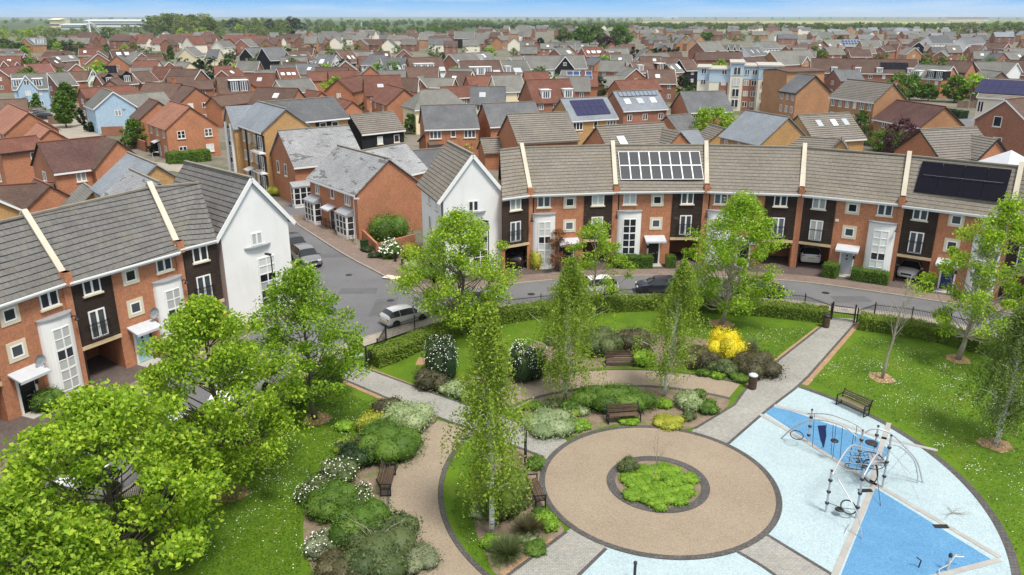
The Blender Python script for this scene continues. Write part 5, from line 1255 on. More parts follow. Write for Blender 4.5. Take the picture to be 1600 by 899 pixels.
def tree_data(H, r, th, shape, ncl, nleaf, clr, seed, lean=(0,0), tr=.14, limbs=True, flat=.65):
    """crown clusters carried by limbs that leave the trunk; returns trunk builder and leaf centres"""
    g = np.random.default_rng(seed); tb = MB(); axis = lambda z: Vector((lean[0]*z/H, lean[1]*z/H, z))
    top = H*.9; pts, rad = [], []
    for i in range(9):
        z = top*i/8; p = axis(z) + Vector((g.normal()*.05*r, g.normal()*.05*r, 0))*(1 if 0 < i else 0)*.7
        pts.append(p); rad.append(tr*(1-.88*i/8)+.012)
    rad[0] *= 1.35; tb.tube(pts, rad, 8)
    C = []; per = nleaf//ncl
    for k in range(ncl):
        t = (k+.5)/ncl; t = t*.97+g.normal()*.03; t = min(.99, max(.02, t))
        R_ = r*prof(shape, t)*(.70+.52*g.random()); a = k*2.39996+g.normal()*.35
        q = R_*(.35+.65*math.sqrt(g.random())) if k % 3 else R_*1.02
        z = th + (H-th)*t
        c = axis(z) + Vector((q*math.cos(a), q*math.sin(a), 0))
        if limbs:
            z0 = max(th*.75, z - q*.75 - .3); p0 = axis(min(z0, top*.98)); m = p0.lerp(c, .5) + Vector((0,0,-.12*q))
            tb.tube([p0, m, c], [max(.015, tr*.36*(1-t*.6)), tr*.2*(1-t*.5)+.008, .008], 5, cap=False)
        cr = clr*(.5+.75*g.random()); m = int(per*(.6+.8*g.random()))
        X = g.normal(size=(m,3)); X /= np.linalg.norm(X, axis=1)[:,None]
        X *= (g.random(m)**.45)[:,None]*cr; X[:,2] *= flat
        C.append(X + np.array(c))
    return tb, np.concatenate(C)
def tree(name, label, base, H, r, th, lm, bm='bark', shape='egg', ncl=70, nleaf=7000, leaf=.2, clr=.9, seed=1, lean=(0,0), tr=.14, group=None, up=.35):
    root = empty(name, (base[0], base[1], 0), 0, label, 'tree', group)
    tb, C = tree_data(H, r, th, shape, ncl, nleaf, clr, seed, lean, tr)
    tb.build('trunk', M[bm], root, smooth=True)
    put('crown', leaf_mesh('crown', C, leaf, M[lm], seed, up), root)
    return root
def birch(label, base, H, r, th, seed, lm='leaf_birch', nstr=420, lean=(0,0), nper=21, skew=(0,0)):
    root = empty('birch_tree', (base[0], base[1], 0), 0, label, 'tree', 'birches in the park')
    g = np.random.default_rng(seed); tb = MB(); ax = lambda z: Vector((lean[0]*z/H, lean[1]*z/H, z))
    pts = [ax(H*.97*i/10)+Vector((g.normal()*.04, g.normal()*.04, 0))*(i > 0) for i in range(11)]
    tb.tube(pts, [.12*(1-.9*i/10)+.012 for i in range(11)], 8)
    C = []
    for k in range(nstr):
        t = g.random()**.85; z = th + (H-th)*t
        R_ = r*1.2*((1-t)**.6)*min(1, (t+.16)*2.3)*(.55+.75*g.random()); a = g.random()*2*PI
        # uneven outline: some directions reach further
        R_ *= .80+.30*math.sin(3*a+seed+z*1.1)+.26*math.sin(z*2.3+seed*2+a)
        q = R_*(.3+.7*g.random()**.6)
        zo = z
        p = ax(min(zo, H*.96)) + Vector((q*math.cos(a)+skew[0]*t, q*math.sin(a)+skew[1]*t, 0))
        if k % 7 == 0:
            z0 = max(th*.6, zo-q*.9); tb.tube([ax(min(z0,H*.95)), ax(min(z0,H*.95)).lerp(p, .55)+Vector((0,0,q*.22)), p], [.028, .016, .005], 4, cap=False)
        ln = (.6+1.3*g.random())*min(1.0, .45+r*.35); m = nper
        s = np.linspace(0, 1, m)
        X = np.zeros((m,3)); X[:,0] = p.x + math.cos(a)*.35*np.sin(s*1.4)*ln*.5 + g.normal(size=m)*.07
        X[:,1] = p.y + math.sin(a)*.35*np.sin(s*1.4)*ln*.5 + g.normal(size=m)*.07
        X[:,2] = np.maximum(zo + .15 - s**1.3*ln, .35) + g.normal(size=m)*.05
        C.append(X)
    tb.build('trunk', M['bark_birch'], root, smooth=True)
    put('crown', leaf_mesh('crown', np.concatenate(C), .12, M[lm], seed, .05), root)
    return root
def at(px, py): return P(px, py)
TG = 'young street trees with bright green leaves'
b = at(150,905); tree('maple_tree', 'large bright green tree filling the bottom left corner area', (b.x+1.1,b.y+.1), 8.4, 4.3, 1.3, 'leaf_maple', 'bark', 'egg', 105, 28350, 0.20, .92, 21, tr=.17, group=TG)
b = at(40,1010); tree('maple_tree', 'bright green tree crown cut by the bottom left corner of the photo', (b.x+.3,b.y-.4), 6.6, 3.3, 1.4, 'leaf_maple', 'bark', 'egg', 70, 18225, 0.18, 1.0, 22, tr=.15, group=TG)
b = at(360,772); tree('maple_tree', 'bright green tree on the lawn in front of the carport with teal door', (b.x-.3,b.y+.3), 10.0, 3.5, 1.9, 'leaf_maple', 'bark', 'tall', 105, 28350, 0.17, .95, 23, tr=.16, group=TG)
b = at(495,655); tree('maple_tree', 'bright green tree in a bare earth pit left of the park gate', (b.x-.1,b.y), 9.1, 2.85, 2.0, 'leaf_maple_deep', 'bark', 'tall', 85, 19237, 0.16, .85, 24, tr=.13, lean=(-.25,0), group=TG)
b = at(720,522); tree('maple_tree', 'bright green tree behind the hedge in front of the white central gable', (b.x,b.y), 9.0, 3.7, 1.6, 'leaf_maple', 'bark', 'egg', 95, 20250, 0.17, .95, 25, tr=.15, group=TG)
b = at(893,486); tree('maple_tree', 'loose light green tree in front of the red leaved shrub', (b.x+1.7,b.y), 7.2, 2.5, 1.6, 'leaf_maple', 'bark_pale', 'egg', 46, 7290, 0.15, .75, 26, tr=.10, group=TG)
b = at(1127,507); tree('maple_tree', 'full green tree in an earth pit before the plain roofed terrace house', (b.x,b.y), 10.0, 3.35, 1.7, 'leaf_maple_deep', 'bark_pale', 'tall', 100, 23287, 0.16, .9, 27, tr=.15, lean=(.9,0), group=TG)
b = at(1497,562); tree('maple_tree', 'bright green tree at right before the black solar panel house', (b.x,b.y), 11.0, 3.4, 2.2, 'leaf_maple', 'bark_pale', 'tall', 90, 18225, 0.16, .9, 28, tr=.15, lean=(1.6,0), group=TG)
b = at(768,838); birch('tall slender birch with white trunk in the bed left of the round court', (b.x,b.y), 11.0, 1.7, 2.2, 31, 'leaf_birch', 900)
b = at(883,626); birch('birch with white trunk in front of the curved path bench', (b.x,b.y), 8.9, 2.35, 1.7, 32, 'leaf_birch', 850, skew=(.2,0))
b = at(1037,620); birch('thin birch with drooping crown right of the curved path bench', (b.x,b.y), 8.7, 1.85, 1.9, 33, 'leaf_birch', 600, lean=(.7,0))
b = at(1555,697); birch('weeping birch at the right edge of the lawn', (b.x,b.y), 8.2, 2.2, 1.6, 34, 'leaf_birch_dark', 760, lean=(.5,.3))
def bare_tree(label, base, H, seed, r0, mat, nb, lean=(0,0), spread=1.0):
    root = empty('bare_tree', (base[0], base[1], 0), 0, label, 'tree'); g = np.random.default_rng(seed); tb = MB(); tw = MB()
    ax = lambda z: Vector((lean[0]*z/H, lean[1]*z/H, z))
    tb.tube([ax(H*i/8)+Vector((g.normal()*.03,g.normal()*.03,0))*(i>0) for i in range(9)], [r0*(1-.9*i/8)+.006 for i in range(9)], 7)
    for k in range(nb):
        t = .38+.55*k/nb; a = g.random()*2*PI; p = ax(H*t); L = spread*H*.30*(1.15-t)*(.6+.7*g.random())
        d = Vector((math.cos(a), math.sin(a), 1.0+g.random()*.7)).normalized()
        q = p+d*L*.5+Vector((0,0,-.03)); e = p+d*L+Vector((0,0,.12*L))
        tw.tube([p, q, e], [r0*.32*(1.1-t)+.006, .012, .005], 5, cap=False)
        for j in range(5):
            s = .3+.7*g.random(); o = p.lerp(e, s); d2 = (d+Vector(g.normal(size=3))*.6).normalized()
            tw.tube([o, o+d2*L*.35], [.008, .003], 4, cap=False)
    t_ = tb.build('trunk', M[mat], root, smooth=True); tw.build('branch', M[mat], root); return root
b = at(1378,592); bare_tree('leafless young birch with pale trunk on the daisy lawn', (b.x,b.y), 6.9, 41, .10, 'bark_pale', 26, lean=(.75,0))
b = at(1023,757); bare_tree('thin leafless sapling in the centre of the round bed', (b.x,b.y), 3.1, 42, .022, 'bark_pale', 7)

# ---- hedges
def hedge(label, line, w, hh, seed, lm='leaf_hedge', dens=330, leaf=.10, name='hedge', zb=0.0):
    root = empty(name, (line[0].x, line[0].y, zb), 0, label, 'hedge')
    o = line[0].copy(); l = [p-o for p in line]; L = sum((l[i+1]-l[i]).length for i in range(len(l)-1))
    n = max(4, int(L/.5)); l = resamp(l, n); g = np.random.default_rng(seed)
    a, b_ = offset(l, w/2-.08), offset(l, -w/2+.08); cb = MB()
    for i in range(n):
        A, B, C, D = a[i], b_[i], b_[i+1], a[i+1]; z = hh-.07
        cb.poly([(A.x,A.y,z),(B.x,B.y,z),(C.x,C.y,z),(D.x,D.y,z)]); cb.poly([(A.x,A.y,0),(A.x,A.y,z),(D.x,D.y,z),(D.x,D.y,0)]); cb.poly([(B.x,B.y,0),(C.x,C.y,0),(C.x,C.y,z),(B.x,B.y,z)])
    for i in (0, n): cb.poly([(a[i].x,a[i].y,0),(b_[i].x,b_[i].y,0),(b_[i].x,b_[i].y,hh-.07),(a[i].x,a[i].y,hh-.07)])
    cb.build('hedge_core', M[lm], root)
    P_, O_ = [], []; per = 2*hh+w
    m = int(L*per*dens/ (1 if leaf < .14 else 2))
    idx = np.array([[p.x,p.y] for p in l]); tt = g.random(m)*n; i0 = np.minimum(tt.astype(int), n-1); f = tt-i0
    pos = idx[i0]*(1-f)[:,None] + idx[i0+1]*f[:,None]; tg = idx[i0+1]-idx[i0]; tg /= np.linalg.norm(tg, axis=1)[:,None]; nr = np.stack([-tg[:,1], tg[:,0]], axis=1)
    s = g.random(m)*per; wav = .05*np.sin(tt*1.7+seed)+.03*np.sin(tt*5.1)
    X = np.zeros((m,3)); Nn = np.zeros((m,3))
    left = s < hh; right = s > hh+w; top = ~(left | right)
    X[left,:2] = pos[left]+nr[left]*(w/2); X[left,2] = s[left]; Nn[left,:2] = nr[left]
    X[right,:2] = pos[right]-nr[right]*(w/2); X[right,2] = s[right]-hh-w; Nn[right,:2] = -nr[right]
    X[top,:2] = pos[top]+nr[top]*(s[top]-hh-w/2)[:,None]; X[top,2] = hh; Nn[top,2] = 1
    X[:,2] += wav*(X[:,2] > hh*.6); X += g.normal(size=(m,3))*.045
    m2 = int(m*.04)+20; E_ = np.zeros((m2,3)); e = g.random(m2) < .5; ex = (g.random(m2)-.5)*w; ez = g.random(m2)*hh
    for k, ii in ((True, 0), (False, n)):
        q = e == k; t_ = (l[1]-l[0] if k else l[n]-l[n-1]).normalized(); nn = np.array([-t_.y, t_.x])
        E_[q,:2] = np.array([l[ii].x, l[ii].y]) + nn*ex[q][:,None]; E_[q,2] = ez[q]
    E_ += g.normal(size=E_.shape)*.04; ON = np.zeros((m2,3)); ON[:,2] = .5
    put('foliage', leaf_mesh('foliage', np.concatenate([X,E_]), leaf, M[lm], seed, .5, .75, np.concatenate([Nn,ON])*.35), root)
    return root
def hz(pts, n=6): return PX(pts, n)
hb = offset(park_kr, -1.95)
hedge('long curved clipped hedge between the two park gates', smooth_line([P(*q) for q in [(584,572),(622,558),(662,540),(730,516),(800,500),(870,491),(930,486),(1030,482),(1120,485),(1200,492),(1291,502)]], 5), 1.3, 1.0, 51)
hedge('clipped hedge right of the park gate running along the crescent to the right edge', smooth_line([P(*q) for q in [(1343,512),(1440,526),(1530,548),(1640,582)]], 5), 1.3, 1.0, 52)
hedge('dark clipped hedge left of the left park gate under the street trees', smooth_line([P(*q) for q in [(528,598),(470,628),(400,678),(300,750),(200,840)]], 5), 1.1, 1.0, 53, 'leaf_green')
def box_hedge(label, x0, x1, y, hh, seed, w=.9, lm='leaf_green'):
    hedge(label, [P(x0, y), P((x0+x1)/2, y-.3), P(x1, y)] if not isinstance(y, tuple) else [P(x0, y[0]), P(x1, y[1])], w, hh, seed, lm, 300, .09, 'hedge', .07)
box_hedge('clipped dark box hedge below the stair window of the grey solar house', 966, 1018, (420,419), 1.15, 54)
box_hedge('small square clipped bush right of the black door of the grey solar house', 1040, 1054, (418,418), 1.1, 55)
box_hedge('stepped clipped box hedge left of the pale grey door', 1287, 1307, (432,436), 1.25, 56, 1.2)
box_hedge('clipped dark box hedge right of the pale grey door', 1329, 1387, (437,446), 1.05, 57)
box_hedge('small clipped bush between the open carport and the dark blue door', 1440, 1458, (453,457), 1.2, 58)
hedge('row of dark clipped hedge beyond the street at right behind the garden trees', [P(1440,176), P(1505,186)], 2.5, 1.6, 59, 'leaf_dark', 60, .3)
hedge('green hedge along the brick house with four gable windows', [P(262,256), P(328,250)], 2.4, 1.7, 60, 'leaf_green', 90, .2)

# ---- shrubs
_core = {}
def blob(rx, ry, hh, seed, mat, lobes=9):
    g = np.random.default_rng(seed); out = []
    for k in range(lobes):
        a = 2*PI*k/lobes+g.normal()*.3; q = .50+.15*g.random() if k else 0.0
        s = .45+.25*g.random() if k else .72
        out.append((rx*q*math.cos(a), ry*q*math.sin(a), hh*(.36+.12*g.random() if k else .48), rx*s, ry*s, hh*(.40+.18*g.random() if k else .52)))
    return out
def shrub(label, px, py, rx, hh, lm, seed, n=None, leaf=.12, ry=None, flowers=0, name='shrub', cat='shrub', group=None, fsize=.07, fmat='flower_white', z=.03, pos=None):
    ry = ry or rx; p = pos or P(px, py); g = np.random.default_rng(seed); L = blob(rx, ry, hh, seed, lm)
    n = n or int(min(9000, 420*(rx*ry*2+rx*hh*3)*(.12/leaf)**2*.8)+150)
    k = g.integers(0, len(L), n); A = np.array(L)[k]
    X = g.normal(size=(n,3)); X /= np.linalg.norm(X, axis=1)[:,None]; rr = (.74+.46*g.random(n)**1.8)[:,None]
    Ct = A[:,:3] + X*A[:,3:]*rr; ok = Ct[:,2] > .02; Ct, X = Ct[ok], X[ok]
    o = put(name, leaf_mesh(name, Ct, leaf, M[lm], seed, .25, .6, X*.45), None, (p.x, p.y, z)); tag(o, label, cat, group)
    cb = MB()
    for (x, y, zc, a, b2, c) in L:
        rows, cols = 5, 9; base = len(cb.v)
        for i in range(rows+1):
            th = PI*i/rows
            for j in range(cols):
                ph = 2*PI*j/cols; cb.v.append((x+a*.80*math.sin(th)*math.cos(ph), y+b2*.80*math.sin(th)*math.sin(ph), max(.01, zc+c*.80*math.cos(th))))
        for i in range(rows):
            for j in range(cols):
                cb.f.append((base+i*cols+j, base+i*cols+(j+1)%cols, base+(i+1)*cols+(j+1)%cols, base+(i+1)*cols+j)); cb.m.append(0)
    cb.build('inner_growth', M[lm], o, smooth=True)
    if flowers:
        k = g.integers(0, len(L), flowers); A = np.array(L)[k]; Y = g.normal(size=(flowers,3)); Y[:,2] = np.abs(Y[:,2]); Y /= np.linalg.norm(Y, axis=1)[:,None]
        put('blossom', leaf_mesh('blossom', A[:,:3]+Y*A[:,3:]*1.1, fsize, M[fmat], seed+1, .8, 1.0, Y), o)
    return o
def grass_tuft(label, px, py, r, hh, lm, seed, n=900, z=.03):
    p = P(px, py); g = np.random.default_rng(seed); vs, fs = [], []
    for k in range(n):
        a = g.random()*2*PI; q = r*.35*math.sqrt(g.random()); d = (.25+.9*g.random())*r; h_ = hh*(.55+.5*g.random()); w = .012+.01*g.random()
        x0, y0 = q*math.cos(a), q*math.sin(a); ca, sa = math.cos(a), math.sin(a); b0 = len(vs)
        for s in (0, .5, 1):
            ww = w*(1-s*.85); x = x0+ca*d*s**1.6; y = y0+sa*d*s**1.6; zz = h_*(s-.35*s*s*d/r)
            vs += [(x-sa*ww, y+ca*ww, zz), (x+sa*ww, y-ca*ww, zz)]
        fs += [(b0,b0+1,b0+3,b0+2), (b0+2,b0+3,b0+5,b0+4)]
    me = bpy.data.meshes.new('ornamental_grass'); me.from_pydata(vs, [], fs); me.materials.append(M[lm]); me.update()
    return tag(put('ornamental_grass', me, None, (p.x,p.y,z)), label, 'grass clump')
S = [
 ('tall dark shrub covered in white blossom left of the slender birch', 692,592,1.15,2.7,'leaf_dark',dict(flowers=420,leaf=.10)),
 ('tall dark shrub covered in white blossom between two birches', 822,590,1.2,2.4,'leaf_dark',dict(flowers=430,leaf=.10)),
 ('low dark olive shrub beside the path near the left gate', 676,604,1.15,1.15,'leaf_brown',{}),
 ('pale variegated low shrub at the foot of the white blossom shrub', 706,614,.8,.7,'leaf_pale',{}),
 ('pale variegated shrub by the path behind the slender birch', 735,622,.9,.8,'leaf_pale',{}),
 ('broad feathery green shrub behind the round court bench', 958,636,2.6,1.25,'leaf_green',dict(ry=1.3,leaf=.10)),
 ('pale variegated shrub cluster above the path to the round court', 858,668,1.55,.8,'leaf_pale',{}),
 ('bright low green clump beside the pale variegated cluster', 903,670,.7,.4,'leaf_bright',{}),
 ('small dark green rounded shrub at the foot of the white trunked birch', 893,644,.6,.75,'leaf_green',{}),
 ('large grey leaved shrub behind the curved path bench', 938,548,1.6,1.5,'leaf_olive',{}),
 ('dark red leaved shrub right behind the curved path bench', 992,545,1.3,1.4,'leaf_brown',{}),
 ('bright green grassy clump right of the curved path bench', 1006,569,.8,.9,'leaf_bright',dict(leaf=.16)),
 ('brown leaved shrub left of the yellow shrub', 1095,572,1.2,1.3,'leaf_brown',{}),
 ('round brilliant yellow shrub in the middle of the park bed', 1133,562,1.3,2.1,'leaf_yellow',dict(leaf=.10)),
 ('dark brown green shrub right of the yellow shrub', 1178,582,1.55,1.35,'leaf_brown',{}),
 ('dark shrub at the foot of the yellow shrub', 1130,580,1.2,.9,'leaf_olive',{}),
 ('small green plant before the brown leaved shrub', 1099,586,.5,.4,'leaf_green',dict(leaf=.09)),
 ('small green plant before the yellow shrub', 1122,591,.45,.4,'leaf_bright',dict(leaf=.09)),
 ('low green plants beside the litter bin on the curved path', 1158,594,.7,.45,'leaf_green',dict(leaf=.09)),
 ('pale variegated shrub left of the gate path', 1078,634,1.0,.75,'leaf_pale',{}),
 ('small pale green shrub nearest the gate path', 1105,642,.75,.6,'leaf_green',{}),
 ('yellowish low plant right of the round court bench', 1046,664,.9,.35,'leaf_lime',dict(leaf=.09)),
 ('small green plant at the foot of the thin birch', 1038,636,.5,.45,'leaf_bright',dict(leaf=.09)),
 ('dark rounded shrub on the back rim of the round bed', 982,735,.55,.65,'leaf_olive',dict(leaf=.08)),
 ('tall variegated shrub heap at the top of the left bed', 634,664,1.5,1.1,'leaf_pale',{}),
 ('brown twiggy shrub at the top of the left bed', 608,648,1.1,.9,'leaf_brown',{}),
 ('yellow green shrub at the edge of the left lawn', 584,672,.9,.95,'leaf_lime',{}),
 ('large deep green shrub above the left path bench', 605,706,1.75,1.5,'leaf_green',{}),
 ('dark shrub on the lawn side of the left bed', 562,722,1.0,1.1,'leaf_dark',{}),
 ('white flowering shrub beside the dark shrub in the left bed', 530,748,.85,1.0,'leaf_olive',dict(flowers=220)),
 ('white flowering shrub at the lawn edge of the left bed', 496,782,.85,1.0,'leaf_olive',dict(flowers=200)),
 ('white flowering shrub close to the left path bench', 565,786,.6,.9,'leaf_olive',dict(flowers=160)),
 ('dense green dome shrub in the left bed', 520,800,1.2,1.25,'leaf_green',dict(leaf=.10)),
 ('large fresh green shrub in front of the dome shrub', 565,838,1.45,1.45,'leaf_green',dict(leaf=.11)),
 ('grey green shrub with bare grey branches at the lower left bed', 590,880,1.7,1.35,'leaf_olive',{}),
 ('pale flowering low shrub at the bottom of the left lawn', 505,862,.8,.8,'leaf_grey',dict(flowers=120)),
 ('grey green wispy shrub at the lower path edge', 648,878,1.0,.6,'leaf_grey',dict(leaf=.09)),
 ('olive sprawling shrub beside the lower left bench', 628,835,.8,.9,'leaf_olive',dict(leaf=.14)),
 ('dark tangled shrub at the bottom edge of the left bed', 540,905,1.3,1.0,'leaf_brown',{}),
 ('tall dense green shrub behind the slender birch', 788,800,1.25,2.5,'leaf_birch_dark',dict(leaf=.12)),
 ('green leafy plant beside the brown grass tufts', 853,822,.6,.6,'leaf_bright',{}),
 ('small green plant at the path corner by the black notice post', 838,730,.5,.5,'leaf_green',{}),
 ('large dark green garden bush beside the bay windowed house', 607,374,1.9,2.7,'leaf_green',dict(leaf=.18)),
 ('white flowering garden bush over the low brick wall', 612,402,1.15,1.6,'leaf_green',dict(flowers=260,leaf=.14,fsize=.18)),
 ('round yellow garden bush beside the white central gable', 645,402,.95,1.5,'leaf_lime',{}),
 ('pale grey green bush below the round yellow bush', 645,420,.95,.8,'leaf_pale',{}),
 ('green bush at the road corner beside the bay window', 494,346,.9,.8,'leaf_green',{}),
 ('small dark bush left of the low garden wall', 574,394,.6,.6,'leaf_dark',{}),
 ('small dark bush below the low garden wall', 585,403,.6,.5,'leaf_dark',{}),
 ('mixed green bush at the lower end of the corner garden', 668,432,1.0,.9,'leaf_green',{}),
 ('yellow bush beside the house with black painted bays', 431,305,1.0,1.2,'leaf_lime',{}),
 ('upright yellow shrub by the first terrace house', 836,419,.85,2.0,'leaf_lime',{}),
 ('rounded dark shrub left of the box hedge at the grey solar house', 962,418,.6,1.5,'leaf_green',{}),
 ('dark shrub beside the black front door of the left terrace', 78,640,.9,1.3,'leaf_green',{}),
 ('small shrub under the stair bay of the teal door house', 252,548,.8,1.2,'leaf_brown',{}),
]
for i, (lb, px, py, rx, hh, lm, kw) in enumerate(S): shrub(lb, px, py, rx, hh, lm, 100+i, **kw)
for i, (px, py, rx) in enumerate([(1012,745,.75),(1042,741,.7),(1000,762,.7),(1038,778,.75),(1068,770,.6),(1075,752,.5),(1010,782,.55),(1028,768,.6),(990,778,.5),(1055,757,.6),(1028,792,.55),(985,752,.5),(1062,785,.5)]):
    shrub('low bright green ground cover clump in the round bed', px, py, rx, .30, 'leaf_bright', 300+i, leaf=.08, group='ground cover clumps of the round bed', z=.06)
grass_tuft('brown green grass tuft nearest the lower path', 793,872,.75,1.0,'leaf_olive',401)
grass_tuft('dark grass tuft beside the green leafy plant', 826,836,.65,.95,'leaf_brown',402)
grass_tuft('tan feathery grass behind the yellow shrub', 1172,562,.55,1.9,'leaf_grey',403, 500)
tree('shrub_tree', 'red leaved small tree before the first terrace house', P(872,424), 3.9, 1.3, .5, 'leaf_red', 'bark', 'egg', 26, 2200, .15, .45, 61, tr=.06)

# bare branches: fallen twig and grey branches over a shrub
def twig(label, px, py, L, seed, n, z0=.05, rise=.5, name='fallen_branch', mat='bark_pale', rad=.02):
    p = P(px, py); g = np.random.default_rng(seed); b_ = MB()
    for k in range(n):
        a = g.random()*2*PI; q = Vector((0,0,0)); pts = [q.copy()]; d = Vector((math.cos(a), math.sin(a), rise*g.random()))
        for s in range(4): q = q + (d+Vector(g.normal(size=3))*.35)*L/4; q.z = max(0.0, q.z); pts.append(q.copy())
        b_.tube(pts, [rad*(1-.2*s) for s in range(5)], 5, cap=False)
    return tag(b_.build(name, M[mat], None, (p.x,p.y,z0)), label, 'branch')
twig('fallen bare branch lying on the pale blue play surface', 1488,803,.75,71,7,.06,.25)
twig('bare grey branches sticking out of the lower left shrub', 598,868,1.7,72,9,.9,.9,'dead_branch','bark_pale',.02)

# ---- trees among the houses
def mtree(label, px, py, ytop, rpx, lm, seed, shape='egg', th=.15, n=1500, name='garden_tree', group=None, depth=None):
    p = P(px, py); H = hgt(ytop, p.y); r = rpx/FPX*math.hypot(p.y*CP+CAMH*SP, 0); leaf = max(.22, p.y*.0028)
    H = max(1.5, H)
    return tree(name, label, (p.x, p.y), H, r, H*th, lm, 'bark', shape, max(14, n//45), n, leaf, max(.35, r*.36), seed, tr=.03*H**.5+.05, group=group)
MT = [
 ('dark cone shaped tree on the paved square',104,200,143,14,'leaf_green',dict(shape='egg',n=6000,th=.16)),
 ('broad dark tree behind the cone shaped one on the square',107,166,131,14,'leaf_green',dict(n=3000)),
 ('light green garden tree beside the light blue dormer house',44,172,150,10,'leaf_green',dict(n=1300)),
 ('pointed green conifer beside the light blue dormer house',60,176,146,8,'leaf_green',dict(shape='cone',n=1500,th=.05)),
 ('leafy garden tree left of the orange tiled house',213,232,186,17,'leaf_green',dict(n=2400)),
 ('dark garden shrub along the lane under the leafy garden tree',243,243,222,9,'leaf_dark',dict(n=900,th=.05)),
 ('dark climbing shrub left of the light blue gable house',128,196,170,6,'leaf_dark',dict(n=900,th=.03)),
 ('low dark shrubs before the light blue gable house',143,206,192,9,'leaf_dark',dict(n=900,th=.03)),
 ('green bushes in front of the light blue gable',178,206,190,12,'leaf_green',dict(n=1000,th=.03)),
 ('dark green tree in front of the brown roofed house with paired windows',243,148,121,9,'leaf_dark',dict(n=1100)),
 ('round bright green tree before the worn slate house',1112,226,170,29,'leaf_maple_deep',dict(shape='round',n=4500,th=.08)),
 ('light green shrub at the corner of the tan brick block',1340,226,172,13,'leaf_green',dict(n=1200,th=.05)),
 ('rounded green garden bush behind the terrace ridge at right',1382,238,205,23,'leaf_green',dict(shape='round',n=2600,th=.05)),
 ('dark purple leaved tree behind the terrace at right',1402,262,186,27,'leaf_purple',dict(shape='round',n=2600,th=.1)),
 ('bright green tree against the long brown terrace',1381,133,115,15,'leaf_maple_deep',dict(shape='round',n=1500,th=.05)),
 ('tall dark green garden tree at right, left of the three',1421,157,118,18,'leaf_green',dict(n=2200)),
 ('lighter green garden tree at right, lowest of the three',1450,158,132,13,'leaf_green',dict(n=1400)),
 ('full green garden tree at right, biggest of the three',1490,160,120,19,'leaf_green',dict(n=2400)),
 ('fresh green bush between the slate roofed house and the terrace',730,243,218,24,'leaf_bright',dict(shape='round',n=2600,th=.04)),
 ('green garden tree beside the black timber house',642,210,178,9,'leaf_green',dict(n=1200)),
 ('dark shrub between the slate roofed brick houses',775,220,203,14,'leaf_green',dict(shape='round',n=1300,th=.04)),
 ('pale green conifer left of the light blue flats',1043,158,126,12,'leaf_birch',dict(n=1500)),
 ('dark ivy clad tree beside the light blue flats',1066,148,118,13,'leaf_dark',dict(n=1600,th=.05)),
 ('dark leafy tree in front of the white balcony house',652,136,112,9,'leaf_green',dict(n=1000)),
 ('dark bush left of the white street lamp among red roofs',628,134,116,6,'leaf_dark',dict(n=800,th=.05)),
 ('bright yellow green tree among the brown roofs',559,102,83,9,'leaf_lime',dict(n=900)),
 ('yellow shrub tree at the left rear',214,72,64,7,'leaf_yellow',dict(shape='round',n=500,th=.05)),
 ('small dark bush beside the white balcony row',470,116,104,7,'leaf_dark',dict(n=600,th=.05)),
 ('green garden bush by the broad bare gable',573,176,155,9,'leaf_green',dict(n=900,th=.05)),
 ('tall green conifer among cream gabled houses',268,93,72,7,'leaf_far',dict(shape='cone',n=900,th=.05)),
 ('large green tree row end among the cream houses',250,106,90,18,'leaf_far',dict(n=1300,th=.05)),
 ('dark green garden tree between the two cream gables',313,108,94,9,'leaf_dark',dict(n=900,th=.05)),
 ('dark green garden tree right of the cream gables',338,108,95,9,'leaf_dark',dict(n=900,th=.05)),
 ('big bright tree behind the chimneyed old house, leftmost',881,68,44,11,'leaf_far',dict(n=1500)),
 ('big bright tree behind the chimneyed old house, second from the left',908,74,43,16,'leaf_green',dict(n=2000)),
 ('big tree in the middle of the group behind the grey houses',930,70,41,13,'leaf_far',dict(n=1500)),
 ('big bright tree at the right end of the group behind the grey houses',968,74,41,17,'leaf_green',dict(n=2100)),
 ('dark purple tree under the big bright trees',948,76,59,12,'leaf_purple',dict(shape='round',n=1100,th=.05)),
 ('dark rounded tree left of the chimneyed old house',844,76,60,7,'leaf_dark',dict(n=800)),
 ('round green tree before the far gabled houses',1102,64,51,10,'leaf_green',dict(shape='round',n=900)),
 ('dark copper tree in the left middle distance',456,50,31,9,'leaf_purple',dict(n=800)),
 ('dark round evergreen left of the red roofed row',463,62,49,13,'leaf_dark',dict(shape='round',n=1100,th=.05)),
]
for i, (lb, px, py, yt, rp_, lm, kw) in enumerate(MT): mtree(lb, px, py, yt, rp_, lm, 500+i, **kw)
# row of dark conifers
for i in range(11):
    px = 988+7*i; mtree('dark conifer in the row before the far gabled houses', px, 101-.3*(i % 3), 76+(i*37 % 5)-2, 6, 'leaf_dark', 600+i, shape='cone', th=.02, n=600, name='conifer', group='row of dark conifers')
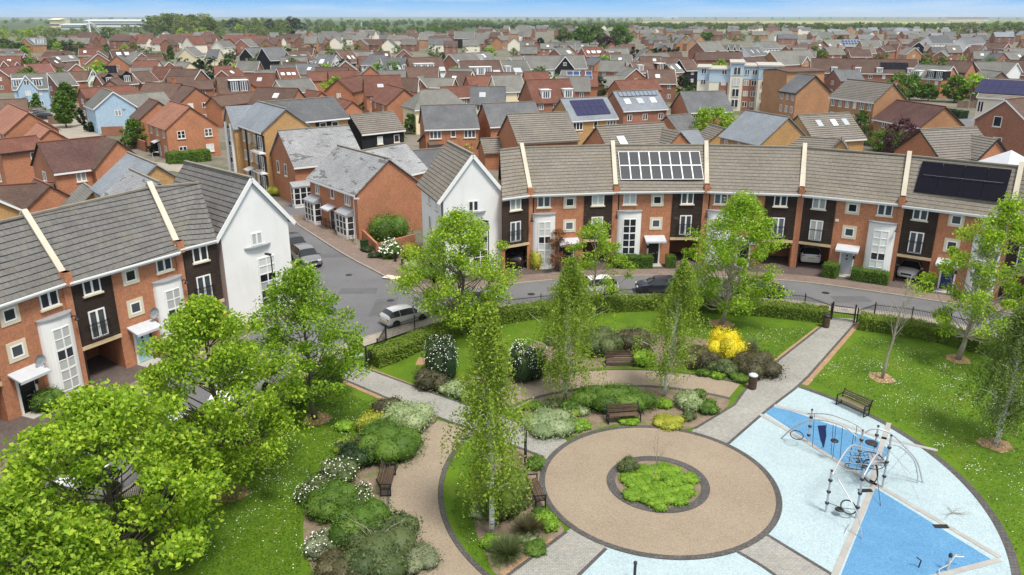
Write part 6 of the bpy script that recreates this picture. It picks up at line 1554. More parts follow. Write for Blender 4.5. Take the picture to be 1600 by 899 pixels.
# far trees: shared crowns
_ft = {}
def far_tree(p, H, r, lm, v, label, group, rz, name='distant_tree'):
    def mk():
        tb, C = tree_data(10, 4.2, 1.2, ['egg','round','egg'][v], 26, 620, 1.7, 900+v, tr=.3, limbs=False)
        return tb.mesh('trunk', M['bark']), leaf_mesh('crown', C, 1.05, M[lm], v)
    a, c = cached(('ft', lm, v), mk)
    root = empty(name, p, rz, label, 'tree', group); root.scale = (r/4.2, r/4.2, H/10)
    put('trunk', a, root); put('crown', c, root)
def far_mass(name, specs):
    Cs = []
    for (n, xr, yr, hr, seed) in specs:
        r_ = random.Random(seed); g = np.random.default_rng(seed)
        for i in range(n):
            p = P(xr[0]+(xr[1]-xr[0])*(i+r_.random())/n, r_.uniform(*yr)); H = r_.uniform(*hr); rr = H*r_.uniform(.45,.75); m = 170
            X = g.normal(size=(m,3)); X /= np.linalg.norm(X, axis=1)[:,None]; X *= (g.random(m)**.4)[:,None]
            Cs.append(np.array([p.x,p.y,H*.5]) + X*np.array([rr,rr,H*.5]))
    return stuff(put(name, leaf_mesh(name, np.concatenate(Cs), 2.6, M['leaf_far'], 5)))
def belt(n, xr, yr, hr, lms, label, group, seed):
    r_ = random.Random(seed)
    for i in range(n):
        px = xr[0]+(xr[1]-xr[0])*(i+r_.random())/n; py = r_.uniform(*yr); p = P(px, py); H = r_.uniform(*hr)
        far_tree((p.x,p.y,-.3), H, H*r_.uniform(.42,.68), r_.choice(lms), r_.randrange(3), label, group, r_.uniform(0,6.28))
belt(26, (-10,128), (75,84), (5,8), ['leaf_far','leaf_dark','leaf_green'], 'dark green tree in the belt at left before the pink tiled pair', 'tree belt at left', 1)
belt(46, (-20,420), (49,66), (7,12), ['leaf_far_pale','leaf_far','leaf_far_pale','leaf_birch'], 'grey green tree in the wide wooded belt at left', 'wooded belt at left', 2)
belt(18, (236,332), (50,54), (20,25), ['leaf_far','leaf_far_pale'], 'tall rounded tree of the high clump on the left skyline', 'high clump on the left skyline', 3)
belt(14, (350,470), (46,52), (14,21), ['leaf_far','leaf_far_pale','leaf_dark'], 'tall tree on the skyline right of the high clump', 'skyline trees right of the high clump', 4)
belt(60, (400,720), (47,58), (7,12), ['leaf_far','leaf_green','leaf_far_pale'], 'green tree in the belt behind the middle houses', 'tree belt behind the middle houses', 5)
belt(40, (1080,1500), (45.5,48.5), (9,12), ['leaf_far','leaf_green','leaf_far'], 'green tree in the hedge line before the fields at right', 'hedge line before the fields', 7)
belt(26, (1490,1620), (50,60), (9,16), ['leaf_far_pale','leaf_grey','leaf_far'], 'grey green tree of the wood at the right edge', 'wood at the right edge', 8)
far_mass('distant_woods', [(120,(690,1110),(42.5,46),(8,13),6),(90,(-20,1000),(33,39.5),(11,20),9),(34,(760,1620),(29.8,31.5),(14,20),10),(50,(330,760),(38,44),(10,16),11),(110,(1010,1640),(45,48),(10,13),15)])
belt(20, (500,960), (60,90), (4,6), ['leaf_far','leaf_green'], 'small garden tree between the middle rows of houses', 'garden trees between the middle rows', 12)
belt(22, (980,1200), (52,74), (4,7), ['leaf_far','leaf_green','leaf_far_pale'], 'small tree among the pale far estate', 'garden trees of the pale estate', 13)
belt(26, (100,480), (70,110), (4,6), ['leaf_far','leaf_green','leaf_dark'], 'small garden tree among the left rows of houses', 'garden trees of the left rows', 14)

r_ = random.Random(77); ngt = 0
for i in range(34):
    for _ in range(30):
        z = r_.choice([((820,1130),(612,668)),((800,1180),(535,602)),((480,660),(650,880)),((745,870),(735,880))]); px, py = r_.uniform(*z[0]), r_.uniform(*z[1]); q = P(px, py); rr = (q-C0).length
        if not (10.6 < rr < 13.8) and rr > 6.3 and not (z[0][0] == 800 and rr < 13.9) and not (z[0][0] == 480 and rr < 13.5) and abs(math.degrees(math.atan2(q.y-C0.y,q.x-C0.x))-50) > 9 and abs(math.degrees(math.atan2(q.y-C0.y,q.x-C0.x))-144) > 9: break
    else: continue
    shrub('low leafy plant filling the planting beds round the court', px, py, r_.uniform(.3,.6), r_.uniform(.25,.5), r_.choice(['leaf_green','leaf_bright','leaf_pale','leaf_birch','leaf_olive']), 700+i, leaf=.09, group='low plants filling the beds')
for i in range(520):
    if ngt >= 150: break
    px, py = r_.uniform(0,1600), r_.uniform(70,165); q = P(px, py)
    if any((q.x-a)**2+(q.y-b)**2 < 6.2**2 for a, b in TAKEN2) or (q.x > -60 and q.y < 95): continue
    ngt += 1; H = r_.uniform(3.5,8.0); far_tree((q.x,q.y,0), H, H*r_.uniform(.4,.6), r_.choice(['leaf_green','leaf_far','leaf_dark','leaf_maple_deep']), r_.randrange(3), 'small green tree in a back garden of the estate', 'back garden trees', r_.uniform(0,6), 'back_garden_tree')

# ---- daisies on the lawns (nobody could count them)
def in_poly(x, y, poly):
    c = False; j = len(poly)-1
    for i in range(len(poly)):
        if (poly[i].y > y) != (poly[j].y > y) and x < (poly[j].x-poly[i].x)*(y-poly[i].y)/(poly[j].y-poly[i].y)+poly[i].x: c = not c
        j = i
    return c
DZ = [[P(*q) for q in z] for z in ([(1345,525),(1440,545),(1530,570),(1640,600),(1640,900),(1600,899),(1570,820),(1500,730),(1420,672),(1330,625),(1265,595)],
      [(520,605),(600,640),(560,690),(500,745),(470,800),(470,899),(260,899),(330,800),(420,700)], [(1010,500),(1120,510),(1270,515),(1200,565),(1150,540),(1040,520)],
      [(720,720),(745,700),(740,760),(745,830),(790,899),(740,880),(705,800)])]
DC = []; r_ = random.Random(5)
for z, n, cl in zip(DZ, (2300, 1000, 420, 140), (60, 70, 18, 8)):
    xs, ys_ = [p.x for p in z], [p.y for p in z]; cs = []
    while len(cs) < cl:
        x, y = r_.uniform(min(xs),max(xs)), r_.uniform(min(ys_),max(ys_))
        if in_poly(x, y, z): cs.append((x, y, r_.uniform(.25,1.3)))
    k = 0
    while k < n:
        c = r_.choice(cs) if r_.random() < .72 else (r_.uniform(min(xs),max(xs)), r_.uniform(min(ys_),max(ys_)), .1)
        x, y = c[0]+r_.gauss(0,c[2]), c[1]+r_.gauss(0,c[2]*.6)
        k += 1
        if in_poly(x, y, z): DC.append((x, y, .055))
stuff(put('daisies', leaf_mesh('daisies', np.array(DC), .046, M['flower_white'], 3, 2.5, 1.0)))
# short grass blades over the lawn nearest the camera
GC = []
r_ = np.random.default_rng(9)
for z, n in zip(DZ, (26000, 26000, 9000, 3500)):
    xs, ys_ = [p.x for p in z], [p.y for p in z]
    X = r_.uniform(min(xs),max(xs),n); Y = r_.uniform(min(ys_),max(ys_),n)
    for x, y in zip(X, Y):
        if in_poly(x, y, z): GC.append((x, y, .045))
M['grass_blade'] = leafmat('grass_blade', (.066,.142,.007), (.088,.182,.009), (.118,.215,.014), .2)
stuff(put('grass', leaf_mesh('grass', np.array(GC), .12, M['grass_blade'], 4, .15, .24)))
# ------------------------------------------------------------------ vehicles
def paint(name, c, metal=0.0):
    t = NT(name); b = t.bsdf(c, .28, .5, metal); b.inputs['Coat Weight'].default_value = .6; b.inputs['Coat Roughness'].default_value = .06; return t.mat
for n_, c_ in (('paint_white',(.78,.78,.78)),('paint_silver',(.52,.53,.54)),('paint_grey',(.16,.165,.175)),('paint_black',(.012,.012,.014)),('paint_dark_blue',(.018,.024,.045)),('paint_red',(.42,.025,.02))): M[n_] = paint(n_, c_)
M['car_glass'] = glass('car_glass', (.010,.012,.014), .04)
M['tyre'] = plain('tyre', (.018,.018,.018), .9, .2)
M['alloy'] = plain('alloy', (.42,.43,.44), .4, .5, metal=.6)
M['lamp_clear'] = plain('lamp_clear', (.62,.64,.66), .15, .6)
M['lamp_red'] = plain('lamp_red', (.35,.012,.010), .2, .6)
M['plate_white'] = plain('plate_white', (.75,.75,.72), .5); M['plate_yellow'] = plain('plate_yellow', (.70,.55,.05), .5)
SH = {'hatch': [(-1.98,.66,.40,.74,.55,.76),(-1.93,.78,.28,.88,.66,.93),(-1.78,.84,.22,.96,.66,1.12),(-1.40,.87,.2,.98,.60,1.41),(-.8,.875,.19,.97,.60,1.46),(0,.875,.19,.95,.61,1.46),(.5,.87,.19,.93,.60,1.40),(1.12,.86,.19,.90,.70,.96),(1.62,.82,.21,.80,.66,.85),(1.88,.74,.26,.66,.56,.70),(1.98,.62,.36,.54,.46,.56)],
      'suv': [(-2.15,.70,.45,.84,.58,.88),(-2.1,.84,.32,.98,.72,1.05),(-1.98,.89,.28,1.06,.72,1.22),(-1.62,.92,.26,1.08,.66,1.56),(-.9,.93,.25,1.07,.66,1.64),(0,.93,.25,1.05,.67,1.63),(.5,.92,.25,1.03,.66,1.54),(1.2,.91,.25,1.0,.76,1.07),(1.75,.88,.27,.92,.72,.97),(2.05,.80,.32,.78,.62,.82),(2.15,.68,.42,.66,.52,.68)],
      'estate': [(-2.3,.70,.38,.80,.58,.83),(-2.24,.84,.27,.92,.70,.97),(-2.1,.88,.22,.96,.68,1.08),(-1.72,.90,.2,.97,.62,1.38),(-1.0,.905,.19,.96,.62,1.45),(0,.905,.19,.94,.63,1.45),(.5,.90,.19,.92,.62,1.38),(1.2,.89,.19,.89,.72,.95),(1.8,.85,.21,.80,.68,.84),(2.12,.76,.26,.66,.58,.70),(2.24,.64,.36,.54,.48,.56)]}
def car(label, pos, head, kind, pm):
    st = SH[kind]; root = empty('parked_car', (pos[0], pos[1], pos[2] if len(pos) > 2 else .01), head, label, 'car', 'parked cars')
    def parts():
        body, gl = MB(), MB()
        rows = []
        for (x, w_, zb, be, wr, zr) in st:
            half = [(0,zb),(w_*.90,zb),(w_,zb+.16),(w_*1.005,(zb+be)/2+.05),(w_*.985,be),(wr,zr),(wr*.6,zr+.035),(0,zr+.045)]
            rows.append([(x, y, z) for y, z in half] + [(x, -y, z) for y, z in half[-2:0:-1]])
        n = len(rows[0])
        def isglass(i, k):
            a, b = st[i], st[i+1]; cab = a[5]-a[3] > .12 and b[5]-b[3] > .03 or b[5]-b[3] > .12 and a[5]-a[3] > .03
            kk = k if k < 7 else n-1-k
            if kk == 4 and (a[5]-a[3] > .1 and b[5]-b[3] > .03): return True
            slope = abs(b[5]-a[5])/(b[0]-a[0])
            return kk in (5, 6) and slope > .55 and cab and max(a[5], b[5]) > 1.2
        for i in range(len(rows)-1):
            for k in range(n):
                k2 = (k+1) % n; q = [rows[i][k], rows[i][k2], rows[i+1][k2], rows[i+1][k]]
                (gl if isglass(i, k) else body).poly(q)
        body.poly(rows[0][::-1]); body.poly(rows[-1])
        for s in (-1, 1):   # pillars and sills over the glass
            for i in (4, 6):
                x, w_, zb, be, wr, zr = st[i]
                body.bar((x-.02, s*(w_*.985+.004), be), (x-.02, s*(wr+.006), zr), .07, .02, up=(1,0,0))
        body2 = MB(); vm = {}
        for f in body.f:   # weld for smooth shading
            ids = []
            for v in f:
                key = tuple(round(c, 4) for c in body.v[v])
                if key not in vm: vm[key] = len(body2.v); body2.v.append(body.v[v])
                if vm[key] not in ids: ids.append(vm[key])
            if len(ids) > 2: body2.f.append(tuple(ids)); body2.m.append(0)
        return body2, gl
    b_, g_ = parts()
    o = put('body', cached(('car', kind, pm), lambda: b_.mesh('body', M[pm])), root)
    try:
        if 'sm' not in o.data: o.data.polygons.foreach_set('use_smooth', [True]*len(o.data.polygons)); o.data.set_sharp_from_angle(angle=R(38)); o.data['sm'] = 1
    except Exception: pass
    put('car_window', cached(('cg', kind), lambda: g_.mesh('car_window', M['car_glass'])), root)
    L = st[-1][0]; Wd = st[5][1]; r_ = .33 if kind != 'suv' else .36
    for sx in (-1, 1):
        for sy in (-1, 1):
            x = sx*L*.635
            def tyre():
                t = MB(); n = 18; pr = [(r_*.62,-.10),(r_*.95,-.10),(r_,-.06),(r_,.06),(r_*.95,.10),(r_*.62,.10)]
                t.lathe(pr, n); t.v = [(a, c, bb) for a, bb, c in t.v]; return t.mesh('tyre', M['tyre'])
            wh = put('wheel', cached(('ty', r_), tyre), root, (x, sy*(Wd-.075), r_))
            def rim():
                t = MB(); t.lathe([(.02,-.085),(r_*.62,-.075),(r_*.62,.075),(.02,.085)], 14); t.v = [(a, c, bb) for a, bb, c in t.v]; return t.mesh('rim', M['alloy'])
            put('rim', cached(('ri', r_), rim), wh)
            def arch():
                t = MB(); t.lathe([(r_*.7,-.012),(r_*1.17,-.012),(r_*1.17,.012),(r_*.7,.012)], 20); t.v = [(a, c, max(bb,-r_*.35)) for a, bb, c in t.v]; return t.mesh('wheel_arch', M['dark_plastic'])
            put('wheel_arch', cached(('ar', r_), arch), root, (x, sy*(Wd+.004), r_))
    xf, xr_, zf, zr_ = L, st[0][0], st[-1][3], st[0][3]
    for s in (-1, 1):
        put('headlight', cached(('hl', kind), lambda: MB().obox(Matrix.Rotation(R(-18), 4, 'Y'), .30, .34, .13).mesh('headlight', M['lamp_clear'])), root, (xf-.16, s*.56, zf+.10))
        put('tail_light', cached(('tl', kind), lambda: MB().box(-.05,.05,-.15,.15,-.10,.10).mesh('tail_light', M['lamp_red'])), root, (xr_+.06, s*.60, zr_+.02))
        put('door_mirror', cached(('dm', pm), lambda: MB().obox(Matrix.Identity(4), .12, .20, .14).mesh('door_mirror', M[pm])), root, (st[7][0]-.32, s*(Wd+.10), st[7][3]+.08))
    put('number_plate', cached('npw', lambda: MB().box(-.012,.012,-.26,.26,-.055,.055).mesh('number_plate', M['plate_white'])), root, (xf+.01, 0, .44))
    put('number_plate', cached('npy', lambda: MB().box(-.012,.012,-.26,.26,-.055,.055).mesh('number_plate', M['plate_yellow'])), root, (xr_-.01, 0, zr_-.12))
    put('grille', cached(('gr', kind), lambda: MB().box(-.02,.02,-.42,.42,-.08,.08).mesh('grille', M['dark_plastic'])), root, (xf-.005, 0, .58 if kind != 'suv' else .70))
    return root
def along(line, px, py, off):
    p = P(px, py); i = min(range(len(line)-1), key=lambda k: (line[k]-p).length); t = (line[i+1]-line[i]).normalized()
    return line[i] + Vector((-t.y, t.x, 0))*off, math.atan2(t.y, t.x)
p_, a_ = along(park_kr, 650, 512, .8); car('silver hatchback parked at the kerb beside the left end of the long hedge', p_, a_, 'hatch', 'paint_silver').scale = (.9,.92,.86)
p_, a_ = along(park_kr, 930, 467, 1.05); car('white car at the kerb under the loose light green tree', p_, a_+PI, 'hatch', 'paint_white')
p_, a_ = along(park_kr, 1036, 463, .9); car('dark estate car at the kerb behind the long hedge in the middle', p_, a_+PI, 'estate', 'paint_dark_blue').scale = (.9,.92,.92)
p_, a_ = along(park_kr, 1196, 470, 1.05); car('black car at the kerb behind the full green tree', p_, a_, 'hatch', 'paint_black')
p_, a_ = along(park_kr, 742, 487, 1.0); car('blue grey car at the kerb hidden behind the tree before the white gable', p_, a_, 'hatch', 'paint_grey')
q = P(498,422)-P(463,396); car('silver grey car with dark windows facing down the side street', P(479,412), math.atan2(q.y, q.x), 'suv', 'paint_grey')
car('black car parked in the side street behind the silver grey one', P(456,389), math.atan2(-q.y, -q.x), 'suv', 'paint_black')
car('white car with its rear to the street in the carport beside the pale grey door', P(1263,416)+Vector((.7,2.0,.06)), R(74), 'suv', 'paint_white')
car('white car facing out of the carport beside the dark blue door', P(1421,436)+Vector((.5,.9,.06)), R(-128), 'hatch', 'paint_white')
car('black car inside the carport next to the central white gable', P(806,420)+Vector((.1,1.5,.06)), R(78), 'hatch', 'paint_black')
p_, a_ = along(park_kl, 298, 690, -1.05); car('silver car under the street trees in front of the left terrace', p_, a_, 'hatch', 'paint_silver')
p_, a_ = along(park_kl, 385, 628, -1.05); car('white car under the street tree nearest the left junction', p_, a_, 'hatch', 'paint_white')
p_, a_ = along(park_kl, 130, 800, -1.05); car('white car hidden under the large tree at bottom left', p_, a_, 'suv', 'paint_white')
car('red car in the carport beside the left white gabled house', Vector((-21.9,54.2,.07)), R(140), 'hatch', 'paint_red')
for (px, py, a, kd, pm, lb) in ((57,181,205,'hatch','paint_silver','silver car parked at the edge of the paved square at left'),(66,187,200,'estate','paint_black','black car parked on the paved square, nearer of the two dark ones'),(60,184,200,'hatch','paint_grey','dark grey car parked on the paved square, between silver and black'),(124,154,80,'hatch','paint_silver','silver car in the lane behind the cone shaped tree'),(8,272,160,'estate','paint_black','black car beside the brick garage at the left edge'),(-1,262,160,'hatch','paint_dark_blue','dark blue car cut by the left edge above the black one')):
    car(lb, P(px, py)+Vector((0,0,.05)), R(a), kd, pm)

# ------------------------------------------------------------------ park furniture
M['bench_wood'] = course('bench_wood', (.13,.085,.055), (.10,.066,.044), (.03,.02,.015), 2.5, .085, .012, rand=.1, big=.25, bump=.3)
M['bench_wood_pale'] = course('bench_wood_pale', (.25,.20,.13), (.20,.16,.105), (.05,.04,.03), 2.5, .085, .012, rand=.1, big=.25, bump=.3)
def bench(label, px, py, wood='bench_wood', face=None, dx=(0,0)):
    p = P(px, py); p.x += dx[0]; p.y += dx[1]; d = (C0-p) if face is None else Vector((math.cos(R(face)), math.sin(R(face)), 0))
    root = empty('park_bench', (p.x, p.y, .045), math.atan2(d.y, d.x)+PI/2, label, 'bench', 'benches in the park')
    s = MB()
    for i in range(5): y = -.36+.105*i; s.box(-.9,.9,y,y+.085,.44-.012*i,.475-.012*i)
    s.build('seat', M[wood], root)
    b = MB()
    for i in range(4):
        z = .54+.11*i; y = .12+.045*i; b.bar((-.9,y,z),(.9,y,z),.03,.09)
    b.build('backrest', M[wood], root)
    for x in (-.93, .93):
        f = MB(); f.bar((x,-.36,0),(x,-.36,.66),.06,.05,up=(1,0,0)); f.bar((x,.10,0),(x,.12,.46),.06,.05,up=(1,0,0)); f.bar((x,.12,.46),(x,.29,.96),.06,.05,up=(1,0,0)); f.bar((x,-.40,.66),(x,.20,.68),.06,.045); f.bar((x,-.36,.41),(x,.12,.38),.05,.045); f.bar((x,-.36,.04),(x,.10,.04),.05,.04)
        f.build('bench_frame', M['black_metal'], root)
    return root
bench('wooden bench on the outer side of the curved path between the birches', 967, 571)
bench('wooden bench on the rim of the round court before the feathery shrub', 973, 658)
bench('weathered pale wooden bench at the edge of the pale blue play surface', 1336, 641, 'bench_wood_pale', dx=(-.1,.0))
bench('wooden bench on the left curved path below the deep green shrub', 603, 760)
bench('wooden bench beside the round court next to the slender birch', 834, 778)
bench('wooden bench half hidden by sprawling shrubs on the left curved path', 612, 842)
def bin_(label, px, py):
    p = P(px, py); root = empty('litter_bin', (p.x,p.y,.03), .4, label, 'bin', 'litter bins')
    b = MB()
    for i in range(16):
        a = 2*PI*i/16; c, s = math.cos(a)*.24, math.sin(a)*.24; M4 = Matrix.Rotation(a, 4, 'Z'); M4.translation = (c, s, .48); b.obox(M4, .035, .08, .82)
    b.build('slatted_body', M['bench_wood'], root); MB().lathe([(.20,.05),(.21,.86)], 14).build('liner', M['black_metal'], root)
    MB().lathe([(.28,.88),(.28,.94),(.20,1.0)], 16).build('lid', M['zinc' if px < 1200 else 'black_metal'], root)
bin_('slatted litter bin with grey lid where the curved path meets the gate path', 1175, 608)
bin_('black lidded litter bin at the end of the long hedge by the right gate', 1290, 512)
def post_sign(label, px, py, hh, w):
    p = P(px, py); root = empty('notice_board', (p.x,p.y,.03), R(84), label, 'notice board')
    for s in (-1, 1): MB().box(s*w/2-.04,s*w/2+.04,-.04,.04,0,hh).lathe([(.05,hh),(.03,hh+.08)], 8, (s*w/2,0,0)).build('post', M['black_metal'], root)
    MB().box(-w/2+.041,w/2-.041,-.025,.025,hh*.38,hh*.95).build('board', M['black_metal'], root)
post_sign('black notice board seen edge on beside the path into the round court', 821, 722, 1.5, .75)

# railings and gates
def railing(label, line, hh=1.1, seg=2.5, z=.02, pick=.11, group=None, cat='fence', name='railing_fence'):
    L = sum((line[i+1]-line[i]).length for i in range(len(line)-1)); n = max(1, int(round(L/seg))); l = resamp(line, n); o = l[0].copy()
    root = empty(name, (o.x,o.y,z), 0, label, cat, group)
    for i, p in enumerate(l):
        q = p-o; MB().box(q.x-.035,q.x+.035,q.y-.035,q.y+.035,0,hh+.06).lathe([(.05,hh+.06),(.05,hh+.10),(.01,hh+.14)], 6, (q.x,q.y,0)).build('post', M['black_metal'], root)
        if i < n:
            a, b_ = q, l[i+1]-o; t = (b_-a).normalized(); pm = MB()
            for zz in (.12, hh-.12): pm.bar(a+t*.036+Vector((0,0,zz)), b_-t*.036+Vector((0,0,zz)), .03, .035)
            k = int((b_-a).length/pick)
            for j in range(1, k):
                c = a.lerp(b_, j/k); pm.box(c.x-.008,c.x+.008,c.y-.008,c.y+.008,.05,hh)
            pm.build('railing_panel', M['black_metal'], root)
    return root
fl = offset(park_kr, -1.28)
def cut(l, a, b): return [p for p in l if a <= p.x <= b]
railing('black railing along the street side of the long curved hedge', smooth_line([P(604,533)]+cut(fl, -8.6, 24.2)+[P(1297,497)], 2), seg=2.6)
railing('black railing along the street side of the right hand hedge', [P(1338,505)]+cut(fl, 26.6, 60), seg=2.6)
railing('short black railing between the left gate and the street kerb', [P(577,578), P(603,534)], seg=2.2)
railing('black railing along the left street under the trees', [P(540,572)]+[p for p in offset(park_kl, 1.28) if 26 < p.y < 47.5], seg=2.6)
def gate(label, a, b_, open_=0):
    a, b_ = P(*a), P(*b_); d = b_-a; root = empty('park_gate', (a.x,a.y,.03), math.atan2(d.y,d.x), label, 'gate'); L = d.length
    for x in (0, L): MB().box(x-.06,x+.06,-.06,.06,0,1.45).build('gate_post', M['black_metal'], root)
    g = MB()
    for zz in (.15,.62,1.15): g.bar((.08,0,zz),(L-.08,0,zz),.04,.04)
    k = int(L/.11)
    for j in range(1,k): x = L*j/k; g.box(x-.009,x+.009,-.009,.009,.17,1.2)
    go = g.build('gate_leaf', M['black_metal'], root)
    MB().box(L*.5-.25,L*.5+.25,-.045,-.03,.85,1.02).build('gate_plate', M['zinc'], go)
gate('black metal gate closing the path at the upper right of the park', (1299,500), (1334,505))
gate('black metal gate at the left corner of the park', (552,577), (573,574))
pb = [P(*q) for q in [(590,393),(603,401),(618,410),(629,416),(638,421)]]
for i, p in enumerate(pb): tag(MB().box(-.09,.09,-.09,.09,0,.95).extrude([(-.09,-.09,.95),(.09,-.09,.95),(0,0,1.02)], (0,.001,0)).build('bollard', M['black_metal'], None, (p.x,p.y,.05), .5), 'black square post at the edge of the corner garden', 'bollard', 'black posts round the corner garden')
railing('low black railing in front of the bay windowed brick house', [P(503,352), P(522,362), P(552,379)], .85, 1.2, .06, .4)
wl = [P(567,373), P(590,396), P(648,381)]
tag(wall_strip(resamp(wl[:2], 2)+resamp(wl[1:], 3)[1:], .24, 0, .95).build('garden_wall', M['brick_orange'], None, (0,0,.06)), 'low red brick garden wall under the white flowering bush', 'wall')
tag(wall_strip([P(203,226), P(214,232), P(230,238)], .24, 0, 1.8).build('garden_wall', M['brick_red']), 'red brick garden wall below the leafy garden tree at left', 'wall')
tag(wall_strip([P(160,213), P(195,212), P(196,232)], .24, 0, 1.8).build('garden_wall', M['brick_red']), 'brick yard wall with pale end pier behind the plum roofed house', 'wall')
q = P(570,392); tag(MB().box(-.35,.35,-.22,.22,0,1.0).box(-.38,.38,-.25,.25,1.002,1.06).build('utility_box', M['leaf_dark'], None, (q.x,q.y,.06), .6), 'dark green utility cabinet beside the low garden wall', 'cabinet')
def lamp(label, px, py, ytop, mat, arm=.5, rz=0.0, r=.045):
    p = P(px, py); H = hgt(ytop, p.y); root = empty('street_lamp', (p.x,p.y,.02), rz, label, 'street lamp')
    MB().tube([(0,0,0),(0,0,1.1)], r*1.7, 8).tube([(0,0,1.1),(0,0,H-.15)], r, 8).build('lamp_post', M[mat], root)
    MB().tube([(0,0,H-.16),(arm*.5,0,H-.02),(arm,0,H)], r*.7, 6).build('lamp_arm', M[mat], root)
    MB().obox(Matrix.Translation((arm+.2,0,H)), .55, .22, .12).build('lamp_head', M['black_metal' if mat == 'black_metal' else 'zinc'], root)
lamp('black street lamp in front of the left white gabled house', 434, 506, 399, 'black_metal', .12, 2.5)
lamp('black street lamp in front of the central white gabled house', 764, 452, 347, 'black_metal', .12, 2.5)
lamp('slim grey street lamp before the bay windowed brick house', 557, 384, 311, 'aerial_grey', .1)
lamp('white headed street lamp in the lane behind the plum roofed house', 240, 254, 238, 'aerial_grey', .6)
lamp('white headed street lamp in front of the purple tree', 1396, 224, 194, 'aerial_grey', .6)
lamp('tall pale street lamp among the red roofs', 636, 146, 114, 'aerial_grey', .3)
lamp('slim grey street lamp behind the terrace ridge', 902, 246, 208, 'aerial_grey', .3)
lamp('grey street lamp beside the right hand garden trees', 1511, 182, 146, 'aerial_grey', .3)

# ------------------------------------------------------------------ climbing frame
def vplane(px, py, a, b_):
    """point where the sight line of a pixel meets the vertical plane through two ground points"""
    u, v = (px-800)/FPX, (py-449.5)/FPX; d = Vector((u, CP-v*SP, -SP-v*CP)); n = Vector((b_.y-a.y, -(b_.x-a.x), 0))
    t = n.dot(Vector((a.x, a.y, 0)))/n.dot(d); return Vector((d.x*t, d.y*t, max(.0, CAMH+d.z*t)))
CF = P(1340,735); CFo = Vector((CF.x, CF.y, .05))
cf = empty('climbing_frame', CFo, 0, 'tall steel climbing frame with arches, ropes and a dark blue panel on the play surface', 'climbing frame')
loc = lambda v: v - CFo
PB = {k: P(*v) for k, v in dict(A=(1262,692),B=(1338,738),C=(1362,728),D=(1378.5,763),E=(1290,801),F=(1337,811),R=(1442,755),S=(1433,756),X=(1220,686)).items()}
PT = dict(A=642.5, B=675, C=668, D=683, E=738, F=733)
for k, yt in PT.items():
    p = loc(PB[k]); H = hgt(yt, PB[k].y)
    po = MB().tube([p, p+Vector((0,0,H))], .05, 10).build('post', M['steel'], cf); cl = MB()
    for f in (.22, .5, .78): cl.lathe([(.075,-.06),(.10,-.03),(.10,.03),(.075,.06)], 10, (p.x, p.y, H*f))
    cl.lathe([(.06,0),(.065,.05),(.02,.09)], 10, (p.x, p.y, H)); cl.build('clamp', M['dark_plastic'], po)
def arch(pts, a, b_, r=.042, mat='steel', name='arch', nsm=6):
    w_ = [loc(vplane(x, y, PB[a] if isinstance(a, str) else a, PB[b_] if isinstance(b_, str) else b_)) for x, y in pts]; out = []
    for i in range(len(w_)-1):
        p0, p1, p2, p3 = w_[max(0,i-1)], w_[i], w_[i+1], w_[min(len(w_)-1,i+2)]
        for k in range(nsm):
            t = k/nsm; out.append(.5*((2*p1)+(p2-p0)*t+(2*p0-5*p1+4*p2-p3)*t*t+(3*p1-p0-3*p2+p3)*t**3))
    out.append(w_[-1]); MB().tube(out, r, 7).build(name, M[mat], cf, smooth=True)
arch([(1220,686),(1239,669),(1261,658.5),(1277,656),(1300,660),(1322,669),(1348,691)], 'X', 'B')
arch([(1262,646.5),(1293,647.5),(1320,656),(1339,665),(1352,675)], 'A', 'B', .03)
arch([(1352,676),(1362,671),(1377,671.5),(1395,680),(1415,700),(1433,722),(1442,755)], 'B', 'R')
arch([(1386,694),(1403,697),(1416,706),(1429,722),(1434,744),(1433,756)], 'D', 'S', .034)
def bow(a, fa, b_, fb, up, r=.038):
    p0 = loc(PB[a]) + Vector((0,0,hgt(PT[a], PB[a].y)*fa)); p1 = loc(PB[b_]) + Vector((0,0,hgt(PT[b_], PB[b_].y)*fb))
    MB().tube([p0.lerp(p1, t/12) + Vector((0,0,up*math.sin(PI*t/12))) for t in range(13)], r, 8).build('arch', M['steel'], cf, smooth=True)
bow('E', .86, 'B', .62, .75); bow('F', .80, 'D', .62, .75)
def bp(a, fa, b_, fb, up, t): return (loc(PB[a])+Vector((0,0,hgt(PT[a],PB[a].y)*fa))).lerp(loc(PB[b_])+Vector((0,0,hgt(PT[b_],PB[b_].y)*fb)), t)+Vector((0,0,up*math.sin(PI*t)))
for k in range(1, 8): MB().tube([bp('E',.86,'B',.62,.75,k/9), bp('F',.80,'D',.62,.75,k/9)], .012, 5).build('rung', M['steel'], cf)
for k in range(6): MB().tube([bp('E',.86,'B',.62,.75,.25+k*.11), loc(P(1336+3*k,742+2*k))+Vector((0,0,.5))], .009, 4).build('rope', M['dark_plastic'], cf)
for k in range(6):
    t = k/5; q0 = loc(vplane(1392+t*44, 681+t*t*50, PB['B'], PB['R'])); q1 = loc(vplane(1390+t*40, 695+t*t*44, PB['D'], PB['S'])); MB().tube([q0, q1], .012, 5).build('rope', M['steel'], cf)
arch([(1309,748),(1322,770),(1336,795),(1344,820),(1347,843)], 'E', P(1347,843), .025)
arch([(1331,814),(1324,826),(1319,838)], 'F', P(1319,838), .02)
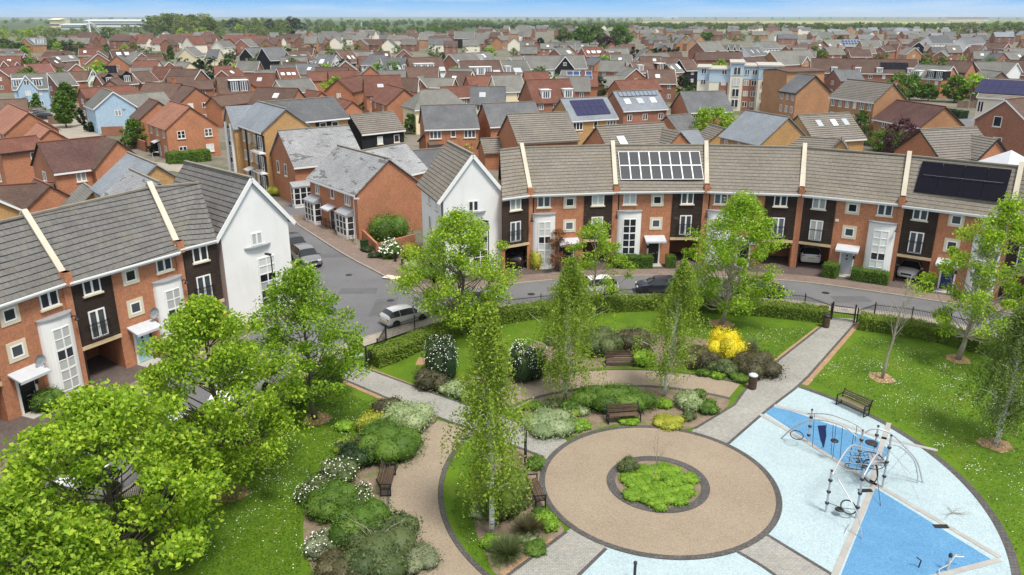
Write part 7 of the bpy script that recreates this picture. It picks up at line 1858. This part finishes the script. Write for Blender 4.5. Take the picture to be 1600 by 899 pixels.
for i, (t, g) in enumerate([((1272.5,648),(1269.5,699)), ((1292,662),(1284,702)), ((1302,664),(1298.5,711)), ((1306.5,664),(1301,717)), ((1316.5,668),(1312,723)), ((1334,679),(1325,733)), ((1339,665),(1336,690))]):
    MB().tube([loc(vplane(t[0], t[1], PB['X'], PB['B'])), loc(P(*g)) if i < 6 else loc(vplane(g[0], g[1], PB['X'], PB['B']))], .014, 5).build('rope', M['dark_plastic'], cf)
for a, b_ in (((1401,713),(1437,781)), ((1388,702),(1424,742)), ((1416,706),(1386,740)), ((1429,722),(1380,752))):
    q0 = loc(vplane(a[0], a[1], PB['D'], PB['S'])); q1 = loc(P(*b_)) if b_[1] > 775 else loc(vplane(b_[0], b_[1], PB['D'], PB['S'])); MB().tube([q0, q1], .012, 5).build('rope', M['steel'], cf)
M['panel_blue'] = plain('panel_blue', (.012,.03,.14), .5, .4)
pl = [loc(vplane(x, y, PB['X'], PB['B'])) for x, y in ((1277.5,666),(1290,665.2),(1291,682),(1287,701),(1281.5,687))]
MB().extrude(pl, (.03,.05,0)).build('blue_panel', M['panel_blue'], cf)
def disc(c, r, name='seat_disc', mat='dark_plastic', t=.05): MB().lathe([(r*.7,-t),(r,-t*.4),(r,t*.4),(r*.8,t)], 16, c).build(name, M[mat], cf)
def loop(c, r, name='grab_ring', tilt=.3, rr=.025):
    pts = [c+Vector((r*math.cos(2*PI*i/18), r*math.sin(2*PI*i/18)*.9, r*tilt*math.sin(2*PI*i/18))) for i in range(19)]; MB().tube(pts, rr, 6).build(name, M['dark_plastic'], cf)
disc(loc(vplane(1304,689,PB['X'],PB['B'])), .20); loop(loc(vplane(1245,680,PB['X'],PB['B'])), .34)
cA = (PB['B']+PB['C']+PB['D']+PB['F'])/4-CFo
disc(cA+Vector((.15,.5,2.1)), .30); loop(cA+Vector((.1,.1,1.35)), .62, 'platform_ring', .25, .022); loop(cA+Vector((-.5,.3,.9)), .55, 'platform_ring', -.2, .022); loop(cA+Vector((.1,.1,.75)), .38, 'platform_ring', 1.2, .035)
nt_ = MB()
for i in range(7): nt_.tube([cA+Vector((-.65+.2*i,-.5,1.3)), cA+Vector((-.5+.2*i,.75,1.45))], .012, 4)
for i in range(5): nt_.tube([cA+Vector((-.7,-.4+.25*i,1.3)), cA+Vector((.7,-.4+.25*i,1.4))], .012, 4)
nt_.build('climbing_net', M['dark_plastic'], cf); MB().extrude([cA+Vector((-.1,-.3,1.32)), cA+Vector((.7,-.2,1.32)), cA+Vector((.75,.5,1.38)), cA+Vector((.1,.55,1.38))], (0,0,.03)).build('platform', M['lead_grey'], cf)
se = loc(vplane(1317,794,PB['E'],PB['F'])); loop(se+Vector((.25,0,.05)), .34, 'swing_seat', .5, .035); disc(se+Vector((-.15,0,-.08)), .20, 'swing_seat'); MB().tube([loc(PB['E'])+Vector((0,0,.55)), se], .015, 5).build('rope', M['dark_plastic'], cf); MB().tube([se, loc(PB['F'])+Vector((0,0,.5))], .015, 5).build('rope', M['dark_plastic'], cf)
MB().tube([cA+Vector((.2,-.2,1.2)), loc(P(1376,793))], .014, 5).build('rope', M['dark_plastic'], cf)
q = P(1480,893); sp = empty('play_rocker', (q.x,q.y,.045), .5, 'low steel play item with a black cap at the bottom edge', 'play item')
MB().tube([(0,0,0),(0,0,.75)], .05, 8).build('post', M['steel'], sp); MB().lathe([(.07,.68),(.08,.80),(.03,.86)], 10).build('cap', M['dark_plastic'], sp)
MB().tube([(0,0,.25),(.6,.1,.5),(.9,.15,.35)], .025, 6).tube([(0,0,.3),(-.45,.1,.15),(-.8,-.2,.0)], .025, 6).tube([(.5,.1,.45),(.75,-.15,.5)], .03, 6).build('handle', M['steel'], sp)
q = P(991,910); tag(MB().tube([(0,0,0),(0,0,.9)], .06, 8).lathe([(.075,.86),(.08,.95),(.03,1.0)], 10).build('play_post', M['dark_plastic'], None, (q.x,q.y,.04)), 'black topped post on the pale blue surface at the bottom edge', 'post')
q = P(1435,888); tag(MB().tube([(0,0,0),(.05,0,.35),(-.15,0,.5)], .03, 6).build('play_hoop', M['dark_plastic'], None, (q.x,q.y,.04)), 'small dark hoop rising from the deep blue area', 'play hoop')

# garden fences and sheds of the estate
M['fence_wood'] = course('fence_wood', (.26,.18,.115), (.21,.145,.095), (.08,.055,.04), .15, 4.0, .012, rand=.2, big=.2, bump=.3)
r_ = random.Random(12); nf = 0
for _ in range(1500):
    if nf >= 60: break
    q = P(r_.uniform(0,1600), r_.uniform(100,215)); L = r_.uniform(4,8); a = r_.choice([0,PI/2,.3,-.3])
    if min((q.x-x)**2+(q.y-y)**2 for x, y in TAKEN2) < 7.2**2 or (q.y < 92) or (-40 < q.x < -5 and q.y < 112): continue
    f = MB().box(-L/2,L/2,-.03,.03,.05,1.75)
    for k in range(int(L/1.8)+1): x = -L/2+L*k/int(L/1.8); f.box(x-.06,x+.06,-.09,-.031,0,1.85)
    tag(f.build('garden_fence', M['fence_wood'], None, (q.x,q.y,0), a), 'brown board fence between back gardens of the estate', 'fence', 'back garden fences'); nf += 1

# covers in the road and pavements
for i, (px, py, s) in enumerate(((613,434,1.2),)):
    q = P(px, py); struct(MB().poly([(q.x-.9,q.y-.35,.118),(q.x+.6,q.y-.9,.118),(q.x+1.0,q.y-.1,.118),(q.x-.5,q.y+.5,.118)]).build('tactile_paving', M['stone_cream']))
q = P(676,566); tag(MB().box(-.45,.45,-.3,.3,0,.12).box(-.35,.35,-.2,.2,.121,.16).build('access_cover', M['bench_wood'], None, (q.x,q.y,.03), .3), 'low brown access cover in a bare patch beside the long hedge', 'cover')
bt = P(1575,262,5.6); rt = empty('garden_pavilion', (bt.x, bt.y, 0), .2, 'pale pyramid roofed conservatory behind the black solar terrace house', 'pavilion')
pf = MB()
for i in range(4):
    a0, a1 = PI/4+PI/2*i, PI/4+PI/2*(i+1); pf.poly([(4.6*math.cos(a0),4.6*math.sin(a0),5.3),(4.6*math.cos(a1),4.6*math.sin(a1),5.3),(0,0,7.6)])
pf.build('roof', M['zinc'], rt); MB().box(-3,3,-3,3,0,5.28).build('wall', M['render_pale'], rt)
# far landmarks
def shed(label, x0, x1, py, hh, dpt, mat, roof='zinc', name='warehouse'):
    a, b_ = P(x0, py), P(x1, py); root = empty(name, a, 0, label, 'building'); L = b_.x-a.x
    MB().box(0,L,0,dpt,0,hh).build('wall', M[mat], root); MB().extrude([(-2,-2,hh+.01),(L+2,-2,hh+.01),(L+2,dpt/2,hh+dpt*.06),(-2,dpt/2,hh+dpt*.06)], (0,0,.4)).build('roof', M[roof], root)
    n = max(2, int(L/25))
    w_ = MB().box(0,L,-.3,-.02,hh*.35,hh*.5).build('window_band', M['pane_mid'], root)
shed('long white warehouse on the left horizon', 132, 232, 42.5, 12, 60, 'render_white')
shed('yellow box building on the left horizon', 80, 94, 45, 16, 40, 'render_cream', 'render_cream')
shed('grey white warehouse beside the cable stayed mast', 96, 132, 46, 7, 40, 'render_white')
shed('tiny white shed on the far fields at right centre', 1038, 1060, 29.8, 14, 60, 'render_white')
shed('pale far sheds above the fields at right', 1480, 1545, 33.2, 14, 50, 'render_pale', 'roof_pink')
def mast(label, px, py, yt, r, stays=()):
    p = P(px, py); H = hgt(yt, p.y); root = empty('mast', p, 0, label, 'mast')
    MB().tube([(0,0,0),(0,0,H)], [r, r*.5], 8).build('mast_pole', M['white_paint'], root)
    for (dx, dy) in stays: MB().tube([(0,0,H*.95),(dx,dy,0)], .18, 5).build('stay_cable', M['white_paint'], root)
mast('white cable stayed bridge mast on the left horizon', 142.5, 58, 32, .9, ((12,3),(18,5),(24,7)))
mast('thin white mast in front of the middle tree belt', 565, 48, 31, .5)
mast('slim grey pole beyond the right hand rows', 1529, 60, 45, .35)
# air: pale haze round the whole place
t = NT('air'); v = t.n('ShaderNodeVolumePrincipled'); v.inputs['Color'].default_value = (.80,.88,.97,1); v.inputs['Density'].default_value = .00007; v.inputs['Anisotropy'].default_value = .1
t.l(v.outputs[0], t.out.inputs['Volume'])
hz_ = MB().box(-9000,9000,-400,11000,-1.2,60).build('haze', t.mat); stuff(hz_)
# ------------------------------------------------------------------ light, sky, camera
SUN_EL, SUN_AZ = R(64), R(-152)   # azimuth measured from +Y towards +X: sun behind the camera, to the right is negative rotation below
sd = Vector((math.sin(R(142))*math.cos(SUN_EL), math.cos(R(142))*math.cos(SUN_EL), math.sin(SUN_EL)))
sun = bpy.data.lights.new('sun', 'SUN'); sun.energy = 2.0; sun.angle = R(14); sun.color = (1, .95, .86)
so = bpy.data.objects.new('sun', sun); COL.objects.link(so); so.rotation_euler = sd.to_track_quat('Z', 'Y').to_euler()
w = bpy.data.worlds.new('World'); sc.world = w; w.use_nodes = True
nt = w.node_tree; nt.nodes.clear()
sky = nt.nodes.new('ShaderNodeTexSky'); sky.sky_type = 'NISHITA'; sky.sun_disc = False
sky.sun_elevation = SUN_EL; sky.sun_rotation = R(142); sky.air_density = 1.0; sky.dust_density = .6; sky.ozone_density = 2.0; sky.altitude = 50
bg = nt.nodes.new('ShaderNodeBackground'); bg.inputs[1].default_value = .076
ow = nt.nodes.new('ShaderNodeOutputWorld')
# thin streaky cloud low over the horizon
tc = nt.nodes.new('ShaderNodeTexCoord'); mp = nt.nodes.new('ShaderNodeMapping'); mp.inputs['Scale'].default_value = (1.6, 1.6, 22)
nz = nt.nodes.new('ShaderNodeTexNoise'); nz.inputs['Scale'].default_value = 2.2; nz.inputs['Detail'].default_value = 6; nz.inputs['Roughness'].default_value = .6
rp = nt.nodes.new('ShaderNodeValToRGB'); rp.color_ramp.elements[0].position = .5; rp.color_ramp.elements[1].position = .72
rp.color_ramp.elements[1].color = (.55,.55,.55,1)
mx = nt.nodes.new('ShaderNodeMix'); mx.data_type = 'RGBA'; mx.inputs[7].default_value = (5.5, 5.8, 6.1, 1)
nt.links.new(tc.outputs['Generated'], mp.inputs[0]); nt.links.new(mp.outputs[0], nz.inputs['Vector']); nt.links.new(nz.outputs['Fac'], rp.inputs[0])
nt.links.new(rp.outputs[0], mx.inputs[0]); 
# blue low sky: the clear band seen just over the horizon
sx = nt.nodes.new('ShaderNodeSeparateXYZ'); nt.links.new(tc.outputs['Generated'], sx.inputs[0])
r2 = nt.nodes.new('ShaderNodeValToRGB'); nt.links.new(sx.outputs['Z'], r2.inputs[0]); e = r2.color_ramp.elements
e[0].position = 0.0; e[0].color = (.42,.66,.90,1); e[1].position = .018; e[1].color = (.20,.48,.86,1)
m3 = nt.nodes.new('ShaderNodeMix'); m3.data_type = 'RGBA'; m3.blend_type = 'MULTIPLY'; m3.inputs[0].default_value = 1; m3.inputs[7].default_value = (7.2,7.2,7.2,1); nt.links.new(r2.outputs[0], m3.inputs[6])
r4 = nt.nodes.new('ShaderNodeValToRGB'); nt.links.new(sx.outputs['Z'], r4.inputs[0]); r4.color_ramp.elements[0].position = .10; r4.color_ramp.elements[0].color = (1,1,1,1); r4.color_ramp.elements[1].position = .35; r4.color_ramp.elements[1].color = (0,0,0,1)
# thin bright overcast higher up
oc = nt.nodes.new('ShaderNodeMix'); oc.data_type = 'RGBA'; oc.inputs[0].default_value = .72; oc.inputs[7].default_value = (7.4, 7.3, 7.1, 1); nt.links.new(sky.outputs[0], oc.inputs[6])
m5 = nt.nodes.new('ShaderNodeMix'); m5.data_type = 'RGBA'; nt.links.new(r4.outputs[0], m5.inputs[0]); nt.links.new(oc.outputs[2], m5.inputs[6]); nt.links.new(m3.outputs[2], m5.inputs[7]); nt.links.new(m5.outputs[2], mx.inputs[6])
nt.links.new(mx.outputs[2], bg.inputs[0]); nt.links.new(bg.outputs[0], ow.inputs[0])
cam = bpy.data.cameras.new('camera'); cam.sensor_width = 36; cam.lens = FPX/1600*36; cam.clip_start = .5; cam.clip_end = 60000
co = bpy.data.objects.new('camera', cam); COL.objects.link(co); co.location = (0,0,CAMH); co.rotation_euler = (PI/2-PITCH, 0, 0)
sc.camera = co
sc.view_settings.view_transform = 'Standard'; sc.view_settings.look = 'None'; sc.view_settings.gamma = 1; sc.view_settings.exposure = 1.05
sc.view_settings.use_curve_mapping = False
sc.cycles.max_bounces = 6; sc.cycles.diffuse_bounces = 3; sc.cycles.transparent_max_bounces = 4; sc.cycles.volume_bounces = 0
sc.cycles.use_denoising = True
